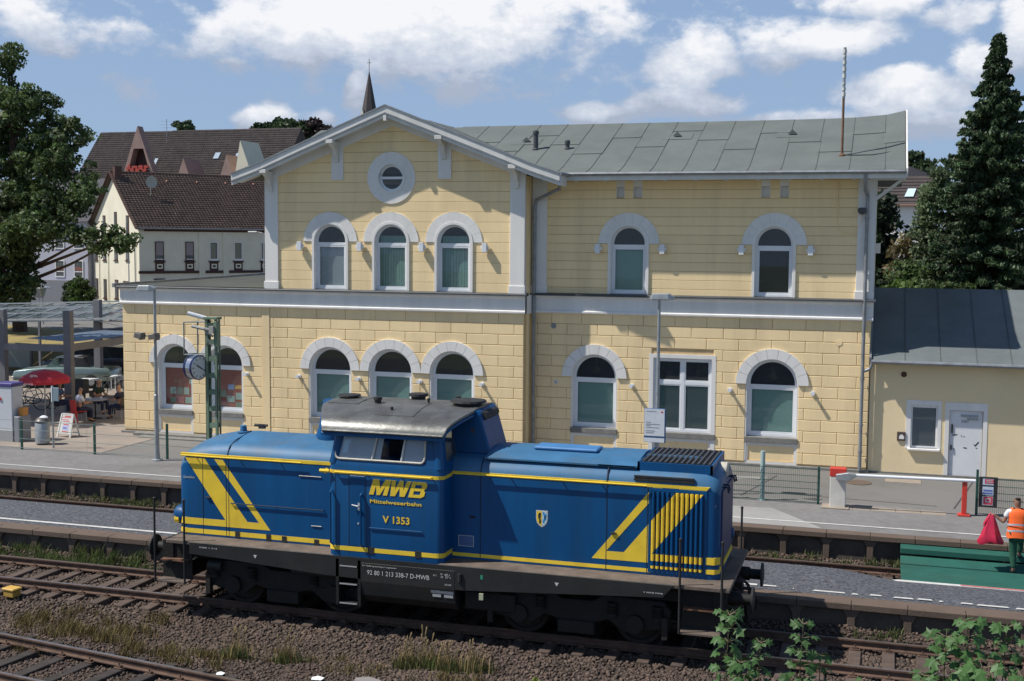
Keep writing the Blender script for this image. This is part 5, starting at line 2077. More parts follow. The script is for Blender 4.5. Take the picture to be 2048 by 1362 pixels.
b = MB()
pv = []
for y in (21.45, 21.7, 22.0, 22.4):
    pv.append([(-9.3, y, roofz_c(y) + .012), (-8.5, y, roofz_c(y) + .012), (-8.5, y, roofz_c(y) - .02), (-9.3, y, roofz_c(y) - .02)])
b.loft(pv)
b.build('roof_hatch', M['roofgrey'], rf)
b = MB()
pv = []
for y in (22.0, 22.4, 22.9):
    pv.append([(-10.55, y, roofz_c(y) + .015), (-9.9, y, roofz_c(y) + .015), (-9.9, y, roofz_c(y) - .02), (-10.55, y, roofz_c(y) - .02)])
b.loft(pv)
b.build('roof_hatch', M['roofgrey'], rf)
for (x, y, r_, h_, nm) in ((-10.35, 22.6, .24, .07, 'exhaust_cover'), (-9.0, 23.0, .20, .12, 'exhaust_cover'), (-7.75, 22.5, .36, .09, 'exhaust_cover'), (-9.55, 22.2, .09, .12, 'horn'), (-8.1, 22.9, .06, .1, 'horn'), (-9.05, 21.72, .03, .07, 'roof_stud'), (-8.55, 22.4, .03, .1, 'roof_stud')):
    b = MB()
    z = roofz_c(y)
    b.lathe([(r_ * .7, -.03), (r_ * .75, h_ * .45), (r_, h_ * .6), (r_ * .96, h_), (r_ * .2, h_ * 1.05)], (x, y, z), 16)
    b.build(nm, M['soot'], rf)
# exhaust and air housings in front of and behind the cab
b = MB()
b.prism_xz([(-7.95, 3.32), (-7.13, 3.32), (-7.36, 4.10), (-7.42, 4.17), (-7.95, 4.17)], 22.05, 23.15)
hs1 = b.build('air_housing', M['blue'], LC, bevel=.03)
text('faded_lettering', '4', -7.55, 3.72, 22.04, .12, M['rust'], hs1)
b = MB()
b.tube([(-7.36, 22.2, 4.04), (-7.36, 23.0, 4.04)], .09, 10)
b.build('exhaust_pipe', M['soot'], hs1, smooth=True)
b = MB()
b.tube([(-10.72, 22.6, 3.36), (-10.66, 22.6, 3.6), (-10.60, 22.6, 4.14)], [.36, .34, .30], 18)
b.build('air_housing', M['blue'], LC, smooth=True)

# ---- buffers, couplers, steps and poles
for x, sx in ((-13.95, -1), (-2.5, 1)):
    for y in (YT - .875, YT + .875):
        b = MB()
        b.lathe([(.13, 0), (.13, .18 * sx), (.10, .2 * sx), (.10, .42 * sx), (.07, .43 * sx)][::1], (x, y, 1.05), 14, 'x')
        bf = b.build('buffer', M['gear'], LC, smooth=True)
        b = MB()
        b.lathe([(.235, .40 * sx), (.23, .435 * sx), (.12, .45 * sx)], (x, y, 1.05), 24, 'x')
        b.build('buffer_disc', M['soot'], bf, smooth=True)
    b = MB()
    b.tube([(x, YT, 1.0), (x + sx * .3, YT, 1.0), (x + sx * .42, YT, .8), (x + sx * .38, YT, .6)], .035, 8)
    b.tube([(x, YT - .2, 1.0), (x + sx * .2, YT - .2, .9), (x + sx * .25, YT - .2, .5), (x + sx * .1, YT - .2, .4)], .03, 8)
    b.tube([(x, YT + .45, 1.1), (x + sx * .2, YT + .45, .95), (x + sx * .28, YT + .4, .55), (x + sx * .15, YT + .35, .45)], .03, 8)
    b.tube([(x, YT - .5, 1.15), (x + sx * .25, YT - .5, 1.0), (x + sx * .3, YT - .45, .6), (x + sx * .15, YT - .4, .5)], .03, 8)
    b.cbox((x + sx * .05, YT, 1.0), (.2, .3, .3))
    b.build('coupling', M['wheel'], LC, kind='stuff')
    b = MB()
    b.cbox((x - sx * .05, YT, .45), (.06, 2.3, .35))
    b.build('rail_guard', M['gear'], LC)
    for y in (YCN, YCF):
        dy = .3 if y == YCN else -.3
        xa, xb = (x - .02, x + .66) if sx < 0 else (x - .80, x - .06)
        for xx in (xa, xb):
            b = MB()
            b.tube([(xx, y, .50), (xx, y, 2.19)], .022, 8)
            b.lathe([(.0, 0), (.03, .02), (.03, .04), (0, .06)], (xx, y, 2.17), 8)
            b.build('pole', M['soot'], LC, smooth=True)
        b = MB()
        b.box(xa, xb, min(y, y + dy), max(y, y + dy), .49, .52)
        b.build('step', M['deck'], LC)
        b = MB()
        b.box(xa + .05, xb - .05, min(y + dy, y + dy * .4), max(y + dy, y + dy * .4), .90, .93)
        b.build('step', M['rust'], LC)
        b = MB()
        b.box(xa, xb, y + dy * .95, y + dy * 1.0, .5, 1.3)
        b.build('step_back', M['gear'], LC)

# ---- bogies
def thing_part(name, loc, parent):
    o = bpy.data.objects.new(name, None)
    COL.objects.link(o)
    o.parent = parent
    o.location = world_of(parent).inverted() @ Vector(loc)
    return o


for bx in (-11.25, -5.25):
    bg_ = thing_part('bogie', (bx, 22.6, .475), LC)
    for y in (21.42, 23.66):
        b = MB()
        b.prism_xz([(bx - 1.75, .78), (bx - 1.6, .95), (bx - .5, .98), (bx - .3, .85), (bx + .3, .85), (bx + .5, .98), (bx + 1.6, .95), (bx + 1.75, .78), (bx + 1.7, .45), (bx + .9, .30), (bx + .6, .52), (bx + .25, .42), (bx - .25, .42), (bx - .6, .52), (bx - .9, .30), (bx - 1.7, .45)], y, y + .12)
        b.box(bx - .35, bx + .35, y - .06, y + .16, .22, .46)
        b.build('bogie_frame', M['gear'], bg_, bevel=.015)
    for dx in (-1.1, 1.1):
        for y, sy in ((YT - .72, -1), (YT + .72, 1)):
            b = MB()
            b.lathe([(.50, -.06 * sy), (.475, -.03 * sy), (.475, .07 * sy), (.40, .075 * sy), (.38, .04 * sy), (.18, .05 * sy), (.12, .09 * sy)], (bx + dx, y, .475), 28, 'y')
            b.build('wheel', M['wheel'], bg_, smooth=True)
        for y in (21.33, 23.75):
            b = MB()
            b.tube([(bx + dx, y, .5), (bx + dx, y + .16, .5)], .17, 14)
            b.build('axle_box', M['gear'], bg_)
            b = MB()
            for ddx in (-.42, .42):
                b.lathe([(.10, .0), (.10, .05), (.08, .06), (.10, .11), (.08, .12), (.10, .17), (.08, .18), (.10, .25)], (bx + dx + ddx, y + .06, .62), 10)
            b.build('coil_spring', M['gear'], bg_, kind='stuff')
            b = MB()
            b.cbox((bx + dx * 1.5, y + .05, .48), (.10, .12, .4))
            b.build('brake_shoe', M['wheel'], bg_)
b = MB()
b.tube([(-11.0, 21.3, .93), (-10.0, 21.3, .90)], .055, 10)
b.tube([(-12.9, 21.4, .85), (-12.6, 21.4, .85)], .11, 10)
b.build('air_tank', M['frame'], LC, smooth=True, kind='stuff')
b = MB()
b.box(-7.4, -6.4, 21.3, 23.8, .5, .85)
b.box(-9.9, -10.6, 21.4, 23.8, .6, .9)
b.build('underfloor_equipment', M['gear'], LC, bevel=.02, kind='stuff')

# ================================================================== PLATFORM FURNITURE
M.update(
    fence=mat('dark_green_fence_paint', (.012, .07, .055), .5, .1),
    wire=mat('pale_fence_wire', (.30, .36, .33), .5, .1, metal=.4),
    wiredark=mat('green_fence_wire', (.03, .085, .065), .5, .1),
    red=mat('signal_red_paint', (.55, .045, .03), .45, .08, 5),
    canopysteel=mat('grey_painted_beam', (.15, .15, .165), .6, .08, 2),
    corr=mat('blue_grey_sheet_roof', (.13, .17, .23), .5, .12, 1.5),
    skin=mat('skin', (.42, .23, .15), .6, .05, 10),
    skindark=mat('tanned_skin', (.26, .13, .085), .6, .05, 10),
    orange=mat('orange_vest_fabric', (.85, .13, .02), .75, .06, 8),
    reflect=mat('grey_reflective_tape', (.45, .45, .50), .5, .05),
    green_tr=mat('green_work_trousers', (.012, .075, .045), .85, .15, 10),
    tee=mat('white_cotton', (.62, .63, .66), .85, .05, 10),
    navy=mat('navy_cloth', (.02, .025, .06), .85, .1),
    darkgreen=mat('dark_green_cloth', (.015, .03, .025), .85, .1),
    bluecloth=mat('blue_cloth', (.05, .09, .22), .85, .1),
    hair=mat('dark_hair', (.02, .014, .01), .8, .2),
    redbag=mat('red_plastic_sack', (.50, .02, .06), .3, .12, 5),
    tyre=mat('black_tyre', (.015, .015, .016), .8, .2),
    carglass=glass('car_glass', (.5, .58, .6), .6, (.18, .24, .26), .03),
)


def mesh_panel(parent, x0, x1, y, z0, z1, dx, m, nh):
    b = MB()
    x = x0
    while x <= x1:
        b.bar((x, y, z0), (x, y, z1), .006, .006)
        x += dx
    b.build('mesh_wires', m, parent, kind='stuff', fix=False)
    for i in range(nh):
        b = MB()
        z = z0 + (z1 - z0) * i / (nh - 1)
        b.bar((x0, y - .008, z), (x1, y - .008, z), .010, .014)
        b.build('rail_wire', m, parent, fix=False)


def post(parent, x, y, z0, z1, w=.06, m=None):
    b = MB()
    b.box(x - w / 2, x + w / 2, y - w / 2, y + w / 2, z0, z1)
    b.build('post', m or M['fence'], parent)


t = thing('fence', 'low green fence with pale horizontal wires beside the left street lamp', 'fence', (-25, 32.9, .55))
for x in (-29.5, -26.7, -23.93, -21.28):
    post(t, x, 32.9, .5, 1.55 + (.12 if x > -22 else 0))
mesh_panel(t, -32, -21.3, 32.88, .62, 1.5, 2.6, M['wire'], 4)
t = thing('fence', 'green mesh fence panel left of the white barrier pillar', 'fence', (-4, 32.8, .55))
for x in (-9.0, -6.5, -4.0, -1.5):
    post(t, x, 32.8, .5, 1.55)
mesh_panel(t, -9.0, -1.5, 32.77, .6, 1.48, .05, M['wiredark'], 6)
t = thing('fence', 'green mesh fence right of the red barrier rest, with the poster case on it', 'fence', (4, 32.8, .55))
for x in (2.42, 4.9, 7.4):
    post(t, x, 32.8, .5, 1.72)
mesh_panel(t, 2.45, 7.4, 32.77, .6, 1.5, .05, M['wiredark'], 6)

t = thing('barrier', 'white barrier boom between a red-topped white pillar and a red rest post', 'barrier', (-1.0, 32.6, .55))
b = MB()
b.box(-1.2, -.80, 32.45, 32.75, .55, 1.38)
b.build('pillar', mat('cream_barrier_paint', (.62, .60, .55), .5, .06, 3, dirt=(.4, .36, .3), dirt_amt=.4), t, bevel=.015)
b = MB()
b.box(-1.21, -.79, 32.44, 32.76, 1.38, 1.60)
b.build('pillar_cap', M['red'], t, bevel=.015)
b = MB()
b.prism_xz([(-1.05, 1.32), (-1.05, 1.46), (-.75, 1.52), (-.55, 1.50), (-.55, 1.42), (-.75, 1.30)], 32.30, 32.44)
b.build('boom_bracket', M['steel'], t, bevel=.01)
b = MB()
b.tube([(-.70, 32.37, 1.46), (2.36, 32.55, 1.47)], .042, 10)
b.build('boom', M['pvc'], t, smooth=True)
b = MB()
b.box(2.05, 2.17, 32.53, 32.64, .6, 1.46)
b.box(1.96, 2.26, 32.46, 32.72, .55, .60)
b.build('rest_post', M['red'], t, bevel=.01)
b = MB()
b.box(-1.4, -.7, 32.3, 32.85, .548, .585)
b.build('base_slab', bpy.data.materials['beige_slab'], t, bevel=.01)

b = MB()
b.tube([(-2.97, 32.85, .55), (-2.97, 32.85, 1.88)], .065, 10)
b.lathe([(.10, 0), (.10, .03)], (-2.97, 32.85, .55), 10)
tag(b.build('bollard_post', mat('pale_turquoise_paint', (.33, .43, .42), .5, .08), smooth=True), 'tall pale turquoise post behind the mesh fence beside the locomotive', 'post')


def poster(parent, x0, x1, z0, z1, y, m, name='poster'):
    b = MB()
    b.add([(x0, y, z0), (x1, y, z0), (x1, y, z1), (x0, y, z1)], [(0, 1, 2, 3)])
    return b.build(name, m, parent, fix=False)


def flat(name, c, r=.6):
    if name in bpy.data.materials:
        return bpy.data.materials[name]
    return mat(name, c, r, .04, 12)


t = thing('poster_case', 'black poster case with three small bills hanging on the right fence', 'notice board', (2.67, 32.72, .8))
b = MB()
b.box(2.46, 2.90, 32.68, 32.75, .80, 1.56)
b.build('case', M['black'], t, bevel=.008)
for i, (z0, z1, m_) in enumerate(((1.36, 1.52, flat('pale_blue_paper', (.50, .58, .68))), (1.10, 1.32, flat('pale_blue_paper', (.5, .58, .68))), (.84, 1.07, flat('white_paper', (.6, .6, .6))))):
    poster(t, 2.54, 2.80, z0, z1, 32.676, m_)
for (x0, x1, z0, z1, m_) in ((2.59, 2.80, 1.40, 1.51, flat('red_print', (.55, .06, .10))), (2.57, 2.79, .86, 1.06, flat('red_print', (.55, .06, .10))), (2.56, 2.78, 1.20, 1.24, flat('blue_print', (.1, .14, .40))), (2.56, 2.78, 1.13, 1.17, flat('blue_print', (.1, .14, .4)))):
    poster(t, x0, x1, z0, z1, 32.672, m_, 'poster_print')
for z in (1.43, 1.47):
    poster(t, 2.62, 2.78, z, z + .015, 32.669, flat('white_paper', (.6, .6, .6)), 'poster_print')
b = MB()
b.ring_xz(rect(2.62, 2.74, .92, 1.02), rect(2.64, 2.72, .94, 1.0), 32.668, 32.67, closed=True)
b.build('poster_print', flat('white_paper', (.6, .6, .6)), t)

# ---- lamps


def platform_lamp(x, y, ztop, label, head_dx, head_w):
    t = thing('street_lamp', label, 'street lamp', (x, y, .55), group='platform lamps')
    b = MB()
    b.tube([(x, y, .55), (x, y, 2.6), (x, y, 2.62), (x, y, ztop)], [.075, .07, .052, .04], 12)
    b.lathe([(.17, 0), (.17, .04), (.09, .06), (.085, .25)], (x, y, .55), 12)
    b.build('pole', M['steel'], t, smooth=True)
    b = MB()
    x0, x1 = x + head_dx - head_w / 2, x + head_dx + head_w / 2
    b.loft([[(xx, y - w, ztop + z) for w, z in ((.0 - hw, -.03), (-hw * .2 + 0, .0), (-hw * .9, .0 + hh), (hw * .9, hh), (hw, -.03))] for xx, hw, hh in ((x0, .10, .03), (x0 + .08, .14, .12), (x1 - .15, .15, .13), (x1, .08, .05))])
    b.build('lamp_head', M['steel'], t, bevel=.01)
    b = MB()
    b.box(x0 + .08, x1 - .16, y - .11, y + .11, ztop - .05, ztop - .028)
    b.build('lamp_lens', flat('milky_lens', (.5, .52, .54), .3), t)
    return t


lp = platform_lamp(-21.45, 32.6, 5.86, 'tall grey lamp post with two small loudspeakers before the left wing', -.28, .62)
for x, rz_ in ((-21.93, .25), (-21.42, -.2)):
    b = MB()
    b.cbox((x, 32.5, 4.43), (.30, .2, .16), Matrix.Rotation(rz_, 3, 'Y'))
    b.cbox((x + .12, 32.44, 4.43), (.06, .24, .22), Matrix.Rotation(rz_, 3, 'Y'))
    b.build('loudspeaker', flat('weathered_brown_metal', (.14, .13, .12)), lp, bevel=.01)
b = MB()
b.bar((-22.0, 32.55, 4.43), (-21.4, 32.55, 4.43), .03)
b.build('bracket', M['steel'], lp)
lp = platform_lamp(-5.78, 32.5, 5.93, 'tall grey lamp post carrying a white notice, before the rectangular window', .08, .66)
b = MB()
b.box(-6.12, -5.53, 32.38, 32.44, 2.02, 2.95)
sg = b.build('notice_sign', flat('blue_sign_edge', (.02, .08, .22)), lp, bevel=.01)
poster(sg, -6.11, -5.56, 2.20, 2.94, 32.375, flat('sign_white', (.60, .64, .68)), 'sign_face')
poster(sg, -6.11, -5.56, 2.03, 2.15, 32.375, flat('sign_white', (.6, .64, .68)), 'sign_face')
poster(sg, -5.66, -5.60, 2.84, 2.88, 32.372, M['red'], 'sign_print')
for (z, w) in ((2.86, .28), (2.56, .13), (2.51, .38), (2.47, .12), (2.42, .36), (2.33, .25), (2.28, .22)):
    poster(sg, -6.06, -6.06 + w, z, z + .018, 32.372, flat('grey_print', (.25, .28, .32)), 'sign_print')

# ---- lattice mast with clock and camera
t = thing('lattice_mast', 'green lattice mast with side frame and brackets in front of the left wing', 'mast', (-19.1, 32, .55))
b = MB()
for x in (-19.29, -18.90):
    b.box(x, x + .012, 31.90, 31.95, .5, 5.05)
    b.box(x if x < -19.1 else x - .075, x + .085 if x < -19.1 else x + .012, 31.90, 31.912, .5, 5.05)
    b.box(x, x + .012, 32.05, 32.10, .5, 5.05)
    b.box(x if x < -19.1 else x - .05, x + .085 if x < -19.1 else x + .012, 32.088, 32.10, .5, 5.05)
b.build('chord', M['greensteel'], t)
z = .8
while z < 5.0:
    for y in (31.913, 32.075):
        b = MB()
        b.box(-19.26, -18.92, y, y + .012, z, z + .14)
        b.build('batten', M['greensteel'], t)
    z += .50
b = MB()
b.box(-19.32, -18.86, 31.85, 32.15, 5.05, 5.12)
b.box(-18.94, -18.84, 31.80, 32.0, 4.25, 5.0)
b.build('mast_head', M['greensteel'], t, bevel=.005)
b = MB()
for p_, q_ in (((-19.94, 31.8, 3.98), (-19.94, 31.8, 4.95)), ((-19.72, 32.2, 3.98), (-19.72, 32.2, 4.95)), ((-19.94, 31.8, 4.95), (-19.2, 31.8, 4.98)), ((-19.94, 31.8, 3.98), (-19.2, 31.8, 3.99)), ((-19.94, 31.8, 4.95), (-19.72, 32.2, 4.95)), ((-19.72, 32.2, 4.95), (-19.2, 32.2, 4.98)), ((-19.72, 32.2, 3.99), (-19.2, 32.2, 3.99)), ((-19.94, 31.8, 3.99), (-19.72, 32.2, 3.99))):
    b.tube([p_, q_], .02, 6)
b.build('side_frame', flat('slate_steel', (.16, .20, .20)), t)
b = MB()
b.tube([(-19.6, 31.7, 4.85), (-19.2, 31.7, 4.78), (-18.95, 31.8, 4.72)], .05, 8)
b.tube([(-19.2, 31.75, 4.72), (-18.95, 31.78, 4.55)], .03, 6)
b.tube([(-19.15, 31.75, 4.55), (-18.98, 31.8, 4.25)], .02, 6)
b.cbox((-18.98, 31.78, 4.75), (.14, .14, .22))
b.build('bracket', flat('light_cast_metal', (.36, .35, .32)), t)
t = thing('security_camera', 'white security camera on top of the green lattice mast', 'camera', (-19.45, 31.9, 5.1))
b = MB()
b.tube([(-19.80, 31.8, 5.22), (-19.25, 32.0, 5.06)], .065, 10)
b.build('housing', M['pvc'], t, smooth=False)
b = MB()
b.tube([(-19.28, 31.98, 5.07), (-19.18, 32.02, 5.04)], .068, 10)
b.build('front_cap', M['black'], t)
t = thing('station_clock', 'round double-faced station clock with blue rims hanging on the lattice mast', 'clock', (-19.55, 31.8, 3.62))
cn = Vector((.97, -.24, 0)).normalized()
cx_ = Vector((-19.52, 31.75, 3.62))


def disc_along(b, c, n, prof, k=28):
    a = n.cross(Vector((0, 0, 1))).normalized()
    u = Vector((0, 0, 1))
    base = len(b.v)
    for r_, s_ in prof:
        for i in range(k):
            th = 2 * math.pi * i / k
            b.v.append(tuple(c + n * s_ + (a * math.cos(th) + u * math.sin(th)) * r_))
    for i in range(len(prof) - 1):
        for j in range(k):
            b.f.append([base + i * k + j, base + i * k + (j + 1) % k, base + (i + 1) * k + (j + 1) % k, base + (i + 1) * k + j])
            b.m.append(b.mi)
    b.f.append([base + j for j in range(k)][::-1])
    b.f.append([base + (len(prof) - 1) * k + j for j in range(k)])
    b.m += [b.mi] * 2


b = MB()
disc_along(b, cx_, cn, [(.33, -.17), (.365, -.16), (.365, -.10), (.35, -.09), (.35, -.03), (.35, .03), (.35, .09), (.365, .10), (.365, .16), (.33, .17)])
b.build('clock_case', mat('polished_clock_case', (.50, .52, .56), .2, .05, metal=.9), t)
for s0, s1 in ((-.165, -.095), (.095, .165)):
    b = MB()
    disc_along(b, cx_, cn, [(.36, s0), (.372, s0 + .01), (.372, s1 - .01), (.36, s1)])
    b.build('rim', flat('dark_blue_enamel', (.012, .02, .09), .25), t)
b = MB()
disc_along(b, cx_, cn, [(.33, .168), (.33, .174)])
fc_ = b.build('clock_face', flat('clock_white', (.62, .63, .60)), t)
a_ = cn.cross(Vector((0, 0, 1))).normalized() * -1
b = MB()
for i in range(12):
    th = 2 * math.pi * i / 12
    d_ = a_ * math.sin(th) + Vector((0, 0, 1)) * math.cos(th)
    b.bar(cx_ + cn * .177 + d_ * .24, cx_ + cn * .177 + d_ * .31, .022, .004, up=tuple(cn))
b.build('hour_marks', M['black'], fc_, kind='stuff')
for th, L_, w_, nm in ((R(300 - 0), .17, .035, 'hour_hand'), (R(118), .25, .026, 'minute_hand')):
    b = MB()
    d_ = a_ * math.sin(th) + Vector((0, 0, 1)) * math.cos(th)
    b.bar(cx_ + cn * .182 - d_ * .05, cx_ + cn * .182 + d_ * L_, w_, .004, up=tuple(cn))
    b.build(nm, M['black'], fc_)
b = MB()
b.tube([(-19.55, 31.85, 3.98), (-19.52, 31.76, 3.95)], .03, 6)
b.build('hanger', M['steel'], t)

# ---- posters in the left wing windows
for cx, y in ((-23.64, YB), (-21.66, YB)):
    w = [o for o in bpy.data.objects if o.parent == ST and o.name.startswith('window') and o.type == 'MESH']
    x0, x1 = cx - .58, cx + .58
    poster(ST, x0, x1, 1.55, 2.99, y + .30, flat('rust_red_poster', (.36, .07, .03)), 'window_poster')
cards = [(-23.25, 2.35, .22, .38, 0), (-24.02, 1.98, .24, .24, 1), (-23.74, 1.97, .24, .25, 2), (-23.46, 1.97, .2, .25, 1), (-24.02, 1.66, .22, .2, 2), (-23.76, 1.66, .3, .22, 3), (-23.42, 1.66, .25, .22, 1),
         (-21.72, 2.22, .24, .18, 4), (-21.46, 2.25, .28, .13, 5), (-22.05, 1.95, .26, .22, 2), (-21.76, 1.78, .30, .22, 1), (-21.42, 1.88, .26, .24, 1), (-21.42, 1.60, .26, .2, 2), (-21.98, 1.62, .16, .2, 3)]
cm = [flat('red_print', (.55, .06, .1)), flat('pale_mint_card', (.40, .48, .42)), flat('olive_card', (.24, .27, .18)), flat('rose_card', (.45, .14, .13)), flat('light_blue_card', (.35, .42, .72)), flat('orange_card', (.70, .36, .05))]
for x, z, w_, h_, k in cards:
    poster(ST, x, x + w_, z, z + h_, YB + .294, cm[max(k, 1) if k != 0 else 1], 'window_card')
for (x, z, w_, h_) in ((-23.95, 2.62, .35, .012), (-23.85, 2.36, .10, .14), (-23.70, 2.36, .11, .14), (-23.95, 2.28, .4, .008)):
    poster(ST, x, x + w_, z, z + h_, YB + .297, flat('faint_print', (.38, .16, .10)), 'window_print')

# ---- ticket machine, bin, small sign, A-board
t = thing('ticket_machine', 'white ticket machine with violet top at the left edge', 'ticket machine', (-28.2, 34.2, .55))
b = MB()
b.box(-28.6, -27.95, 34.0, 34.55, .55, 2.42)
b.build('cabinet', flat('cabinet_white', (.55, .57, .60)), t, bevel=.02)
b = MB()
b.box(-28.63, -27.92, 33.97, 34.58, 2.42, 2.54)
b.build('top', flat('violet_paint', (.06, .05, .20)), t, bevel=.02)
b = MB()
b.box(-28.61, -27.94, 33.99, 34.56, .55, .95)
b.build('base', flat('cabinet_base', (.33, .34, .34)), t, bevel=.01)
b = MB()
b.tube([(-28.42, 33.99, 2.0), (-28.42, 33.97, 2.0)], .06, 10)
b.build('emblem', M['red'], t)
b = MB()
b.box(-27.86, -27.70, 34.2, 34.5, 1.42, 1.70)
tag(b.build('ticket_validator', flat('validator_orange', (.60, .25, .05)), bevel=.01), 'small orange ticket validator behind the ticket machine', 'validator')
b = MB()
b.box(-27.90, -27.68, 34.0, 34.6, .55, 1.42)
tag(b.build('service_cabinet', flat('grey_cabinet', (.24, .25, .27)), bevel=.02), 'grey service cabinet standing right beside the ticket machine', 'cabinet')
t = thing('litter_bin', 'round pale metal litter bin with a dark lid behind the left fence', 'bin', (-26.72, 33.95, .55))
b = MB()
b.lathe([(.20, .04), (.235, .06), (.235, .72), (.22, .74)], (-26.72, 33.95, .55), 20)
b.build('body', M['steel'], t, smooth=True)
b = MB()
b.lathe([(.235, .74), (.245, .80), (.15, .90), (.05, .93)], (-26.72, 33.95, .55), 20)
b.build('lid', flat('bin_lid', (.10, .09, .085), .4), t, smooth=True)
b = MB()
b.lathe([(.12, .88), (.14, .92), (.06, .97), (.02, .98)], (-26.66, 33.95, .55), 14)
b.build('knob', M['pvc'], t, smooth=True)
t = thing('sign_post', 'thin grey post with a narrow blue-grey sign between fence and café board', 'sign', (-25.87, 33.4, .55))
b = MB()
b.tube([(-25.87, 33.4, .55), (-25.87, 33.4, 2.62)], .03, 8)
b.build('pole', M['steel'], t, smooth=True)
b = MB()
b.box(-25.84, -25.60, 33.36, 33.40, 2.12, 2.56)
b.build('sign_panel', flat('blue_grey_sign', (.20, .26, .30)), t, bevel=.01)
b = MB()
b.box(-25.885, -25.845, 33.35, 33.42, 2.1, 2.6)
b.build('sign_edge', M['pvc'], t)
t = thing('sandwich_board', 'white café sandwich board with red writing on the pavement', 'sandwich board', (-26.95, 35.6, .55), R(-10))
b = MB()
for s_ in (-1, 1):
    for x in (-.27, .27):
        b.bar((x * 1.12, s_ * .22, 0), (x * .96, s_ * .02, .78), .06, .03)
    b.bar((-.27, s_ * .185, .13), (.27, s_ * .185, .13), .03, .04)
    b.bar((-.26, s_ * .02, .78), (.26, s_ * .02, .78), .03, .05)
fr_ = b.build('board_frame', flat('board_white', (.62, .63, .60)), t, local=True)
tl = math.atan2(.2, .78)


def bq(x0, x1, z0, z1, off, m_, nm):
    q = MB()
    f_ = lambda z: -(.22 - .2 * z / .78) - off
    q.add([(x0, f_(z0), z0), (x1, f_(z0), z0), (x1, f_(z1), z1), (x0, f_(z1), z1)], [(0, 1, 2, 3)])
    q.build(nm, m_, t, local=True, fix=False)


bq(-.25, .25, .14, .77, .004, flat('board_white', (.62, .63, .6)), 'board_panel')
bq(-.22, .20, .66, .69, .008, flat('pink_print', (.55, .18, .20)), 'board_print')
bq(-.10, .20, .70, .73, .008, M['red'], 'board_print')
bq(-.20, .12, .58, .61, .008, flat('pink_print', (.55, .18, .2)), 'board_print')
bq(-.15, .20, .52, .55, .008, flat('pink_print', (.55, .18, .2)), 'board_print')
bq(-.10, .15, .42, .45, .008, M['red'], 'board_print')
bq(-.13, .17, .24, .42, .008, flat('pale_violet_print', (.45, .47, .68)), 'board_print')
bq(-.10, .08, .30, .34, .010, flat('blue_print', (.1, .14, .4)), 'board_print')
bq(-.12, .18, .17, .21, .008, M['red'], 'board_print')

# ---- canopy of the forecourt
t = thing('forecourt_canopy', 'grey steel canopy with high posts and low sheet roof left of the station', 'canopy', (-31, 42, .55))
for x, y, zt in ((-30.63, 40.6, 4.58), (-35.52, 42.75, 4.42), (-34.46, 47.8, 4.62), (-40.3, 45.0, 4.3)):
    b = MB()
    b.box(x - .17, x + .17, y - .12, y + .12, .5, zt)
    b.build('post', M['canopysteel'], t, bevel=.01)
for p_, q_ in (((-35.5, 42.75, 2.84), (-30.6, 40.6, 3.10)), ((-30.6, 40.75, 3.12), (-30.6, 47.5, 3.16)), ((-40.3, 45.0, 2.6), (-35.5, 42.75, 2.8)), ((-34.46, 47.8, 3.0), (-30.6, 47.6, 3.1))):
    b = MB()
    b.bar(p_, q_, .12, .28)
    b.build('beam', M['canopysteel'], t)
b = MB()
n_ = 26
P0, P1, P2, P3 = Vector((-34.3, 42.7, 3.22)), Vector((-30.7, 40.8, 3.32)), Vector((-30.7, 48.3, 3.34)), Vector((-33.6, 49.0, 3.28))
lp0, lp1 = [], []
for i in range(n_ + 1):
    f = i / n_
    dz = .03 * (i % 2)
    lp0.append(P0.lerp(P1, f) + Vector((0, 0, dz)))
    lp1.append(P3.lerp(P2, f) + Vector((0, 0, dz)))
b.add(lp0 + lp1, [(i, i + 1, n_ + 2 + i, n_ + 1 + i) for i in range(n_)])
b.build('sheet_roof', M['corr'], t, fix=False)
# second structure behind: glazed bicycle shelter roof
t = thing('glass_shelter', 'long dark glazed shelter roof with thin steel bars behind the canopy', 'shelter', (-42, 56, .55))
G0, G1, G2, G3 = Vector((-46, 50.5, 3.1)), Vector((-30.0, 46.0, 3.9)), Vector((-36.0, 62, 3.9)), Vector((-56, 66, 3.0))
for i in range(10):
    f0, f1 = i / 10 + .003, (i + 1) / 10 - .003
    b = MB()
    a_0, a_1, b_0, b_1 = G0.lerp(G1, f0), G0.lerp(G1, f1), G3.lerp(G2, f0), G3.lerp(G2, f1)
    b.add([a_0, a_1, b_1, b_0], [(0, 1, 2, 3)])
    b.build('roof_pane', M.get('shelterglass') or M.setdefault('shelterglass', mat('dirty_roof_glass', (.09, .12, .13), .15, .5, 2.5, 0, dirt=(.02, .04, .035), dirt_amt=.8, dirt_scale=1.0)), t, fix=False)
for i in range(11):
    f = i / 10
    b = MB()
    b.bar(G0.lerp(G1, f) + Vector((0, 0, .06)), G3.lerp(G2, f) + Vector((0, 0, .06)), .06, .08)
    b.build('roof_bar', M['steel'], t)
for f in (0, .33, .66, 1):
    b = MB()
    b.bar(G0.lerp(G3, f) + Vector((0, 0, .1)), G1.lerp(G2, f) + Vector((0, 0, .1)), .07, .09)
    b.build('roof_bar', M['steel'], t)
for g_ in (G1, G2, G3, G0.lerp(G1, .5)):
    b = MB()
    b.bar((g_.x, g_.y, .5), (g_.x, g_.y, g_.z), .1, .1)
    b.build('post', M['canopysteel'], t)
b = MB()
b.bar((-35.5, 42.8, 4.3), (-30.6, 40.7, 4.4), .015)
b.build('tension_wire', M['steel'], t)
b = MB()
b.bar((-30.6, 40.7, 4.45), (-26.0, 42.0, 3.3), .02)
b.build('tension_wire', M['steel'], t)

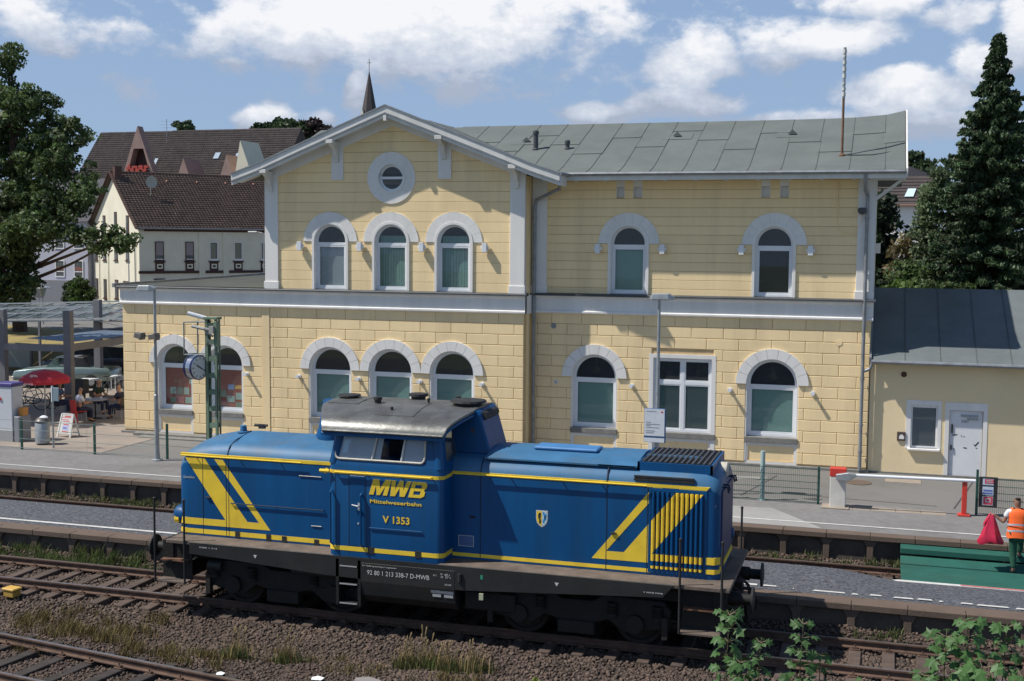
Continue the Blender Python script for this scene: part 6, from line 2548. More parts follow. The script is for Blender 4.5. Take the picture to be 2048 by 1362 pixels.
# ---- red parasol
t = thing('parasol', 'red café parasol with white lettering beside the canopy post', 'parasol', (-30.5, 38.95, .55))
b = MB()
b.tube([(-30.5, 38.95, .55), (-30.5, 38.95, 2.42)], .025, 8)
b.lathe([(.22, 0), (.22, .05), (.04, .08), (.035, .3)], (-30.5, 38.95, .55), 12)
b.build('pole', M['steel'], t, smooth=True)
cano = []
for i in range(8):
    a0, a1 = 2 * math.pi * i / 8 + .2, 2 * math.pi * (i + 1) / 8 + .2
    b = MB()
    v = [(-30.5, 38.95, 2.44)]
    for r_, z in ((.45, 2.36), (.88, 2.16), (.98, 2.04), (.98, 1.93)):
        for a in (a0, a1):
            v.append((-30.5 + r_ * math.cos(a), 38.95 + r_ * math.sin(a), z))
    b.add(v, [(0, 1, 2), (1, 3, 4, 2), (3, 5, 6, 4), (5, 7, 8, 6)])
    b.build('canopy_panel', flat('parasol_red', (.50, .02, .03)), t, fix=False)
b = MB()
oval = [(.16 * math.cos(2 * math.pi * k / 20), .07 * math.sin(2 * math.pi * k / 20)) for k in range(20)]
rotp = Matrix.Translation((-30.40, 38.20, 2.245)) @ Matrix.Rotation(R(7), 4, 'Z') @ Matrix.Rotation(R(30), 4, 'X')
b.ring_xz([(x * 1.0, z * 1.0) for x, z in oval], [(x * .82, z * .7) for x, z in oval], -.004, .004, closed=True)
b.add([(-.09, -.006, -.02), (-.02, -.006, -.02), (-.02, -.006, .03), (-.09, -.006, .03)], [(0, 1, 2, 3)])
b.add([(.02, -.006, -.02), (.09, -.006, -.02), (.09, -.006, .03), (.02, -.006, .03)], [(0, 1, 2, 3)])
b.v = [tuple(rotp @ Vector(v_)) for v_ in b.v]
b.build('parasol_logo', M['pvc'], t, fix=False)
b = MB()
xx = -30.80
for w_, g_ in ((.05, .02), (.06, .015), (.04, .02), (.06, .02), (.05, .015), (.06, .02), (.045, .015), (.05, .02)):
    b.add([(xx, 37.99, 1.95), (xx + w_ * .35, 37.99, 1.95), (xx + w_ * .35, 37.99, 2.01), (xx, 37.99, 2.01)], [(0, 1, 2, 3)])
    b.add([(xx, 37.989, 1.95), (xx + w_, 37.989, 1.95), (xx + w_, 37.989, 1.965), (xx, 37.989, 1.965)], [(0, 1, 2, 3)])
    xx += w_ + g_
b.build('parasol_lettering', M['pvc'], t, fix=False, kind='stuff')

# ---- people


def skin_obj(name, joints, edges, m, parent=None, extra=None, sub=1):
    """continuous body grown over a skeleton. joints: {key: (x, y, z, r)}"""
    keys = list(joints)
    me = bpy.data.meshes.new(name)
    me.from_pydata([joints[k][:3] for k in keys], [(keys.index(a), keys.index(c)) for a, c in edges], [])
    o = bpy.data.objects.new(name, me)
    COL.objects.link(o)
    md = o.modifiers.new('skin', 'SKIN')
    md.use_smooth_shade = True
    for i, k in enumerate(keys):
        rr = joints[k][3]
        r2 = joints[k][4] if len(joints[k]) > 4 else rr
        me.skin_vertices[0].data[i].radius = (rr, r2)
        me.skin_vertices[0].data[i].use_root = (i == 0)
    s_ = o.modifiers.new('sub', 'SUBSURF')
    s_.levels = s_.render_levels = sub
    dg = bpy.context.evaluated_depsgraph_get()
    m2 = bpy.data.meshes.new_from_object(o.evaluated_get(dg))
    bpy.data.objects.remove(o)
    if extra:
        bm = bmesh.new()
        bm.from_mesh(m2)
        tmp = bpy.data.meshes.new('x')
        tmp.from_pydata(extra.v, [], extra.f)
        bm.from_mesh(tmp)
        bm.to_mesh(m2)
        bm.free()
        bpy.data.meshes.remove(tmp)
        m2.polygons.foreach_set('use_smooth', [True] * len(m2.polygons))
    m2.materials.clear()
    m2.materials.append(m)
    if parent is not None:
        iv_ = world_of(parent).inverted()
        m2.transform(iv_)
    o = bpy.data.objects.new(name, m2)
    COL.objects.link(o)
    o.parent = parent
    return o


def hand(b, wrist, direc, side, curl=.5, s_=1.0):
    """palm and five fingers as tubes, closing in the direction of side"""
    d = Vector(direc).normalized()
    w = Vector(side).normalized()
    n = d.cross(w).normalized()
    wr = Vector(wrist)
    b.tube([wr, wr + d * .045 * s_, wr + d * .09 * s_], [.026 * s_, .034 * s_, .030 * s_], 8)
    for i, L_ in enumerate((.075, .085, .08, .062)):
        o_ = wr + d * .085 * s_ + n * (i - 1.5) * .019 * s_
        p1 = o_ + d * L_ * .45 * s_
        p2 = p1 + (d * (1 - curl) + w * curl).normalized() * L_ * .35 * s_
        p3 = p2 + (d * (1 - curl * 1.6) + w * curl * 1.6).normalized() * L_ * .3 * s_
        b.tube([o_ - d * .02, p1, p2, p3], [.0095 * s_, .009 * s_, .0085 * s_, .006 * s_], 6)
    o_ = wr + d * .03 * s_ - n * .028 * s_
    b.tube([o_, o_ - n * .025 * s_ + d * .02 * s_ + w * .01, o_ - n * .03 * s_ + d * .05 * s_ + w * .025], [.012 * s_, .011 * s_, .008 * s_], 6)


t = thing('person', 'person in orange safety vest and green trousers stepping onto the platform, holding a red sack', 'person', (2.95, 28.85, .12))
px, py, pz = 3.0, 28.85, .10
J = dict(pel=(px, py, pz + .92, .13, .11), sp1=(px, py + .01, pz + 1.08, .125, .10), sp2=(px, py + .02, pz + 1.28, .15, .11), nb=(px, py + .03, pz + 1.44, .09, .08), nk=(px, py + .03, pz + 1.50, .055, .055), hd0=(px - .01, py + .03, pz + 1.57, .075, .085), hd1=(px - .01, py + .04, pz + 1.66, .082, .095), hd2=(px - .01, py + .035, pz + 1.73, .05, .055),
         sl=(px - .19, py + .02, pz + 1.42, .065), el=(px - .29, py - .0, pz + 1.15, .043), wl=(px - .46, py + .02, pz + 1.28, .028), hl=(px - .50, py + .02, pz + 1.30, .025),
         sr=(px + .19, py + .02, pz + 1.42, .065), er=(px + .27, py + .05, pz + 1.16, .043), wr=(px + .25, py + .24, pz + 1.02, .028), hr=(px + .25, py + .28, pz + 1.0, .025),
         hpl=(px - .08, py, pz + .88, .088), kl=(px - .07, py + .02, pz + .48, .062), al=(px - .05, py - .03, pz + .09, .042), tl=(px - .07, py + .12, pz + .04, .035),
         hpr=(px + .08, py, pz + .88, .088), kr=(px + .11, py + .34, pz + .68, .062), ar=(px + .11, py + .40, pz + .36, .042), tr=(px + .11, py + .55, pz + .31, .035))
E_ = [('pel', 'sp1'), ('sp1', 'sp2'), ('sp2', 'nb'), ('nb', 'nk'), ('nk', 'hd0'), ('hd0', 'hd1'), ('hd1', 'hd2'), ('sp2', 'sl'), ('sl', 'el'), ('el', 'wl'), ('wl', 'hl'), ('sp2', 'sr'), ('sr', 'er'), ('er', 'wr'), ('wr', 'hr'), ('pel', 'hpl'), ('hpl', 'kl'), ('kl', 'al'), ('al', 'tl'), ('pel', 'hpr'), ('hpr', 'kr'), ('kr', 'ar'), ('ar', 'tr')]
ex = MB()
hand(ex, J['wl'][:3], (-.9, 0, .25), (0, -.2, -1), .7)
hand(ex, J['wr'][:3], (0, .9, -.3), (-.3, 0, -1), .5)
ex.tube([(px - .01, py + .135, pz + 1.655), (px - .01, py + .165, pz + 1.635), (px - .01, py + .14, pz + 1.62)], [.012, .016, .01], 6)
for s_ in (-1, 1):
    ex.cbox((px - .01 + s_ * .088, py + .03, pz + 1.65), (.012, .03, .05))
    ex.lathe([(.003, 0), (.012, .004), (.012, .008), (.003, .01)], (px - .01 + s_ * .032, py + .125, pz + 1.665), 6, 'y')
ex.cbox((px - .01, py + .132, pz + 1.595), (.045, .012, .01))
skin_obj('body', J, E_, M['skindark'], t, ex, 2)


def sub_skin(name, keys, edges, grow, m, parent, J_, over=None, sub=2):
    JJ = {}
    for k in keys:
        v_ = J_[k]
        JJ[k] = v_[:3] + tuple(r_ + grow for r_ in v_[3:])
    if over:
        JJ.update(over)
    return skin_obj(name, JJ, edges, m, parent, None, sub)


mid = lambda a, c, f, r_: tuple(a[i] + (c[i] - a[i]) * f for i in range(3)) + (r_,)
sub_skin('trousers', ['pel', 'hpl', 'kl', 'hpr', 'kr'], [('pel', 'hpl'), ('hpl', 'kl'), ('kl', 'a2'), ('pel', 'hpr'), ('hpr', 'kr'), ('kr', 'b2')], .022, M['green_tr'], t, J, dict(a2=mid(J['kl'], J['al'], .93, .062), b2=mid(J['kr'], J['ar'], .9, .06)))
sub_skin('t_shirt', ['sp1', 'sp2', 'nb', 'sl', 'sr'], [('sp1', 'sp2'), ('sp2', 'nb'), ('sp2', 'sl'), ('sl', 'a'), ('sp2', 'sr'), ('sr', 'c')], .014, M['tee'], t, J, dict(a=mid(J['sl'], J['el'], .62, .066), c=mid(J['sr'], J['er'], .62, .066)))
b = MB()
secs = [(.84, .225, .19, 0), (1.00, .212, .172, 0), (1.15, .185, .142, .005), (1.30, .20, .14, .01), (1.40, .215, .13, .015), (1.455, .17, .10, .02), (1.475, .10, .075, .03)]
lps = []
for z, a, c, dy in secs:
    lps.append([(px + a * math.copysign(abs(math.cos(q)) ** .75, math.cos(q)), py + dy + .01 + c * math.copysign(abs(math.sin(q)) ** .85, math.sin(q)), pz + z + .012 * math.sin(3 * q)) for q in [2 * math.pi * k / 24 for k in range(24)]])
b.loft(lps, caps=False)
vs_ = b.build('vest', M['orange'], t, smooth=True)
for z in (1.0, 1.14):
    b = MB()
    b.loft([[(px + .219 * math.copysign(abs(math.cos(q)) ** .75, math.cos(q)), py + .012 + .180 * math.copysign(abs(math.sin(q)) ** .85, math.sin(q)), pz + zz + .012 * math.sin(3 * q)) for q in [2 * math.pi * k / 24 for k in range(24)]] for zz in (z - .022, z + .022)], caps=False)
    b.build('reflective_band', M['reflect'], vs_, smooth=True)
skin_obj('hair', dict(a=(px - .01, py - .002, pz + 1.655, .088, .095), c=(px - .01, py + .02, pz + 1.735, .062, .072)), [('a', 'c')], M['hair'], t, None, 2)
skin_obj('shoe', dict(a=(px - .05, py - .06, pz + .065, .066, .066), c=(px - .075, py + .15, pz + .045, .056, .048)), [('a', 'c')], M['black'], t, None, 1)
skin_obj('shoe', dict(a=(px + .11, py + .36, pz + .33, .066, .066), c=(px + .11, py + .58, pz + .315, .056, .048)), [('a', 'c')], M['black'], t, None, 1)

# the sack he holds
t = thing('refuse_sack', 'shiny red plastic sack hanging from the hand of the person in the vest', 'sack', (2.5, 29.3, .75))
b = MB()
hx, hy, hz = px - .53, py + .0, pz + 1.31
lps = []
for f, w_, xo in ((0, .03, 0), (.06, .05, 0), (.15, .075, -.01), (.35, .12, -.02), (.55, .16, -.03), (.75, .20, -.03), (.92, .25, -.03), (1.0, .23, -.02)):
    lp_ = []
    for k in range(28):
        q = 2 * math.pi * k / 28
        fold = 1 + .14 * math.sin(5 * q + 1) * (.3 + f) + .07 * math.sin(11 * q + f * 3)
        zz = hz - f * .60 + (.10 * math.cos(q) * f * f) * (1 if math.cos(q) < 0 else -.6)
        lp_.append((hx + xo + w_ * math.cos(q) * fold, hy - .02 + w_ * .55 * math.sin(q) * fold, zz))
    lps.append(lp_)
b.loft(lps)
b.build('sack_body', M['redbag'], t, smooth=True)
b = MB()
lps = []
for f, w_ in ((0, .04), (.3, .07), (.7, .08), (1, .03)):
    lps.append([(hx - .05 - f * .12 + w_ * .6 * math.cos(q), hy + .02 + w_ * math.sin(q), hz + .02 - f * .28 + .03 * math.cos(q)) for q in [2 * math.pi * k / 10 for k in range(10)]])
b.loft(lps)
b.build('sack_flap', M['redbag'], t, smooth=True)


def seated(x, y, face, shirt, label, haircol=None, bald=False, skin='skin', trouser='navy', zs=.98, lean=.0, seat=True, tableh=True):
    """small seated figure, facing angle in degrees (0 = +X)"""
    t = thing('person', label, 'person', (x, y, .55), R(face))
    L = lambda f, s_, z: (f, s_, z - .55)
    J = dict(pel=L(0, 0, zs) + (.12, .11), sp1=L(.02, 0, zs + .18) + (.12, .10), sp2=L(.03 + lean, 0, zs + .38) + (.14, .10), nb=L(.04 + lean, 0, zs + .52) + (.08,), nk=L(.05 + lean, 0, zs + .58) + (.05,), h0=L(.07 + lean, 0, zs + .66) + (.075,), h1=L(.07 + lean, 0, zs + .75) + (.082,), h2=L(.06 + lean, 0, zs + .81) + (.05,))
    E2 = [('pel', 'sp1'), ('sp1', 'sp2'), ('sp2', 'nb'), ('nb', 'nk'), ('nk', 'h0'), ('h0', 'h1'), ('h1', 'h2')]
    ex_ = MB()
    for s_, c in ((-1, 'l'), (1, 'r')):
        J['s' + c] = L(.03 + lean, s_ * .17, zs + .46) + (.06,)
        J['e' + c] = L(.12 + lean, s_ * .24, zs + .22) + (.042,)
        J['w' + c] = L(.34 + lean, s_ * .15, zs + .24) + (.028,)
        J['p' + c] = L(.02, s_ * .09, zs - .02) + (.095,)
        J['k' + c] = L(.44, s_ * .11, zs - .02) + (.062,)
        J['a' + c] = L(.42, s_ * .11, .64) + (.042,)
        J['t' + c] = L(.56, s_ * .12, .60) + (.033,)
        E2 += [('sp2', 's' + c), ('s' + c, 'e' + c), ('e' + c, 'w' + c), ('pel', 'p' + c), ('p' + c, 'k' + c), ('k' + c, 'a' + c), ('a' + c, 't' + c)]
        hand(ex_, J['w' + c][:3], (.9, -s_ * .3, 0), (0, 0, -1), .4)
        ex_.cbox(L(.075 + lean, s_ * .085, zs + .73), (.035, .018, .055))
    ex_.tube([L(.15 + lean, 0, zs + .75), L(.175 + lean, 0, zs + .72), L(.15 + lean, 0, zs + .71)], [.01, .015, .01], 6)
    iv_ = world_of(t)
    tr = lambda d_: {k: tuple(iv_ @ Vector(v_[:3])) + v_[3:] for k, v_ in d_.items()}
    ex_.v = [tuple(iv_ @ Vector(v_)) for v_ in ex_.v]
    JW = tr(J)
    skin_obj('body', JW, E2, M[skin], t, ex_, 1)
    sub_skin('shirt', ['sp1', 'sp2', 'nb', 'sl', 'sr'], [('sp1', 'sp2'), ('sp2', 'nb'), ('sp2', 'sl'), ('sl', 'a'), ('sp2', 'sr'), ('sr', 'c')], .018, M[shirt], t, JW, dict(a=mid(JW['sl'], JW['el'], .7, .062), c=mid(JW['sr'], JW['er'], .7, .062)), 1)
    sub_skin('trousers', ['pel', 'pl', 'kl', 'pr', 'kr'], [('pel', 'pl'), ('pl', 'kl'), ('kl', 'a'), ('pel', 'pr'), ('pr', 'kr'), ('kr', 'c')], .018, M[trouser], t, JW, dict(a=mid(JW['kl'], JW['al'], .9, .06), c=mid(JW['kr'], JW['ar'], .9, .06)), 1)
    if not bald:
        hw = tr(dict(a=L(.045 + lean, 0, zs + .74) + (.088,), c=L(.045 + lean, 0, zs + .79) + (.07,)))
        skin_obj('hair', hw, [('a', 'c')], M['hair'], t, None, 1)
    for s_ in (-1, 1):
        sw = tr(dict(a=L(.42, s_ * .11, .60) + (.045,), c=L(.58, s_ * .12, .59) + (.038,)))
        skin_obj('shoe', sw, [('a', 'c')], M['black'], t, None, 1)
    return t


def chair(x, y, face, m, label, shell=False):
    t = thing('chair', label, 'chair', (x, y, .55), R(face), group='café chairs')
    b = MB()
    for fx in (-.2, .2):
        for sy in (-.2, .2):
            b.tube([(fx, sy, 0), (fx * .9, sy * .9, .42)], .014, 6)
    b.build('chair_legs', M['steel'], t, local=True, kind='stuff')
    b = MB()
    b.box(-.22, .22, -.22, .22, .42, .45)
    b.build('seat', m, t, local=True, bevel=.015)
    b = MB()
    n = 10
    b.loft([[(-.2 - .05 * math.cos(a) - (z - .45) * .12, .24 * math.sin(a), z) for a in [R(-75 + 150 * k / n) for k in range(n + 1)]] + [(-.17 - .05 * math.cos(a) - (z - .45) * .12, .22 * math.sin(a), z) for a in [R(75 - 150 * k / n) for k in range(n + 1)]] for z in ((.02 if shell else .55), .60, .80, .88)])
    b.build('backrest', m, t, local=True)
    return t


redc = flat('chair_red', (.50, .025, .02), .4)
greyc = flat('wicker_grey', (.07, .065, .06))
people = [(-28.62, 38.45, 62, 'tee', 'person in a white shirt sitting at the café table with the back to us', 'navy', redc, 'red rounded shell chair under the person in white', True, 'skin'),
          (-29.55, 40.9, -20, 'darkgreen', 'person in dark green sitting at the far side of the café table', 'navy', greyc, 'dark wicker chair of the person in dark green', False, 'skin'),
          (-27.72, 39.75, 175, 'navy', 'person in a navy top leaning back by the station corner', 'navy', greyc, 'dark wicker chair of the person in navy by the corner', False, 'skin'),
          (-30.62, 39.9, 10, 'bluecloth', 'person in blue half hidden behind the grey canopy post', 'navy', greyc, 'dark wicker chair behind the canopy post', False, 'skin')]
for (x, y, fa, sh_, lb, tr_, cmat, cl, shell, sk) in people:
    seated(x, y, fa, sh_, lb, trouser=tr_, zs=1.06, skin=sk, bald=('navy top' in lb))
    chair(x, y, fa, cmat, cl, shell)
t = thing('cafe_table', 'small grey café table with cups between the seated people', 'table', (-28.6, 39.5, .55))
b = MB()
b.lathe([(.45, .72), (.46, .74), (.45, .76)], (-28.7, 39.55, .55), 20)
b.build('table_top', flat('table_grey', (.30, .31, .33)), t)
b = MB()
b.tube([(-28.7, 39.55, .55), (-28.7, 39.55, 1.27)], .03, 8)
b.lathe([(.25, 0), (.25, .02), (.04, .05)], (-28.7, 39.55, .55), 12)
b.build('table_foot', M['black'], t)
for dx, dy, lab in ((-.15, -.1, 'white cup nearest the person in white'), (.2, .1, 'white cup on the café table near the person in navy')):
    b = MB()
    b.lathe([(.03, 0), (.042, .08), (.036, .08)], (-28.7 + dx, 39.55 + dy, 1.312), 10)
    tag(b.build('cup', M['pvc'], smooth=True), lab, 'cup', group='cups on the café table')

# white garden tables further back, each a thing
for i, (x, y, w_, lab) in enumerate(((-33.0, 45.2, .9, 'white bistro table in front of the pickup tail'), (-32.6, 46.7, .7, 'white bistro table second from the station wall'), (-32.1, 47.6, 1.1, 'white long table farthest back beside the station wall'), (-31.6, 45.9, .8, 'white bistro table right beside the station wall'))):
    t = thing('garden_table', lab, 'table', (x, y, .55), R(15), group='white tables in the forecourt')
    b = MB()
    b.box(-w_ / 2, w_ / 2, -.3, .3, .72, .76)
    b.build('table_top', M['pvc'], t, local=True, bevel=.01)
    for sx in (-.4, .4):
        for sy in (-.25, .25):
            b = MB()
            b.tube([(sx * w_, sy, 0), (sx * w_, sy, .72)], .02, 6)
            b.build('leg', M['pvc'], t, local=True)
b = MB()
b.box(-32.6, -32.0, 43.3, 43.7, .9, 1.5)
b.box(-32.5, -32.45, 43.4, 43.6, .55, .9)
b.box(-32.15, -32.1, 43.4, 43.6, .55, .9)
tag(b.build('menu_box', flat('box_dark', (.03, .03, .03)), bevel=.01), 'dark box standing among the café tables', 'box')

# ---- bicycles


def bicycle(x, y, rz, label, col):
    t = thing('bicycle', label, 'bicycle', (x, y, .55), R(rz), group='bicycles parked in the forecourt')
    for wx in (-.53, .53):
        b = MB()
        ring = [(wx + .33 * math.cos(q), 0, .34 + .33 * math.sin(q)) for q in [2 * math.pi * k / 24 for k in range(25)]]
        b.tube(ring, .018, 6, caps=False)
        w = b.build('wheel', M['tyre'], t, local=True, smooth=True)
        b = MB()
        for k in range(14):
            q = 2 * math.pi * k / 14
            b.bar((wx, 0, .34), (wx + .32 * math.cos(q), 0, .34 + .32 * math.sin(q)), .004)
        b.build('spokes', M['steel'], w, local=True, kind='stuff', fix=False)
    b = MB()
    for p_, q_ in (((-.53, .34), (-.08, .30)), ((-.08, .30), (-.20, .78)), ((-.53, .34), (-.18, .70)), ((-.08, .30), (.34, .68)), ((-.18, .72), (.32, .80)), ((.30, .92), (.36, .66)), ((.36, .66), (.53, .34))):
        b.tube([(p_[0], 0, p_[1]), (q_[0], 0, q_[1])], .015, 6)
    b.build('frame', col, t, local=True, smooth=True)
    b = MB()
    b.tube([(.30, 0, .92), (.30, 0, 1.0), (.34, -.25, 1.03), (.22, -.28, 1.02)], .012, 6)
    b.tube([(.30, 0, 1.0), (.34, .25, 1.03), (.22, .28, 1.02)], .012, 6)
    b.build('handlebar', M['steel'], t, local=True, smooth=True)
    b = MB()
    b.tube([(-.20, 0, .78), (-.22, 0, .88)], .013, 6)
    b.loft([[(-.36, -.07, .90), (-.36, .07, .90), (-.36, .07, .93), (-.36, -.07, .93)], [(-.08, -.02, .90), (-.08, .02, .90), (-.08, .02, .92), (-.08, -.02, .92)]])
    b.build('saddle', M['black'], t, local=True)
    return t


bicycle(-32.6, 40.6, 18, 'dark bicycle standing left of the parasol pole', M['black'])
bicycle(-31.4, 41.2, 5, 'silver bicycle parked under the red parasol', M['steel'])
bicycle(-34.1, 42.0, 30, 'dark green bicycle parked farthest left by the canopy post', M['greensteel'])
bicycle(-32.0, 45.3, 60, 'silver bicycle parked against the white tables by the station wall', M['steel'])
bicycle(-31.5, 46.6, 75, 'black bicycle parked farthest back by the station wall', M['black'])

# ---- cars


def car(x, y, rz, label, col, kind='open', cat='car', group=None):
    t = thing('parked_car', label, cat, (x, y, .55), R(rz), group=group)
    L2, W2 = 2.25, .86
    if kind == 'open':
        prof_ = [(-L2, .35), (-L2, .80), (-L2 + .15, .93), (-.9, .97), (.75, .95), (1.3, .90), (L2 - .1, .80), (L2, .65), (L2, .35)]
    else:
        prof_ = [(-L2 + .1, .35), (-L2, .80), (-L2 + .1, 1.0), (.75, .95), (1.3, .90), (L2 - .1, .75), (L2, .60), (L2 - .05, .30)]
    b = MB()
    lps = []
    for yy, sc in ((-W2, .92), (-W2 * .94, 1.0), (W2 * .94, 1.0), (W2, .92)):
        lps.append([(px_ * (1 if sc == 1 else .985), yy, .3 + (pz_ - .3) * sc) for px_, pz_ in prof_])
    b.loft(lps)
    b.build('car_body', col, t, local=True, bevel=.03, smooth=True)
    if kind == 'open':
        b = MB()
        b.add([(.72, -.72, .94), (.72, .72, .94), (.30, .66, 1.38), (.30, -.66, 1.38)], [(0, 1, 2, 3)])
        b.add([(.30, -.66, 1.38), (.30, .66, 1.38), (-.55, .64, 1.42), (-.55, -.64, 1.42)], [(0, 1, 2, 3)])
        b.mi = 1
        b.build('windscreen', [M['carglass'], col], t, local=True, fix=False)
        b = MB()
        for s_ in (-1, 1):
            b.bar((.74, s_ * .74, .93), (.30, s_ * .68, 1.40), .05)
        b.bar((.30, -.68, 1.40), (.30, .68, 1.40), .05)
        b.build('windscreen_frame', col, t, local=True)
        b = MB()
        b.loft([[(xx, y_ * w_, z_) for y_, z_ in ((-.70, .95), (-.62, h_), (.62, h_), (.70, .95))] for xx, w_, h_ in ((-.55, 1, 1.43), (-.95, 1, 1.42), (-1.25, .98, 1.0))])
        b.build('soft_top', M['black'], t, local=True, bevel=.03)
    else:
        b = MB()
        gp = [(-L2 + .15, .98), (-L2 + .45, 1.42), (-.1, 1.50), (.35, 1.45), (1.05, .93)]
        lps = []
        for yy in (-.78, -.62, .62, .78):
            sc = .0 if abs(yy) > .7 else 1
            lps.append([(px_, yy, .96 + (pz_ - .96) * (.55 if not sc else 1)) for px_, pz_ in gp])
        lps[0] = [(px_, -.80, pz_ if pz_ < 1 else .98) for px_, pz_ in gp]
        lps[-1] = [(px_, .80, pz_ if pz_ < 1 else .98) for px_, pz_ in gp]
        b.loft(lps)
        b.build('greenhouse', flat('dark_car_glass', (.03, .04, .05), .1), t, local=True)
        b = MB()
        b.loft([[(px_, yy, pz_) for px_, pz_ in ((-L2 + .5, 1.43), (-.1, 1.51), (.3, 1.465), (.3, 1.44), (-.1, 1.485), (-L2 + .5, 1.40))] for yy in (-.64, .64)])
        b.build('roof', col, t, local=True, bevel=.01)
    for wx in (-1.35, 1.38):
        for s_ in (-1, 1):
            b = MB()
            b.lathe([(.25, -.02 * s_), (.32, 0), (.32, .16 * s_), (.2, .19 * s_)], (wx, s_ * (W2 - .15), .32), 18, 'y')
            w = b.build('wheel', M['tyre'], t, local=True)
            b = MB()
            b.lathe([(.19, .18 * s_), (.17, .2 * s_)], (wx, s_ * (W2 - .15), .32), 12, 'y')
            b.build('rim', M['steel'], w, local=True)
    for s_ in (-1, 1):
        b = MB()
        b.lathe([(.10, 0), (.09, .03)], (L2 - .02, s_ * .58, .66), 12, 'x')
        b.build('headlight', M['pvc'], t, local=True)
    b = MB()
    b.box(L2 - .02, L2 + .06, -.82, .82, .44, .54)
    b.build('bumper', M['alu'], t, local=True, bevel=.01)
    return t


silver = mat('pale_green_silver_car_paint', (.22, .30, .30), .25, .04, metal=.3, coat=.5)
whitec = mat('white_car_paint', (.65, .66, .68), .25, .03, coat=.5)
darkc = mat('dark_blue_car_paint', (.03, .04, .07), .25, .03, coat=.5)
car(-36.2, 47.9, 197, 'old pale green open car with dark soft top parked behind the red parasol', silver, 'open')
car(-38.2, 52.5, 200, 'dark car parked behind the pale green open car', darkc, 'hatch')
car(-86.5, 114.5, 215, 'white car parked far left beside the green hedges', whitec, 'hatch')
car(-82.2, 112, 235, 'dark blue car parked in front of the hedges, partly hidden', darkc, 'hatch')
car(-60.5, 88, 190, 'red car roof showing behind the canopy near the cream house', mat('red_car_paint', (.4, .02, .02), .3), 'hatch')
car(-50, 56.5, 210, 'white car at the left edge behind the canopy posts', whitec, 'hatch')

# ================================================================== VEGETATION
def leaves(name, clumps, per, leaf, m, parent, flat_=.75, seed=1, aspect=1.6, droop=0.0):
    """clumps: (N,4) x, y, z, radius. per = leaves per clump. One mesh of small bent leaf faces"""
    r = np.random.default_rng(seed)
    cl = np.asarray(clumps, float)
    n = len(cl) * per
    idx = np.repeat(np.arange(len(cl)), per)
    d = r.normal(size=(n, 3))
    d /= np.linalg.norm(d, axis=1)[:, None]
    rad = r.uniform(.35, 1.0, n) ** .6
    P = cl[idx, :3] + d * (rad * cl[idx, 3])[:, None] * np.array([1, 1, flat_])
    a = r.normal(size=(n, 3))
    a[:, 2] -= droop
    a /= np.linalg.norm(a, axis=1)[:, None]
    b_ = np.cross(a, r.normal(size=(n, 3)))
    b_ /= np.linalg.norm(b_, axis=1)[:, None]
    nn = np.cross(a, b_)
    s = leaf * r.uniform(.6, 1.3, n)[:, None]
    q = [P - a * s * aspect * .5, P + b_ * s * .5 + nn * s * .12, P + a * s * aspect * .5, P - b_ * s * .5 + nn * s * .12]
    v = np.stack(q, 1).reshape(-1, 3)
    if parent is not None:
        iv_ = np.array(world_of(parent).inverted())
        v = v @ iv_[:3, :3].T + iv_[:3, 3]
    f = np.arange(n * 4).reshape(-1, 4)
    return fast_mesh(name, v, f, m, parent)


def blob_clumps(blobs, n, rc, seed=3, hollow=.55):
    """spread clump centres through ellipsoids (x, y, z, rx, ry, rz), mostly towards the outside"""
    r = np.random.default_rng(seed)
    vol = np.array([b_[3] * b_[4] * b_[5] for b_ in blobs]) ** .68
    k = r.choice(len(blobs), n, p=vol / vol.sum())
    B = np.array(blobs)[k]
    d = r.normal(size=(n, 3))
    d /= np.linalg.norm(d, axis=1)[:, None]
    rad = hollow + (1 - hollow) * r.uniform(0, 1, n) ** .7
    P = B[:, :3] + d * rad[:, None] * B[:, 3:6]
    return np.column_stack([P, r.uniform(.6, 1.3, n) * rc])


def limb(b, p, q, r0, r1, wob=.3, n=5):
    p, q = Vector(p), Vector(q)
    pts = [p.lerp(q, i / n) + Vector((random.uniform(-1, 1), random.uniform(-1, 1), random.uniform(-.5, .5))) * wob * (0 if i in (0, n) else 1) * .3 for i in range(n + 1)]
    b.tube(pts, [r0 + (r1 - r0) * i / n for i in range(n + 1)], 7)


M.update(
    bark=mat('grey_brown_bark', (.085, .065, .05), .95, .25, 3, .8, 20),
    barkred=mat('reddish_bark', (.09, .055, .04), .95, .25, 3, .8, 20),
    leaf_oak=leafmat('oak_leaf', (.085, .125, .045), .4, .4),
    leaf_spruce=leafmat('spruce_needle', (.050, .085, .035), .4, .2),
    leaf_bush=leafmat('bush_leaf', (.10, .16, .03)),
    leaf_dark=leafmat('dark_leaf', (.022, .042, .018)),
    leaf_birch=leafmat('birch_leaf', (.12, .16, .08)),
    leaf_beech=leafmat('copper_beech_leaf', (.040, .028, .028)),
    leaf_maple=leafmat('maple_leaf', (.052, .115, .030), .5, .3),
    leaf_far=leafmat('far_leaf', (.06, .09, .04)),
    weed=leafmat('weed_leaf', (.10, .13, .04), .5),
    straw=mat('dry_straw', (.30, .22, .10), .9, .2, 8),
)
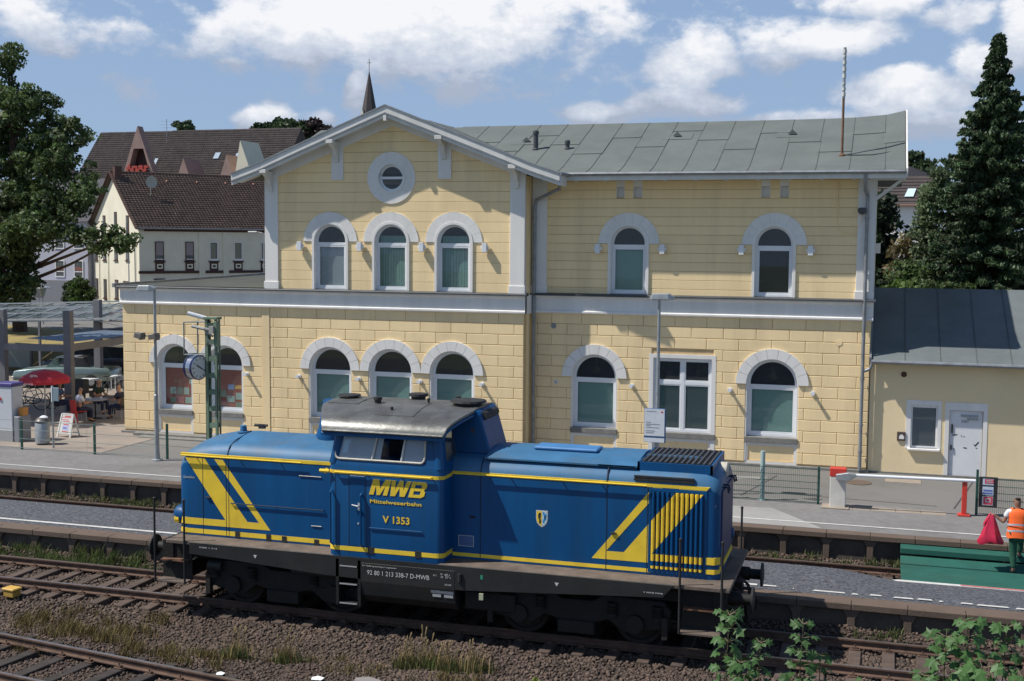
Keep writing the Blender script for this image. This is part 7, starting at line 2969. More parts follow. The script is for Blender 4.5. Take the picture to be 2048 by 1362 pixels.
# large broad tree at the left
t = thing('broadleaf_tree', 'large dark oak-like tree filling the left edge behind the canopy', 'tree', (-61, 75, .5))
blobs = [(-61.2, 75, 20.3, .9, 1.2, 1.7), (-59.4, 75, 17.2, 2.0, 2.2, 1.6), (-62, 75, 16.6, 2.6, 3, 2.2), (-57.4, 75, 14.6, 2.7, 2.5, 1.9), (-61.5, 75, 13, 4.2, 4, 2.6), (-64, 76, 15, 3, 3, 3.5), (-56.3, 74, 12.4, 2.5, 2.5, 1.5), (-58, 74, 10.3, 3.4, 3, 1.8), (-62, 73, 9.5, 4.0, 3.5, 2.3), (-54.6, 73, 9.8, 1.7, 1.5, 1.0), (-57, 72, 8.0, 3.5, 2.5, 1.4), (-53.0, 72.5, 7.6, 2.2, 1.5, .75), (-51.0, 72.5, 6.9, 1.7, 1.2, .8), (-50.2, 72, 7.6, 1.3, 1, .7), (-53.5, 73, 11.0, 1.6, 1.5, 1.0), (-60.5, 72, 6.6, 3.2, 2.5, 1.5), (-62, 73, 4.6, 3.0, 2.5, 1.4), (-59.0, 74, 5.0, 1.2, 1.2, 1.3), (-66, 75, 9, 3, 3, 4), (-61.5, 73, 3.0, 3.2, 2.5, 1.6), (-58.6, 73, 3.4, 1.5, 1.5, 1.6), (-64.5, 74, 5, 3, 3, 3), (-59.8, 73.5, 8.0, 3.0, 2, 2.0)]
b = MB()
limb(b, (-60.8, 75, .5), (-60.9, 75, 9), .55, .38, .4)
limb(b, (-60.9, 75, 9), (-61.0, 75, 19.5), .38, .08, .6)
for bl in blobs:
    z0 = max(3.5, bl[2] - 3)
    limb(b, (-60.9, 75, z0), (bl[0], bl[1], bl[2]), .16, .05, .6)
b.build('trunk', M['barkred'], t, smooth=True)
cl = blob_clumps(blobs, 1500, .55, 5, .2)
leaves('crown', cl, 52, .19, M['leaf_oak'], t, .65, 5)


def conifer(name, label, x, y, z0, ztop, prof_, n, seed, leafm, per=34, ls=.16):
    r = random.Random(seed)
    t = thing(name, label, 'tree', (x, y, z0))
    b = MB()
    b.tube([(x, y, z0), (x, y, (z0 + ztop) / 2), (x, y, ztop - .1)], [.32, .18, .02], 8)
    cl = []
    for i in range(n):
        f = (i + r.random()) / n
        z = z0 + 1.0 + (ztop - z0 - 1.0) * (1 - (1 - f) ** 1.0)
        L = np.interp(z, [p_[0] for p_ in prof_], [p_[1] for p_ in prof_]) * r.uniform(.7, 1.12)
        a = r.uniform(0, 2 * math.pi)
        dr = r.uniform(.10, .32)
        m_ = max(2, int(L / .28))
        tip = None
        for k in range(1, m_ + 1):
            g = k / m_
            px_ = x + math.cos(a) * L * g
            py_ = y + math.sin(a) * L * g
            pz_ = z - dr * L * g + .25 * L * g * g * .6
            rr = .10 + .15 * math.sin(math.pi * min(1, g * .9 + .1))
            cl.append((px_, py_, pz_ - .08, rr))
            tip = (px_, py_, pz_)
        b.tube([(x, y, z), tip], [.03, .008], 4)
    b.build('trunk', M['bark'], t, smooth=True)
    leaves('crown', cl, per, ls, leafm, t, .7, seed, 2.2, droop=1.0)
    return t


conifer('spruce_tree', 'tall dark spruce rising behind the annex at the right edge', 4.6, 60, .5, 16.9, [(2, 3.3), (5.4, 3.0), (7, 2.9), (8.3, 2.75), (9.5, 2.5), (11.5, 2.05), (12.7, 1.5), (14, 1.12), (15.1, .62), (16.2, .35), (16.9, .05)], 720, 4, M['leaf_spruce'], per=30, ls=.125)
conifer('spruce_tree', 'second spruce crowding the right edge behind the tall one', 9.2, 64, .5, 14.5, [(2, 4), (6, 3.6), (10, 2.6), (13, 1.2), (14.5, .1)], 260, 9, M['leaf_spruce'], per=22, ls=.2)


def bush(name, label, blobs, n, per, ls, lm, cat='tree', rc=.4, seed=3, trunkm=None, hollow=.3, base=.5, trunk=True):
    cx_, cy_ = np.mean([b_[0] for b_ in blobs]), np.mean([b_[1] for b_ in blobs])
    t = thing(name, label, cat, (cx_, cy_, base))
    if trunk:
        b = MB()
        top = max(b_[2] for b_ in blobs)
        for bl in blobs:
            limb(b, (cx_ + random.uniform(-.2, .2), cy_, base), (bl[0], bl[1], bl[2] + bl[5] * .5), .10, .02, .4)
        b.build('stem', trunkm or M['bark'], t, smooth=True)
    leaves('foliage', blob_clumps(blobs, n, rc, seed, hollow), per, ls, lm, t, .8, seed)
    return t


bush('dark_tree', 'narrow very dark tree directly beside the right corner of the station', [(-.1, 66, 7.5, .9, 1.2, 2.6), (-.3, 66, 4.5, 1.2, 1.5, 2.6), (-.2, 66, 9.4, .5, .8, .8)], 150, 50, .2, M['leaf_dark'], rc=.5, seed=6)
bush('maple_tree', 'loose reddish-green tree in front of the white house at the right', [(.95, 64, 7.2, .7, .8, 1.1), (.8, 64, 5.9, .8, .9, 1.0), (1.6, 64, 6.4, .5, .6, .7)], 75, 26, .15, leafmat('russet_leaf', (.16, .13, .06)), rc=.35, seed=7, hollow=.2)
bush('birch_tree', 'pale drooping birch between the white house and the spruce', [(2.0, 63, 9.3, .6, .8, 1.0), (1.9, 63, 7.9, .8, .8, 1.2), (2.1, 63, 6.4, .7, .8, 1.2), (2.4, 63, 10.4, .5, .7, .8)], 150, 40, .13, M['leaf_birch'], rc=.35, seed=8, hollow=.2)
bush('shrub', 'bright green rounded shrub behind the annex roof near the station corner', [(.5, 58, 5.0, .75, .8, .9), (.3, 58, 4.2, .9, .9, 1.0)], 90, 50, .13, M['leaf_bush'], 'shrub', .3, 9)
bush('shrub', 'dark green shrub mass behind the annex roof under the spruce', [(1.9, 59, 5.3, 1.2, 1, 1.2), (2.6, 58, 4.6, 1.4, 1, 1.4), (1.1, 60, 6.0, .8, .8, .8)], 170, 50, .15, M['leaf_oak'], 'shrub', .4, 10)
bush('shrub', 'yellowish green elder shrub right behind the annex ridge', [(2.2, 57, 4.6, .7, .6, .8), (3.2, 57, 4.5, 1.0, .8, .8)], 70, 50, .14, leafmat('elder_leaf', (.085, .10, .03)), 'shrub', .35, 12)
bush('hill_tree', 'rounded tree on the skyline right of the station roof', [(2.2, 140, 15.5, 2.2, 2, 2.2), (4.2, 140, 14.3, 2.4, 2, 2.0), (1.0, 140, 13.5, 1.8, 2, 2.0)], 160, 45, .4, M['leaf_far'], rc=.8, seed=13)
bush('street_tree', 'tree standing just left of the forecourt café, throwing its shade over the tables', [(-38.4, 37.4, 13, 4.2, 4.2, 2.4), (-37.2, 39.4, 12.2, 3.0, 3.4, 2.0), (-40.5, 36.4, 11.5, 3.2, 3.2, 2.2), (-35.8, 36.8, 13.4, 2.0, 2.4, 1.4)], 460, 50, .24, M['leaf_oak'], rc=.6, seed=31, hollow=.1)
# hedges beside the cream house
for i, (x0, y, w, lab) in enumerate(((-79.2, 106.3, 2.3, 'dark green clipped hedge block left of its lighter twin'), (-77.4, 104.8, 2.4, 'lighter green clipped hedge block at the corner of the cream house'))):
    bush('hedge', lab, [(x0, y, 1.9, w * .55, 1.2, 1.5), (x0, y, 1.2, w * .55, 1.2, 1.1)], 130, 60, .14, leafmat('hedge_leaf_%d' % i, ((.03, .055, .015), (.06, .10, .02))[i]), 'hedge', .35, 14 + i, hollow=.5)
bush('hill_tree', 'green tree on the skyline behind the brown roofs, left of the church spire', [(-155.6, 300, 35.5, 3.2, 3, 4.5), (-150.5, 300, 34, 5, 3, 4.5)], 130, 50, .8, M['leaf_far'], rc=1.3, seed=21)
bush('hill_tree', 'copper-coloured tree on the skyline next to the gable', [(-147.0, 300, 37.5, 3.0, 2.5, 3.0), (-145, 300, 35, 3.6, 3, 3.0), (-149, 300, 34.5, 2.5, 3, 3)], 120, 40, .75, M['leaf_beech'], rc=1.0, seed=22, hollow=.1)
for i, (x, z) in enumerate(((-174, 36.8), (-168.5, 37.3), (-162, 36.8))):
    bush('hill_tree', ['low dark tree on the skyline above the brown roofs, leftmost of three', 'middle of three low dark trees above the brown roofs', 'low dark tree on the skyline above the brown roofs, rightmost of three'][i], [(x, 320, z + 2.0, 4.0, 3, 2.6)], 45, 50, .8, M['leaf_dark'], rc=1.3, seed=23 + i)
bush('hill_tree', 'small treetop peeking over the left brown roof', [(-200, 320, 40.2, 3.0, 3, 1.8)], 25, 50, .8, M['leaf_far'], rc=1.0, seed=29)

# ================================================================== BACKGROUND HOUSES
M.update(
    cream=mat('cream_render', (.70, .66, .52), .85, .04, .8, dirt=(.5, .46, .36), dirt_amt=.3, dirt_scale=.3),
    brownwood=mat('dark_brown_trim', (.06, .028, .022), .8, .15),
    tilebrown=mat('brown_roof_tile', (.105, .068, .052), .85, .12, 1, island=.22, dirt=(.06, .045, .038), dirt_amt=.5, dirt_scale=.6),
    tilegrey=mat('dark_brown_roof_tile', (.060, .047, .045), .9, .15, 1, island=.2, dirt=(.10, .09, .085), dirt_amt=.4, dirt_scale=.2),
    pinkwood=mat('reddish_gable_cladding', (.30, .205, .175), .85, .08, 1),
    lilac=mat('pale_lilac_render', (.46, .46, .52), .85, .04, .5),
    offwhite=mat('white_house_render', (.78, .77, .74), .85, .03, .5),
    slate=mat('slate_roof', (.05, .05, .06), .8, .12, 2),
    housepane=mat('house_window_pane', (.10, .11, .11), .12, .3, .8),
)


def tiles(parent, P0, U, V, nu, nv, m, lift=.035, name='roof_tile', over=1.12):
    """rows of overlapping roof tiles as one real-geometry part. P0 eave corner, U along the eave, V up the slope (full vectors)"""
    P0, U, V = np.array(P0), np.array(U), np.array(V)
    du, dv = U / nu, V / nv
    nn = np.cross(U, V)
    nn /= np.linalg.norm(nn)
    if nn[2] < 0:
        nn = -nn
    vs, fs = [], []
    jj, ii = np.meshgrid(np.arange(nv), np.arange(nu), indexing='ij')
    ii, jj = ii.ravel(), jj.ravel()
    o = P0 + ii[:, None] * du + jj[:, None] * dv
    # each tile: low side roll: 3 columns x 2 rows + front lip
    rows_ = []
    for (a, hgt) in ((0, .0), (.25, 1.0), (.5, .55), (1.0, .0)):
        for (c, l_) in ((0, lift), (over, .0)):
            rows_.append(o + a * du + c * dv + nn * (l_ + hgt * lift * 1.1))
        rows_.append(o + a * du + nn * -.01)
    v = np.stack(rows_, 1)
    n = len(o)
    v = v.reshape(-1, 3)
    base = (np.arange(n) * 12)[:, None]
    fl = []
    for c in range(3):
        fl.append(base + np.array([c * 3, (c + 1) * 3, (c + 1) * 3 + 1, c * 3 + 1]))
        fl.append(base + np.array([c * 3 + 2, (c + 1) * 3 + 2, (c + 1) * 3, c * 3]))
    f = np.concatenate(fl, 0)
    if parent is not None:
        pass
    return fast_mesh(name, v, f, m, parent, kind='stuff')


CH = thing('cream_house', 'cream two-storey house with brown trim and brown tiled roof left of the station', 'house', (-68.4, 101.5, .5), R(52))
HL, HW, HE, HP = 28.0, 15.3, 8.2, 13.6


def lbox(nm, m, x0, x1, y0, y1, z0, z1, par=None, bevel=0):
    q = MB()
    q.box(x0, x1, y0, y1, z0, z1)
    return q.build(nm, m, par or CH, local=True, bevel=bevel)


b = MB()
b.prism_yz([(.0, -.3), (0, HE), (HW / 2, HP - .35), (HW, HE), (HW, -.3)], .0, HL)
b.build('wall', M['cream'], CH, local=True)
for (ya, za, yb_, zb_) in ((-.45, HE - .25, HW / 2, HP), (HW + .45, HE - .25, HW / 2, HP)):
    b = MB()
    b.add([(-.35, ya, za), (HL + .3, ya, za), (HL + .3, yb_, zb_), (-.35, yb_, zb_), (-.35, ya, za - .15), (HL + .3, ya, za - .15), (HL + .3, yb_, zb_ - .15), (-.35, yb_, zb_ - .15)],
          [(0, 1, 2, 3), (4, 7, 6, 5), (0, 4, 5, 1), (1, 5, 6, 2), (2, 6, 7, 3), (3, 7, 4, 0)])
    rf_ = b.build('roof', M['tilebrown'], CH, local=True)
    if ya < 0:
        tiles(rf_, (-.35, ya, za + .02), (HL + .65, 0, 0), (0, yb_ - ya, zb_ - za), 84, 26, M['tilebrown'], .05)
lbox('ridge', M['tilebrown'], -.35, HL + .3, HW / 2 - .14, HW / 2 + .14, HP - .02, HP + .12, bevel=.04)
b = MB()
b.bar((-.37, -.5, HE - .32), (-.37, HW / 2, HP + .02), .08, .28, up=(1, 0, 0))
b.bar((-.37, HW + .5, HE - .32), (-.37, HW / 2, HP + .02), .08, .28, up=(1, 0, 0))
b.build('verge_board', M['brownwood'], CH, local=True)
lbox('eaves_band', M['brownwood'], .5, HL, -.12, .0, HE - .55, HE - .02)
b = MB()
b.tube([(-.3, -.5, HE - .25), (HL + .3, -.5, HE - .25)], .07, 6)
b.build('gutter', M['zinc'], CH, local=True)
for i, (x0, x1) in enumerate(((1.54, 2.40), (4.54, 5.40), (7.02, 7.88), (9.56, 10.44), (12.42, 13.3), (15.6, 16.45), (18.2, 19.05), (21.0, 21.85))):
    w = MB()
    w.ring_xz(rect(x0, x1, 4.80, 6.68), rect(x0 + .08, x1 - .08, 4.92, 6.60), -.06, .02, closed=True)
    w = w.build('window', M['brownwood'] if i < 2 else M['white'], CH, local=True)
    lbox('pane', M['housepane'], x0 + .05, x1 - .05, -.03, -.02, 4.85, 6.65, w)
    if i < 2:
        lbox('roller_shutter', flat('mauve_shutter', (.28, .23, .23)), x0 + .07, x1 - .07, -.05, -.03, 5.35, 6.62, w)
    elif i in (2, 3):
        lbox('curtain', flat('olive_curtain', (.20, .20, .14)), x0 + .12, x1 - .25, -.036, -.03, 5.0, 6.5, w)
    lbox('sash', M['white'], x0 + .08, x1 - .08, -.055, -.03, 4.90, 5.00, w)
    s_ = lbox('window_sill', M['brownwood'], x0 - .12, x1 + .12, -.14, .0, 4.66, 4.80)
    lbox('sill_apron', M['brownwood'], x0, x1, -.08, .0, 3.84, 4.66)
    b = MB()
    b.ring_xz(rect(x0 + .15, x1 - .15, 4.05, 4.50), rect(x0 + .27, x1 - .27, 4.17, 4.38), -.11, -.07, closed=True)
    b.build('apron_moulding', M['cream'], CH, local=True)
for x0, x1 in ((-.1, 5.9), (6.6, 8.4), (9.0, 13.6), (14.6, 20)):
    lbox('cornice', M['brownwood'], x0, x1, -.12, .0, 3.58, 3.84)
for x0, x1 in ((1.4, 2.5), (6.6, 8.3)):
    lbox('window_head', M['brownwood'], x0, x1, -.08, .0, 2.95, 3.1)
for x0 in (5.9, 8.4):
    lbox('wall_strip', M['cream'], x0, x0 + .6, -.07, .0, .2, 7.65)
for (y0, y1, z0, z1, up_) in ((6.7, 7.6, 7.15, 9.6, 1), (2.9, 3.8, 7.3, 9.2, 1), (10.5, 11.4, 7.3, 9.3, 1), (6.6, 7.7, 4.75, 6.85, 1), (3.0, 4.0, 4.8, 6.95, 1), (10.4, 11.5, 4.7, 6.85, 1), (6.6, 7.7, .9, 2.8, 0), (3.4, 5.0, .9, 2.75, 0), (10.5, 11.5, .8, 2.75, 0), (13.4, 14.3, 4.7, 6.8, 1), (13.4, 14.3, .9, 2.75, 0)):
    w = MB()
    w.prism_yz([(y0, z0), (y0, z1), (y1, z1), (y1, z0)], -.04, .02)
    w = w.build('window', M['brownwood'], CH, local=True)
    q = MB()
    q.prism_yz([(y0 + .28, z0 + .1), (y0 + .28, z1 - .15), (y1 - .12, z1 - .15), (y1 - .12, z0 + .1)], -.06, -.03)
    q.build('pane', M['housepane'], w, local=True)
    q = MB()
    q.prism_yz([(y0 - .1, z0 - .12), (y0 - .1, z0), (y1 + .1, z0), (y1 + .1, z0 - .12)], -.12, .02)
    q.build('sill', M['brownwood'], w, local=True)
lbox('plinth', flat('brown_plinth', (.16, .10, .08)), -.05, HL, -.05, .3, -.3, .35)
for yy in (1.0, 9.5, 12.6):
    b = MB()
    b.tube([(-.1, yy, .1), (-.1, yy, HE - .6)], .05, 6)
    b.build('downpipe', M['cream'] if yy > 9 else M['zinc'], CH, local=True)
b = MB()
b.box(-.2, .5, HW / 2 - 1.2, HW / 2 - .5, HP - .9, HP + .5)
b.build('chimney', flat('dark_brick', (.09, .04, .03)), CH, local=True)
b = MB()
c_ = Vector((2.6, 3.9, 12.55))
nd = Vector((.1, -1, .15)).normalized()
disc_along(b, c_, nd, [(.02, -.12), (.35, -.06), (.58, .02), (.60, .05), (.56, .03), (.30, -.04), (.02, -.09)], 20)
b.tube([(2.6, 4.2, 10.9), (2.6, 4.0, 12.5)], .04, 6)
b.build('satellite_dish', flat('dish_grey', (.42, .42, .36)), CH, local=True)
for x in (5.0, 8.2, 11.3, 14.4, 17.5):
    q = MB()
    zz = HE - .25 + (HP - HE + .25) * .83
    yy = -.45 + (HW / 2 + .45) * .83
    q.add([(x - .15, yy - .1, zz + .05), (x + .15, yy - .1, zz + .05), (x, yy + .25, zz + .30), (x, yy - .12, zz + .25)], [(0, 1, 3), (1, 2, 3), (2, 0, 3)])
    q.build('roof_vent', flat('orange_vent_tile', (.30, .14, .10)), CH, local=True)

# lilac building behind the tree
LB = thing('lilac_building', 'pale lilac building half hidden behind the big left tree', 'building', (-86, 110, .5))
b = MB()
b.box(-100, -80.4, 110, 122, .5, 9.3)
b.build('wall', M['lilac'], LB)
b = MB()
b.prism_yz([(109.4, 9.2), (116, 14.0), (122.6, 9.2)], -100.5, -79.9)
b.build('roof', M['slate'], LB)
for i, x in enumerate((-96, -92.5, -89.0, -84.42, -82.1)):
    for z0, z1 in ((3.3, 5.1), (6.3, 8.0)):
        w = MB()
        w.ring_xz(rect(x, x + 1.15, z0, z1), rect(x + .09, x + 1.06, z0 + .1, z1 - .1), 109.93, 110.03, closed=True)
        w.box(x + .05, x + 1.1, 109.94, 110.02, z0 + .55, z0 + .65)
        w = w.build('window', M['white'], LB)
        q = MB()
        q.box(x + .05, x + 1.1, 109.98, 110.0, z0 + .05, z1 - .05)
        q.build('pane', M['housepane'], w)
        if z0 < 4:
            q = MB()
            for k in range(7):
                cx2, cz2 = x + .25 + .11 * k, z0 + .9 + .12 * math.sin(k * 2.1)
                q.cbox((cx2, 109.96, cz2), (.16, .02, .22))
            q.build('window_flowers', flat('orange_flowers', (.38, .15, .12)), w, kind='stuff')
b = MB()
b.box(-87, -80.4, 109.2, 110, .5, 3.0)
b.build('base_storey', flat('grey_base', (.22, .22, .24)), LB)

# brown-roofed apartment complex on the rise
AC = thing('brown_roofed_apartments', 'row of apartment houses with steep dark brown roofs and pink triangular dormers', 'building', (-92, 150, .5))
def roofslab(x0, x1, zr, ze, y0, depth, m=M['tilegrey'], til=True, nu=60, nv=22, pitch=1.15):
    q = MB()
    yr = y0 + (zr - ze) / pitch
    q.prism_yz([(y0, ze), (yr, zr), (yr + (zr - ze) / pitch, ze)], x0, x1)
    o_ = q.build('roof', m, AC)
    if til:
        iv_ = world_of(AC).translation
        tiles(o_, (x0 - iv_.x, y0 - iv_.y, ze - iv_.z + .03), (x1 - x0, 0, 0), (0, yr - y0, zr - ze), nu, nv, m, .05)
    return yr


yr1 = roofslab(-109.5, -96.6, 22.7, 13.0, 145, 8, nu=44, nv=30)
roofslab(-96.6, -76.5, 22.6, 13.0, 143.5, 8, nu=66, nv=30)
roofslab(-85.0, -70.0, 17.8, 12.0, 140, 8, nu=40, nv=16)
b = MB()
b.box(-112, -70, 147, 156, .5, 14)
b.build('wall', M['cream'], AC)


def tri_gable(xc, w, zt, zb, y, bal=True):
    """triangular clad dormer face with an opening"""
    q = MB()
    k = .5 * w
    if bal:
        hz0, hz1 = zb + (zt - zb) * .30, zb + (zt - zb) * .66
        f_ = lambda z: k * (zt - z) / (zt - zb)
        hole = [(xc - f_(hz0) * .72, hz0), (xc - f_(hz1) * .60, hz1), (xc + f_(hz1) * .75, hz1), (xc + f_(hz0) * .78, hz0)]
        wall_panel([(xc - k, zb), (xc, zt), (xc + k, zb)], [hole], y, 1.2, q)
        g_ = q.build('dormer_gable', M['pinkwood'], AC, fix=False)
        r_ = MB()
        r_.add([(x, y + 1.2, z) for x, z in hole], [(0, 1, 2, 3)])
        r_.build('balcony_recess', flat('dark_red_recess', (.05, .015, .012)), g_, fix=False)
        r_ = MB()
        r_.bar((hole[0][0], y + .05, hz0 + .75), (hole[3][0], y + .05, hz0 + .75), .06, .08)
        r_.bar((hole[0][0], y + .05, hz0 + .35), (hole[3][0], y + .05, hz0 + .35), .05, .06)
        r_.build('balcony_rail', M['whitewood'], g_)
        return g_
    q.prism_xz([(xc - k, zb), (xc, zt), (xc + k, zb)], y, y + 4)
    return q.build('dormer_gable', M['pinkwood'], AC)


g_ = tri_gable(-95.1, 6.4, 22.3, 13.6, 141.2)
q = MB()
for i in range(12):
    q.cbox((-96.6 + i * .27, 141.1, 16.7 + .25 * math.sin(i * 1.9)), (.28, .25, .55 + .25 * math.sin(i * 2.7)))
q.build('geraniums', flat('geranium_red', (.42, .06, .04)), g_, kind='stuff')
tri_gable(-108.2, 6.8, 21.5, 13.4, 141.8)
tri_gable(-87.2, 3.6, 17.9, 13.0, 139.5, False)
tri_gable(-80.6, 3.6, 18.2, 13.0, 139, False)
b = MB()
b.prism_xz([(-79.5, 12.5), (-78.2, 19.9), (-75.5, 12.5)], 138.2, 143)
b.build('dormer_gable', M['cream'], AC)
for x, z in ((-87.9, 18.4), (-84.6, 18.3), (-98.0, 17.8), (-98.4, 16.0)):
    q = MB()
    yy = 143.5 + (z - 13) / 1.15 - .25 if x > -96.6 else 145 + (z - 13) / 1.15 - .25
    q.add([(x, yy, z), (x + .8, yy, z), (x + .8, yy + .75, z + .85), (x, yy + .75, z + .85)], [(0, 1, 2, 3)])
    q.build('skylight', flat('skylight_glass', (.35, .42, .50), .1), AC, fix=False)
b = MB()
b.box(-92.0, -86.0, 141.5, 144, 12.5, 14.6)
b.build('dark_storey', flat('dark_timber', (.035, .022, .02)), AC)  # dark brown storey block at the foot of the roofs
b = MB()
b.tube([(-97.6, 152, 21), (-97.6, 152, 24.3)], .04, 6)
for z, w in ((24.0, .9), (23.5, 1.2), (23.1, .8)):
    b.bar((-97.6 - w, 152, z), (-97.6 + w, 152, z), .03)
b.build('roof_aerial', M['steel'], AC)

# church spire
SP = thing('church_spire', 'dark pointed church spire rising behind the station gable', 'church', (-87.5, 200, .5))
b = MB()
b.lathe([(1.75, 27.5), (1.45, 29.8), (.02, 37.2)], (-87.6, 200, 0), 8)
b.build('spire', mat('slate_spire', (.055, .045, .048), .7, .15, 2), SP)
b = MB()
b.box(-89.6, -85.6, 198.2, 202, .5, 28.4)
b.build('tower', flat('church_stone', (.22, .20, .18)), SP)
b = MB()
b.tube([(-87.6, 200, 37.0), (-87.6, 200, 39.2)], .05, 6)
b.bar((-88.0, 200, 38.5), (-87.2, 200, 38.5), .07)
b.build('cross', M['black'], SP)
b = MB()
b.prism_xz([(-88.6, 28.9), (-88.2, 30.5), (-87.8, 28.9)], 198.2, 199.2)
b.build('spire_dormer', M['cream'], SP)

# white house at the right
WH = thing('white_house', 'white house with slate roof and small skylight behind the trees at the right', 'house', (2, 90, .5))
b = MB()
b.box(-3, 3.15, 90, 99, .5, 10.15)
b.build('wall', M['offwhite'], WH)
b = MB()
b.prism_yz([(89.6, 10.1), (93.2, 12.35), (99.4, 12.4), (99.4, 10.1)], -3.3, 3.4)
rw = b.build('roof', M['tilegrey'], WH)
b = MB()
b.add([(-2, 93.2, 12.30), (3.4, 93.2, 12.30), (.2, 93.4, 13.6), (-2, 93.4, 13.7), (-2, 99, 12.3), (3.4, 99, 12.3)], [(0, 1, 2, 3), (1, 5, 2), (3, 2, 5, 4), (0, 3, 4)])
b.build('roof', M['slate'], WH)
for k in range(9):
    q = MB()
    z = 10.2 + .24 * k
    y = 89.6 + (z - 10.1) * 1.6
    q.bar((-3.3, y - .02, z + .03), (3.4, y - .02, z + .03), .05, .03)
    q.build('tile_row', M['slate'], rw)
q = MB()
q.add([(1.15, 90.55, 10.80), (1.75, 90.55, 10.80), (1.95, 91.45, 11.4), (1.4, 91.45, 11.4)], [(0, 1, 2, 3)])
q.build('skylight', flat('bright_skylight', (.55, .68, .72), .1), WH, fix=False)
b = MB()
b.tube([(-3, 89.55, 10.15), (3.4, 89.55, 10.15)], .07, 6)
b.build('gutter', flat('brown_gutter', (.25, .14, .10)), WH)

# ================================================================== STREET THINGS FAR LEFT
def street_pole(x, y, h, label, head=None, cat='street lamp'):
    t = thing('street_lamp' if cat == 'street lamp' else 'sign', label, cat, (x, y, .5))
    q = MB()
    q.tube([(x, y, .5), (x, y, h)], [.06, .035], 8)
    q.build('pole', M['steel'], t, smooth=True)
    if head == 'arm':
        q = MB()
        q.tube([(x, y, h), (x - .15, y, h + .12), (x - .5, y, h + .16)], .03, 6)
        q.cbox((x - .75, y, h + .15), (.65, .25, .12))
        q.build('lamp_head', M['steel'], t, bevel=.02)
    if head == 'lantern':
        q = MB()
        q.lathe([(.12, 0), (.22, .25), (.30, .62), (.16, .72), (.10, .8)], (x, y, h - .1), 12)
        q.build('lantern', flat('pale_lantern', (.32, .38, .36), .3), t, smooth=True)
        q = MB()
        q.lathe([(.75, 0), (.72, .06), (.2, .16)], (x, y, h + .55), 16)
        q.build('lamp_shade', M['steel'], t)
    if head == 'sign':
        q = MB()
        q.box(x - .5, x + .45, y - .06, y - .02, h - 1.0, h)
        q.build('sign_back', flat('grey_sign_back', (.10, .11, .12)), t)
    return t


street_pole(-37.98, 70, 7.75, 'street lamp with an arm to the left, seen between cream house and gable', 'arm')
street_pole(-61.7, 90, 7.4, 'thin grey pole in front of the cream gable, without a head')
street_pole(-64.2, 82, 2.9, 'short street lantern with wide shade before the cream house', 'lantern')
street_pole(-66.9, 85, 3.5, 'back of a grey rectangular sign before the cream house', 'sign', 'sign')
street_pole(-84.0, 103, 7.5, 'thin pole beside the hedge, left of the cream house')
t = thing('information_board', 'grey-green information board on two legs in the forecourt behind the canopy', 'notice board', (-42.8, 52.5, .55))
b = MB()
b.box(-43.8, -41.9, 52.4, 52.5, .75, 1.75)
b.build('board', flat('board_grey_green', (.20, .24, .23)), t, bevel=.01)
for x in (-43.85, -41.85):
    b = MB()
    b.box(x - .05, x + .05, 52.4, 52.5, .5, 1.95)
    b.build('leg', M['darkmetal'], t)

# ================================================================== FOREGROUND PLANTS
def blades(name, cx_, cy_, n, h, spread, m, parent, seed, wid=.006, lean=.35):
    r = np.random.default_rng(seed)
    x = cx_ + r.normal(0, spread, n) * r.uniform(.5, 2.2, n)
    y = cy_ + r.normal(0, spread * .7, n)
    z = np.array([bedz(a, c) for a, c in zip(x, y)])
    hh = h * r.uniform(.45, 1.1, n)
    a = r.uniform(0, 2 * math.pi, n)
    lx, ly = np.cos(a) * lean * hh * r.uniform(.2, 1, n), np.sin(a) * lean * hh * r.uniform(.2, 1, n)
    w = wid * r.uniform(.7, 1.4, n)
    wx, wy = np.sin(a + 1) * w, np.cos(a + 1) * w
    P = [np.stack([x - wx, y - wy, z - .02], 1), np.stack([x + wx, y + wy, z - .02], 1), np.stack([x + wx * .8 + lx * .35, y + wy * .8 + ly * .35, z + hh * .6], 1), np.stack([x - wx * .8 + lx * .35, y - wy * .8 + ly * .35, z + hh * .6], 1), np.stack([x + lx, y + ly, z + hh], 1), np.stack([x + lx + .001, y + ly, z + hh], 1)]
    v = np.stack(P, 1).reshape(-1, 3)
    base = (np.arange(n) * 6)[:, None]
    f = np.concatenate([base + np.array([0, 1, 2, 3]), base + np.array([3, 2, 5, 4])], 0)
    if parent is not None:
        v = v - np.array(world_of(parent).translation)
    return fast_mesh(name, v, f, m, parent)


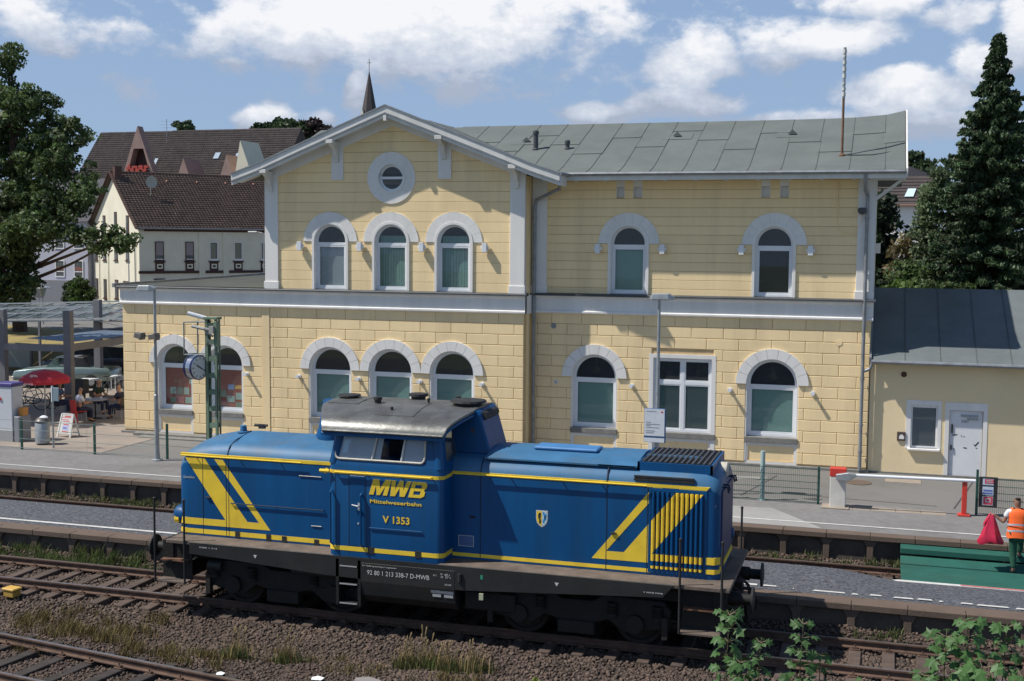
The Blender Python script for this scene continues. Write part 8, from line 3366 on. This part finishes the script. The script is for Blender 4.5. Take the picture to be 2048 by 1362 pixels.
tufts = [(-11.15, 19.35, .6, 6, 'straw', 'dry grass tuft with two bent seed heads, left of the cab steps'), (-10.2, 19.55, .65, 5, 'straw', 'slender grass tuft with upright seed heads below the cab steps'), (-8.15, 20.25, .62, 5, 'straw', 'grass tuft with dark seed heads below the tank lettering'), (-7.75, 20.35, .7, 7, 'straw', 'tallest grass tuft with drooping seed heads under the tank'), (-7.35, 20.3, .55, 9, 'straw', 'dense golden grass tuft under the tank, fourth from the left'), (-6.85, 20.35, .62, 4, 'straw', 'grass tuft with two leaning seed heads, rightmost under the tank')]
for i, (x, y, h, ns, m_, lab) in enumerate(tufts):
    t = thing('grass_tuft', lab, 'grass', (x, y, -.3), group='grass tufts between the tracks')
    blades('grass_blades', x, y, 260, .26, .10, M['weed'], t, 40 + i, .007)
    blades('dry_blades', x, y, 130, .42, .10, M['straw'], t, 60 + i, .005)
    for k in range(ns):
        r = random.Random(100 + i * 20 + k)
        q = MB()
        x0, y0 = x + r.uniform(-.14, .14), y + r.uniform(-.08, .08)
        hh, ld, la = h * r.uniform(.7, 1.15), r.uniform(.02, .16), r.choice((-1, 1, 1))
        pts = [(x0 + la * ld * g ** 2, y0, bedz(x0, y0) + hh * g) for g in (0, .35, .7, .85, .95, 1.0)]
        q.tube(pts, [.006, .005, .004, .015, .016, .004], 5)
        q.build('seed_stalk', M['straw'], t)


def ground_cover(name, regs, n, h, m, lab, cat, seed, wid=.006):
    """tufts scattered through rectangles joined to one uncountable mass"""
    r = np.random.default_rng(seed)
    obs_ = []
    vs_, fs_, off = [], [], 0
    for (x0, x1, y0, y1, k, hs) in regs:
        for _ in range(k):
            cx_, cy_ = r.uniform(x0, x1), r.uniform(y0, y1)
            o = blades('tmp', cx_, cy_, n, h * hs, .07, m, None, int(r.integers(1e6)), wid, .6)
            me = o.data
            v = np.empty(len(me.vertices) * 3)
            me.vertices.foreach_get('co', v)
            f = np.empty(len(me.loops), dtype=np.int64)
            me.loops.foreach_get('vertex_index', f)
            vs_.append(v.reshape(-1, 3))
            fs_.append(f.reshape(-1, 4) + off)
            off += len(me.vertices)
            bpy.data.objects.remove(o)
            bpy.data.meshes.remove(me)
    o = fast_mesh(name, np.concatenate(vs_), np.concatenate(fs_), m)
    return tag(o, lab, cat, kind='stuff')


ground_cover('weeds', [(-20.6, -18.4, 23.6, 24.05, 30, .9), (-18.6, -16.9, 23.5, 24.05, 40, 1.2), (-16.7, -15.7, 23.6, 24.05, 9, 1.2), (-24.5, -18, 29.0, 29.55, 50, .7), (-18, -14.6, 29.1, 29.55, 14, .5), (-2.8, .5, 29.1, 29.55, 30, .6), (-1.6, 1.3, 23.6, 24.05, 9, .6), (-5.6, -4.2, 18.7, 19.3, 14, .8)], 26, .28, M['weed'], 'green weeds growing along the foot of the platform edges', 'weeds', 71, .009)
ground_cover('dry_weeds', [(-16.6, -13.4, 19.2, 21.0, 75, 1), (-13.4, -11.0, 18.6, 19.6, 34, .8), (-16.2, -14.8, 18.3, 18.9, 10, .9), (-11.5, -6, 19.2, 20.2, 26, .7), (-24, -15, 28.95, 29.5, 18, .8)], 45, .24, mat('olive_straw', (.17, .13, .045), .9, .25, 8), 'thin straw-coloured dry weeds on the ballast between the tracks', 'weeds', 72, .0045)
bush('low_shrub', 'low bright green and yellow plant on the ballast at the bottom edge', [(-4.9, 18.9, -.12, .45, .25, .16), (-5.3, 19.0, .02, .18, .18, .16), (-4.5, 18.85, -.10, .30, .2, .14)], 40, 26, .045, leafmat('lime_leaf', (.20, .24, .04)), 'shrub', .10, 74, base=-.35)


def maple_leaf(b, c, d, n, s_):
    """one lobed leaf: c base point, d direction, n normal"""
    d, n = d.normalized(), n.normalized()
    w = d.cross(n).normalized()
    out = [(0, 0), (.18, -.42), (.30, -.20), (.62, -.50), (.60, -.24), (1.0, 0), (.60, .24), (.62, .50), (.30, .20), (.18, .42)]
    base = len(b.v)
    b.v.append(tuple(c + d * .32 * s_ + n * .06 * s_))
    for a, e in out:
        b.v.append(tuple(c + (d * a + w * e) * s_ - n * (.45 * (a - .3) ** 2 * (1 if a > .3 else .3) - .18 * abs(e) + .5 * e * e) * s_))
    for i in range(len(out)):
        b.f.append([base, base + 1 + i, base + 1 + (i + 1) % len(out)])
        b.m.append(0)


def sapling(x, y, z0, z1, label, nw, ls, seed, bend=0.0):
    r = random.Random(seed)
    t = thing('maple_sapling', label, 'sapling', (x, y, z0), group='maple saplings in the foreground')
    q = MB()
    stem = [Vector((x + bend * g * g + .02 * math.sin(7 * g), y, z0 + (z1 - z0) * g)) for g in [k / 8 for k in range(9)]]
    q.tube(stem, [.014 - .010 * k / 8 for k in range(9)], 6)
    nw += 2
    for w_ in range(nw):
        g = 1 - (nw - 1 - w_) * .115 / (z1 - z0)
        k = min(7, int(g * 8))
        c = stem[k].lerp(stem[min(8, k + 1)], g * 8 - k if g < 1 else 1)
        nl = 6 if w_ < nw - 1 else 8
        for j in range(nl):
            a = math.pi * (w_ % 2) / 2 + 2 * math.pi * j / nl + r.uniform(-.3, .3)
            L = r.uniform(.05, .11) * (1.3 - .6 * g) * ls / .13
            d = Vector((math.cos(a), math.sin(a), r.uniform(.1, .6)))
            tip = c + d.normalized() * L
            q.tube([c, tip], .0028, 4)
            lb = MB()
            dd = Vector((math.cos(a), math.sin(a), r.uniform(-1.3, .1)))
            nn = Vector((math.cos(a) * .5, math.sin(a) * .5 - .5, 1 + r.uniform(-.9, .5))) + Vector((r.uniform(-.5, .5), r.uniform(-.5, .5), 0))
            maple_leaf(lb, tip, dd, nn, ls * r.uniform(.7, 1.15) * (1.1 - .35 * g))
            lb.build('leaf', M['leaf_maple'], t, fix=False)
    q.build('stem', flat('sapling_stem', (.10, .08, .04)), t, smooth=True)
    return t


# saplings on the bank below the bridge, near the camera
SAPLINGS = [(-1.16, 4.34, 10, .145, 5, 0, 'maple sapling with drooping glossy leaves in front of the locomotive end'), (-.90, 4.13, 10, .115, 4, 0, 'small maple sapling between the two leftmost taller ones'), (-.60, 4.32, 10, .13, 4, .04, 'maple sapling with a bare stem below its leafy top, third from the left'), (-.42, 4.04, 10.1, .12, 4, .0, 'low maple sapling leaning over the near rail, fourth from the left'),
            (.70, 4.46, 10, .15, 6, 0, 'tallest light green maple sapling at the lower right'), (.97, 4.42, 10.1, .145, 5, .02, 'light green maple sapling at the right edge of the clump'), (.56, 4.33, 10, .15, 5, -.02, 'light green maple sapling at the left edge of the right clump'), (.80, 4.17, 9.8, .20, 5, 0, 'low maple sapling with the broadest leaves in the right clump'), (1.10, 4.10, 9.9, .14, 4, 0, 'lowest maple sapling in the lower right corner'),
            (-.05, 3.87, 10, .12, 3, 0, 'short maple sapling tip poking up between the two clumps'), (-1.05, 3.98, 9.9, .13, 4, 0, 'low leafy maple shoot beneath the leftmost sapling'), (.38, 4.0, 10, .13, 4, 0, 'low maple shoot left below the right clump')]
for i, (px_, topy, yy, ls, nw, bend, lab) in enumerate(SAPLINGS):
    sapling(px_, yy, -.25, topy, lab, nw, ls, 200 + i, bend)

t = thing('marker_box', 'small yellow cover box on the ballast at the left edge', 'box', (-17.3, 21.0, -.25))
b = MB()
b.cbox((-17.55, 21.2, -.12), (.30, .22, .14), Matrix.Rotation(R(-8), 3, 'Z'))
b.build('box_body', flat('box_ochre', (.38, .24, .05)), t, bevel=.02)
b = MB()
b.cbox((-17.55, 21.2, -.02), (.34, .26, .05), Matrix.Rotation(R(-8), 3, 'Z'))
b.build('box_lid', flat('box_yellow', (.55, .34, .07)), t, bevel=.015)
for i, (x, y, s_, lab) in enumerate(((-8.35, 18.95, .10, 'flat pale grey stone slab on the ballast below the grass tufts'), (-9.15, 18.65, .05, 'scrap of white paper lying on the ballast at the bottom'), (-10.9, 18.4, .035, 'small white paper scrap at the bottom left of the ballast'))):
    b = MB()
    z = bedz(x, y) + .03
    b.add([(x - s_ * 2.2, y - s_, z), (x + s_ * 1.6, y - s_ * 1.2, z + .01), (x + s_ * 2.2, y + s_ * .6, z + .03), (x - s_ * .6, y + s_ * 1.4, z + .035), (x - s_ * 2.4, y + s_ * .4, z + .02)], [(0, 1, 2, 3, 4)])
    if i == 0:
        b = MB()
        b.prism_xy([(x - s_ * 2.2, y - s_), (x + s_ * 1.6, y - s_ * 1.2), (x + s_ * 2.4, y + s_ * .6), (x - s_ * .6, y + s_ * 1.6), (x - s_ * 2.4, y + s_ * .4)], z - .08, z + .02)
    tag(b.build('stone_slab' if i == 0 else 'paper_scrap', flat('pale_stone', (.24, .22, .21)) if i == 0 else M['pvc'], fix=(i == 0)), lab, 'stone' if i == 0 else 'paper')
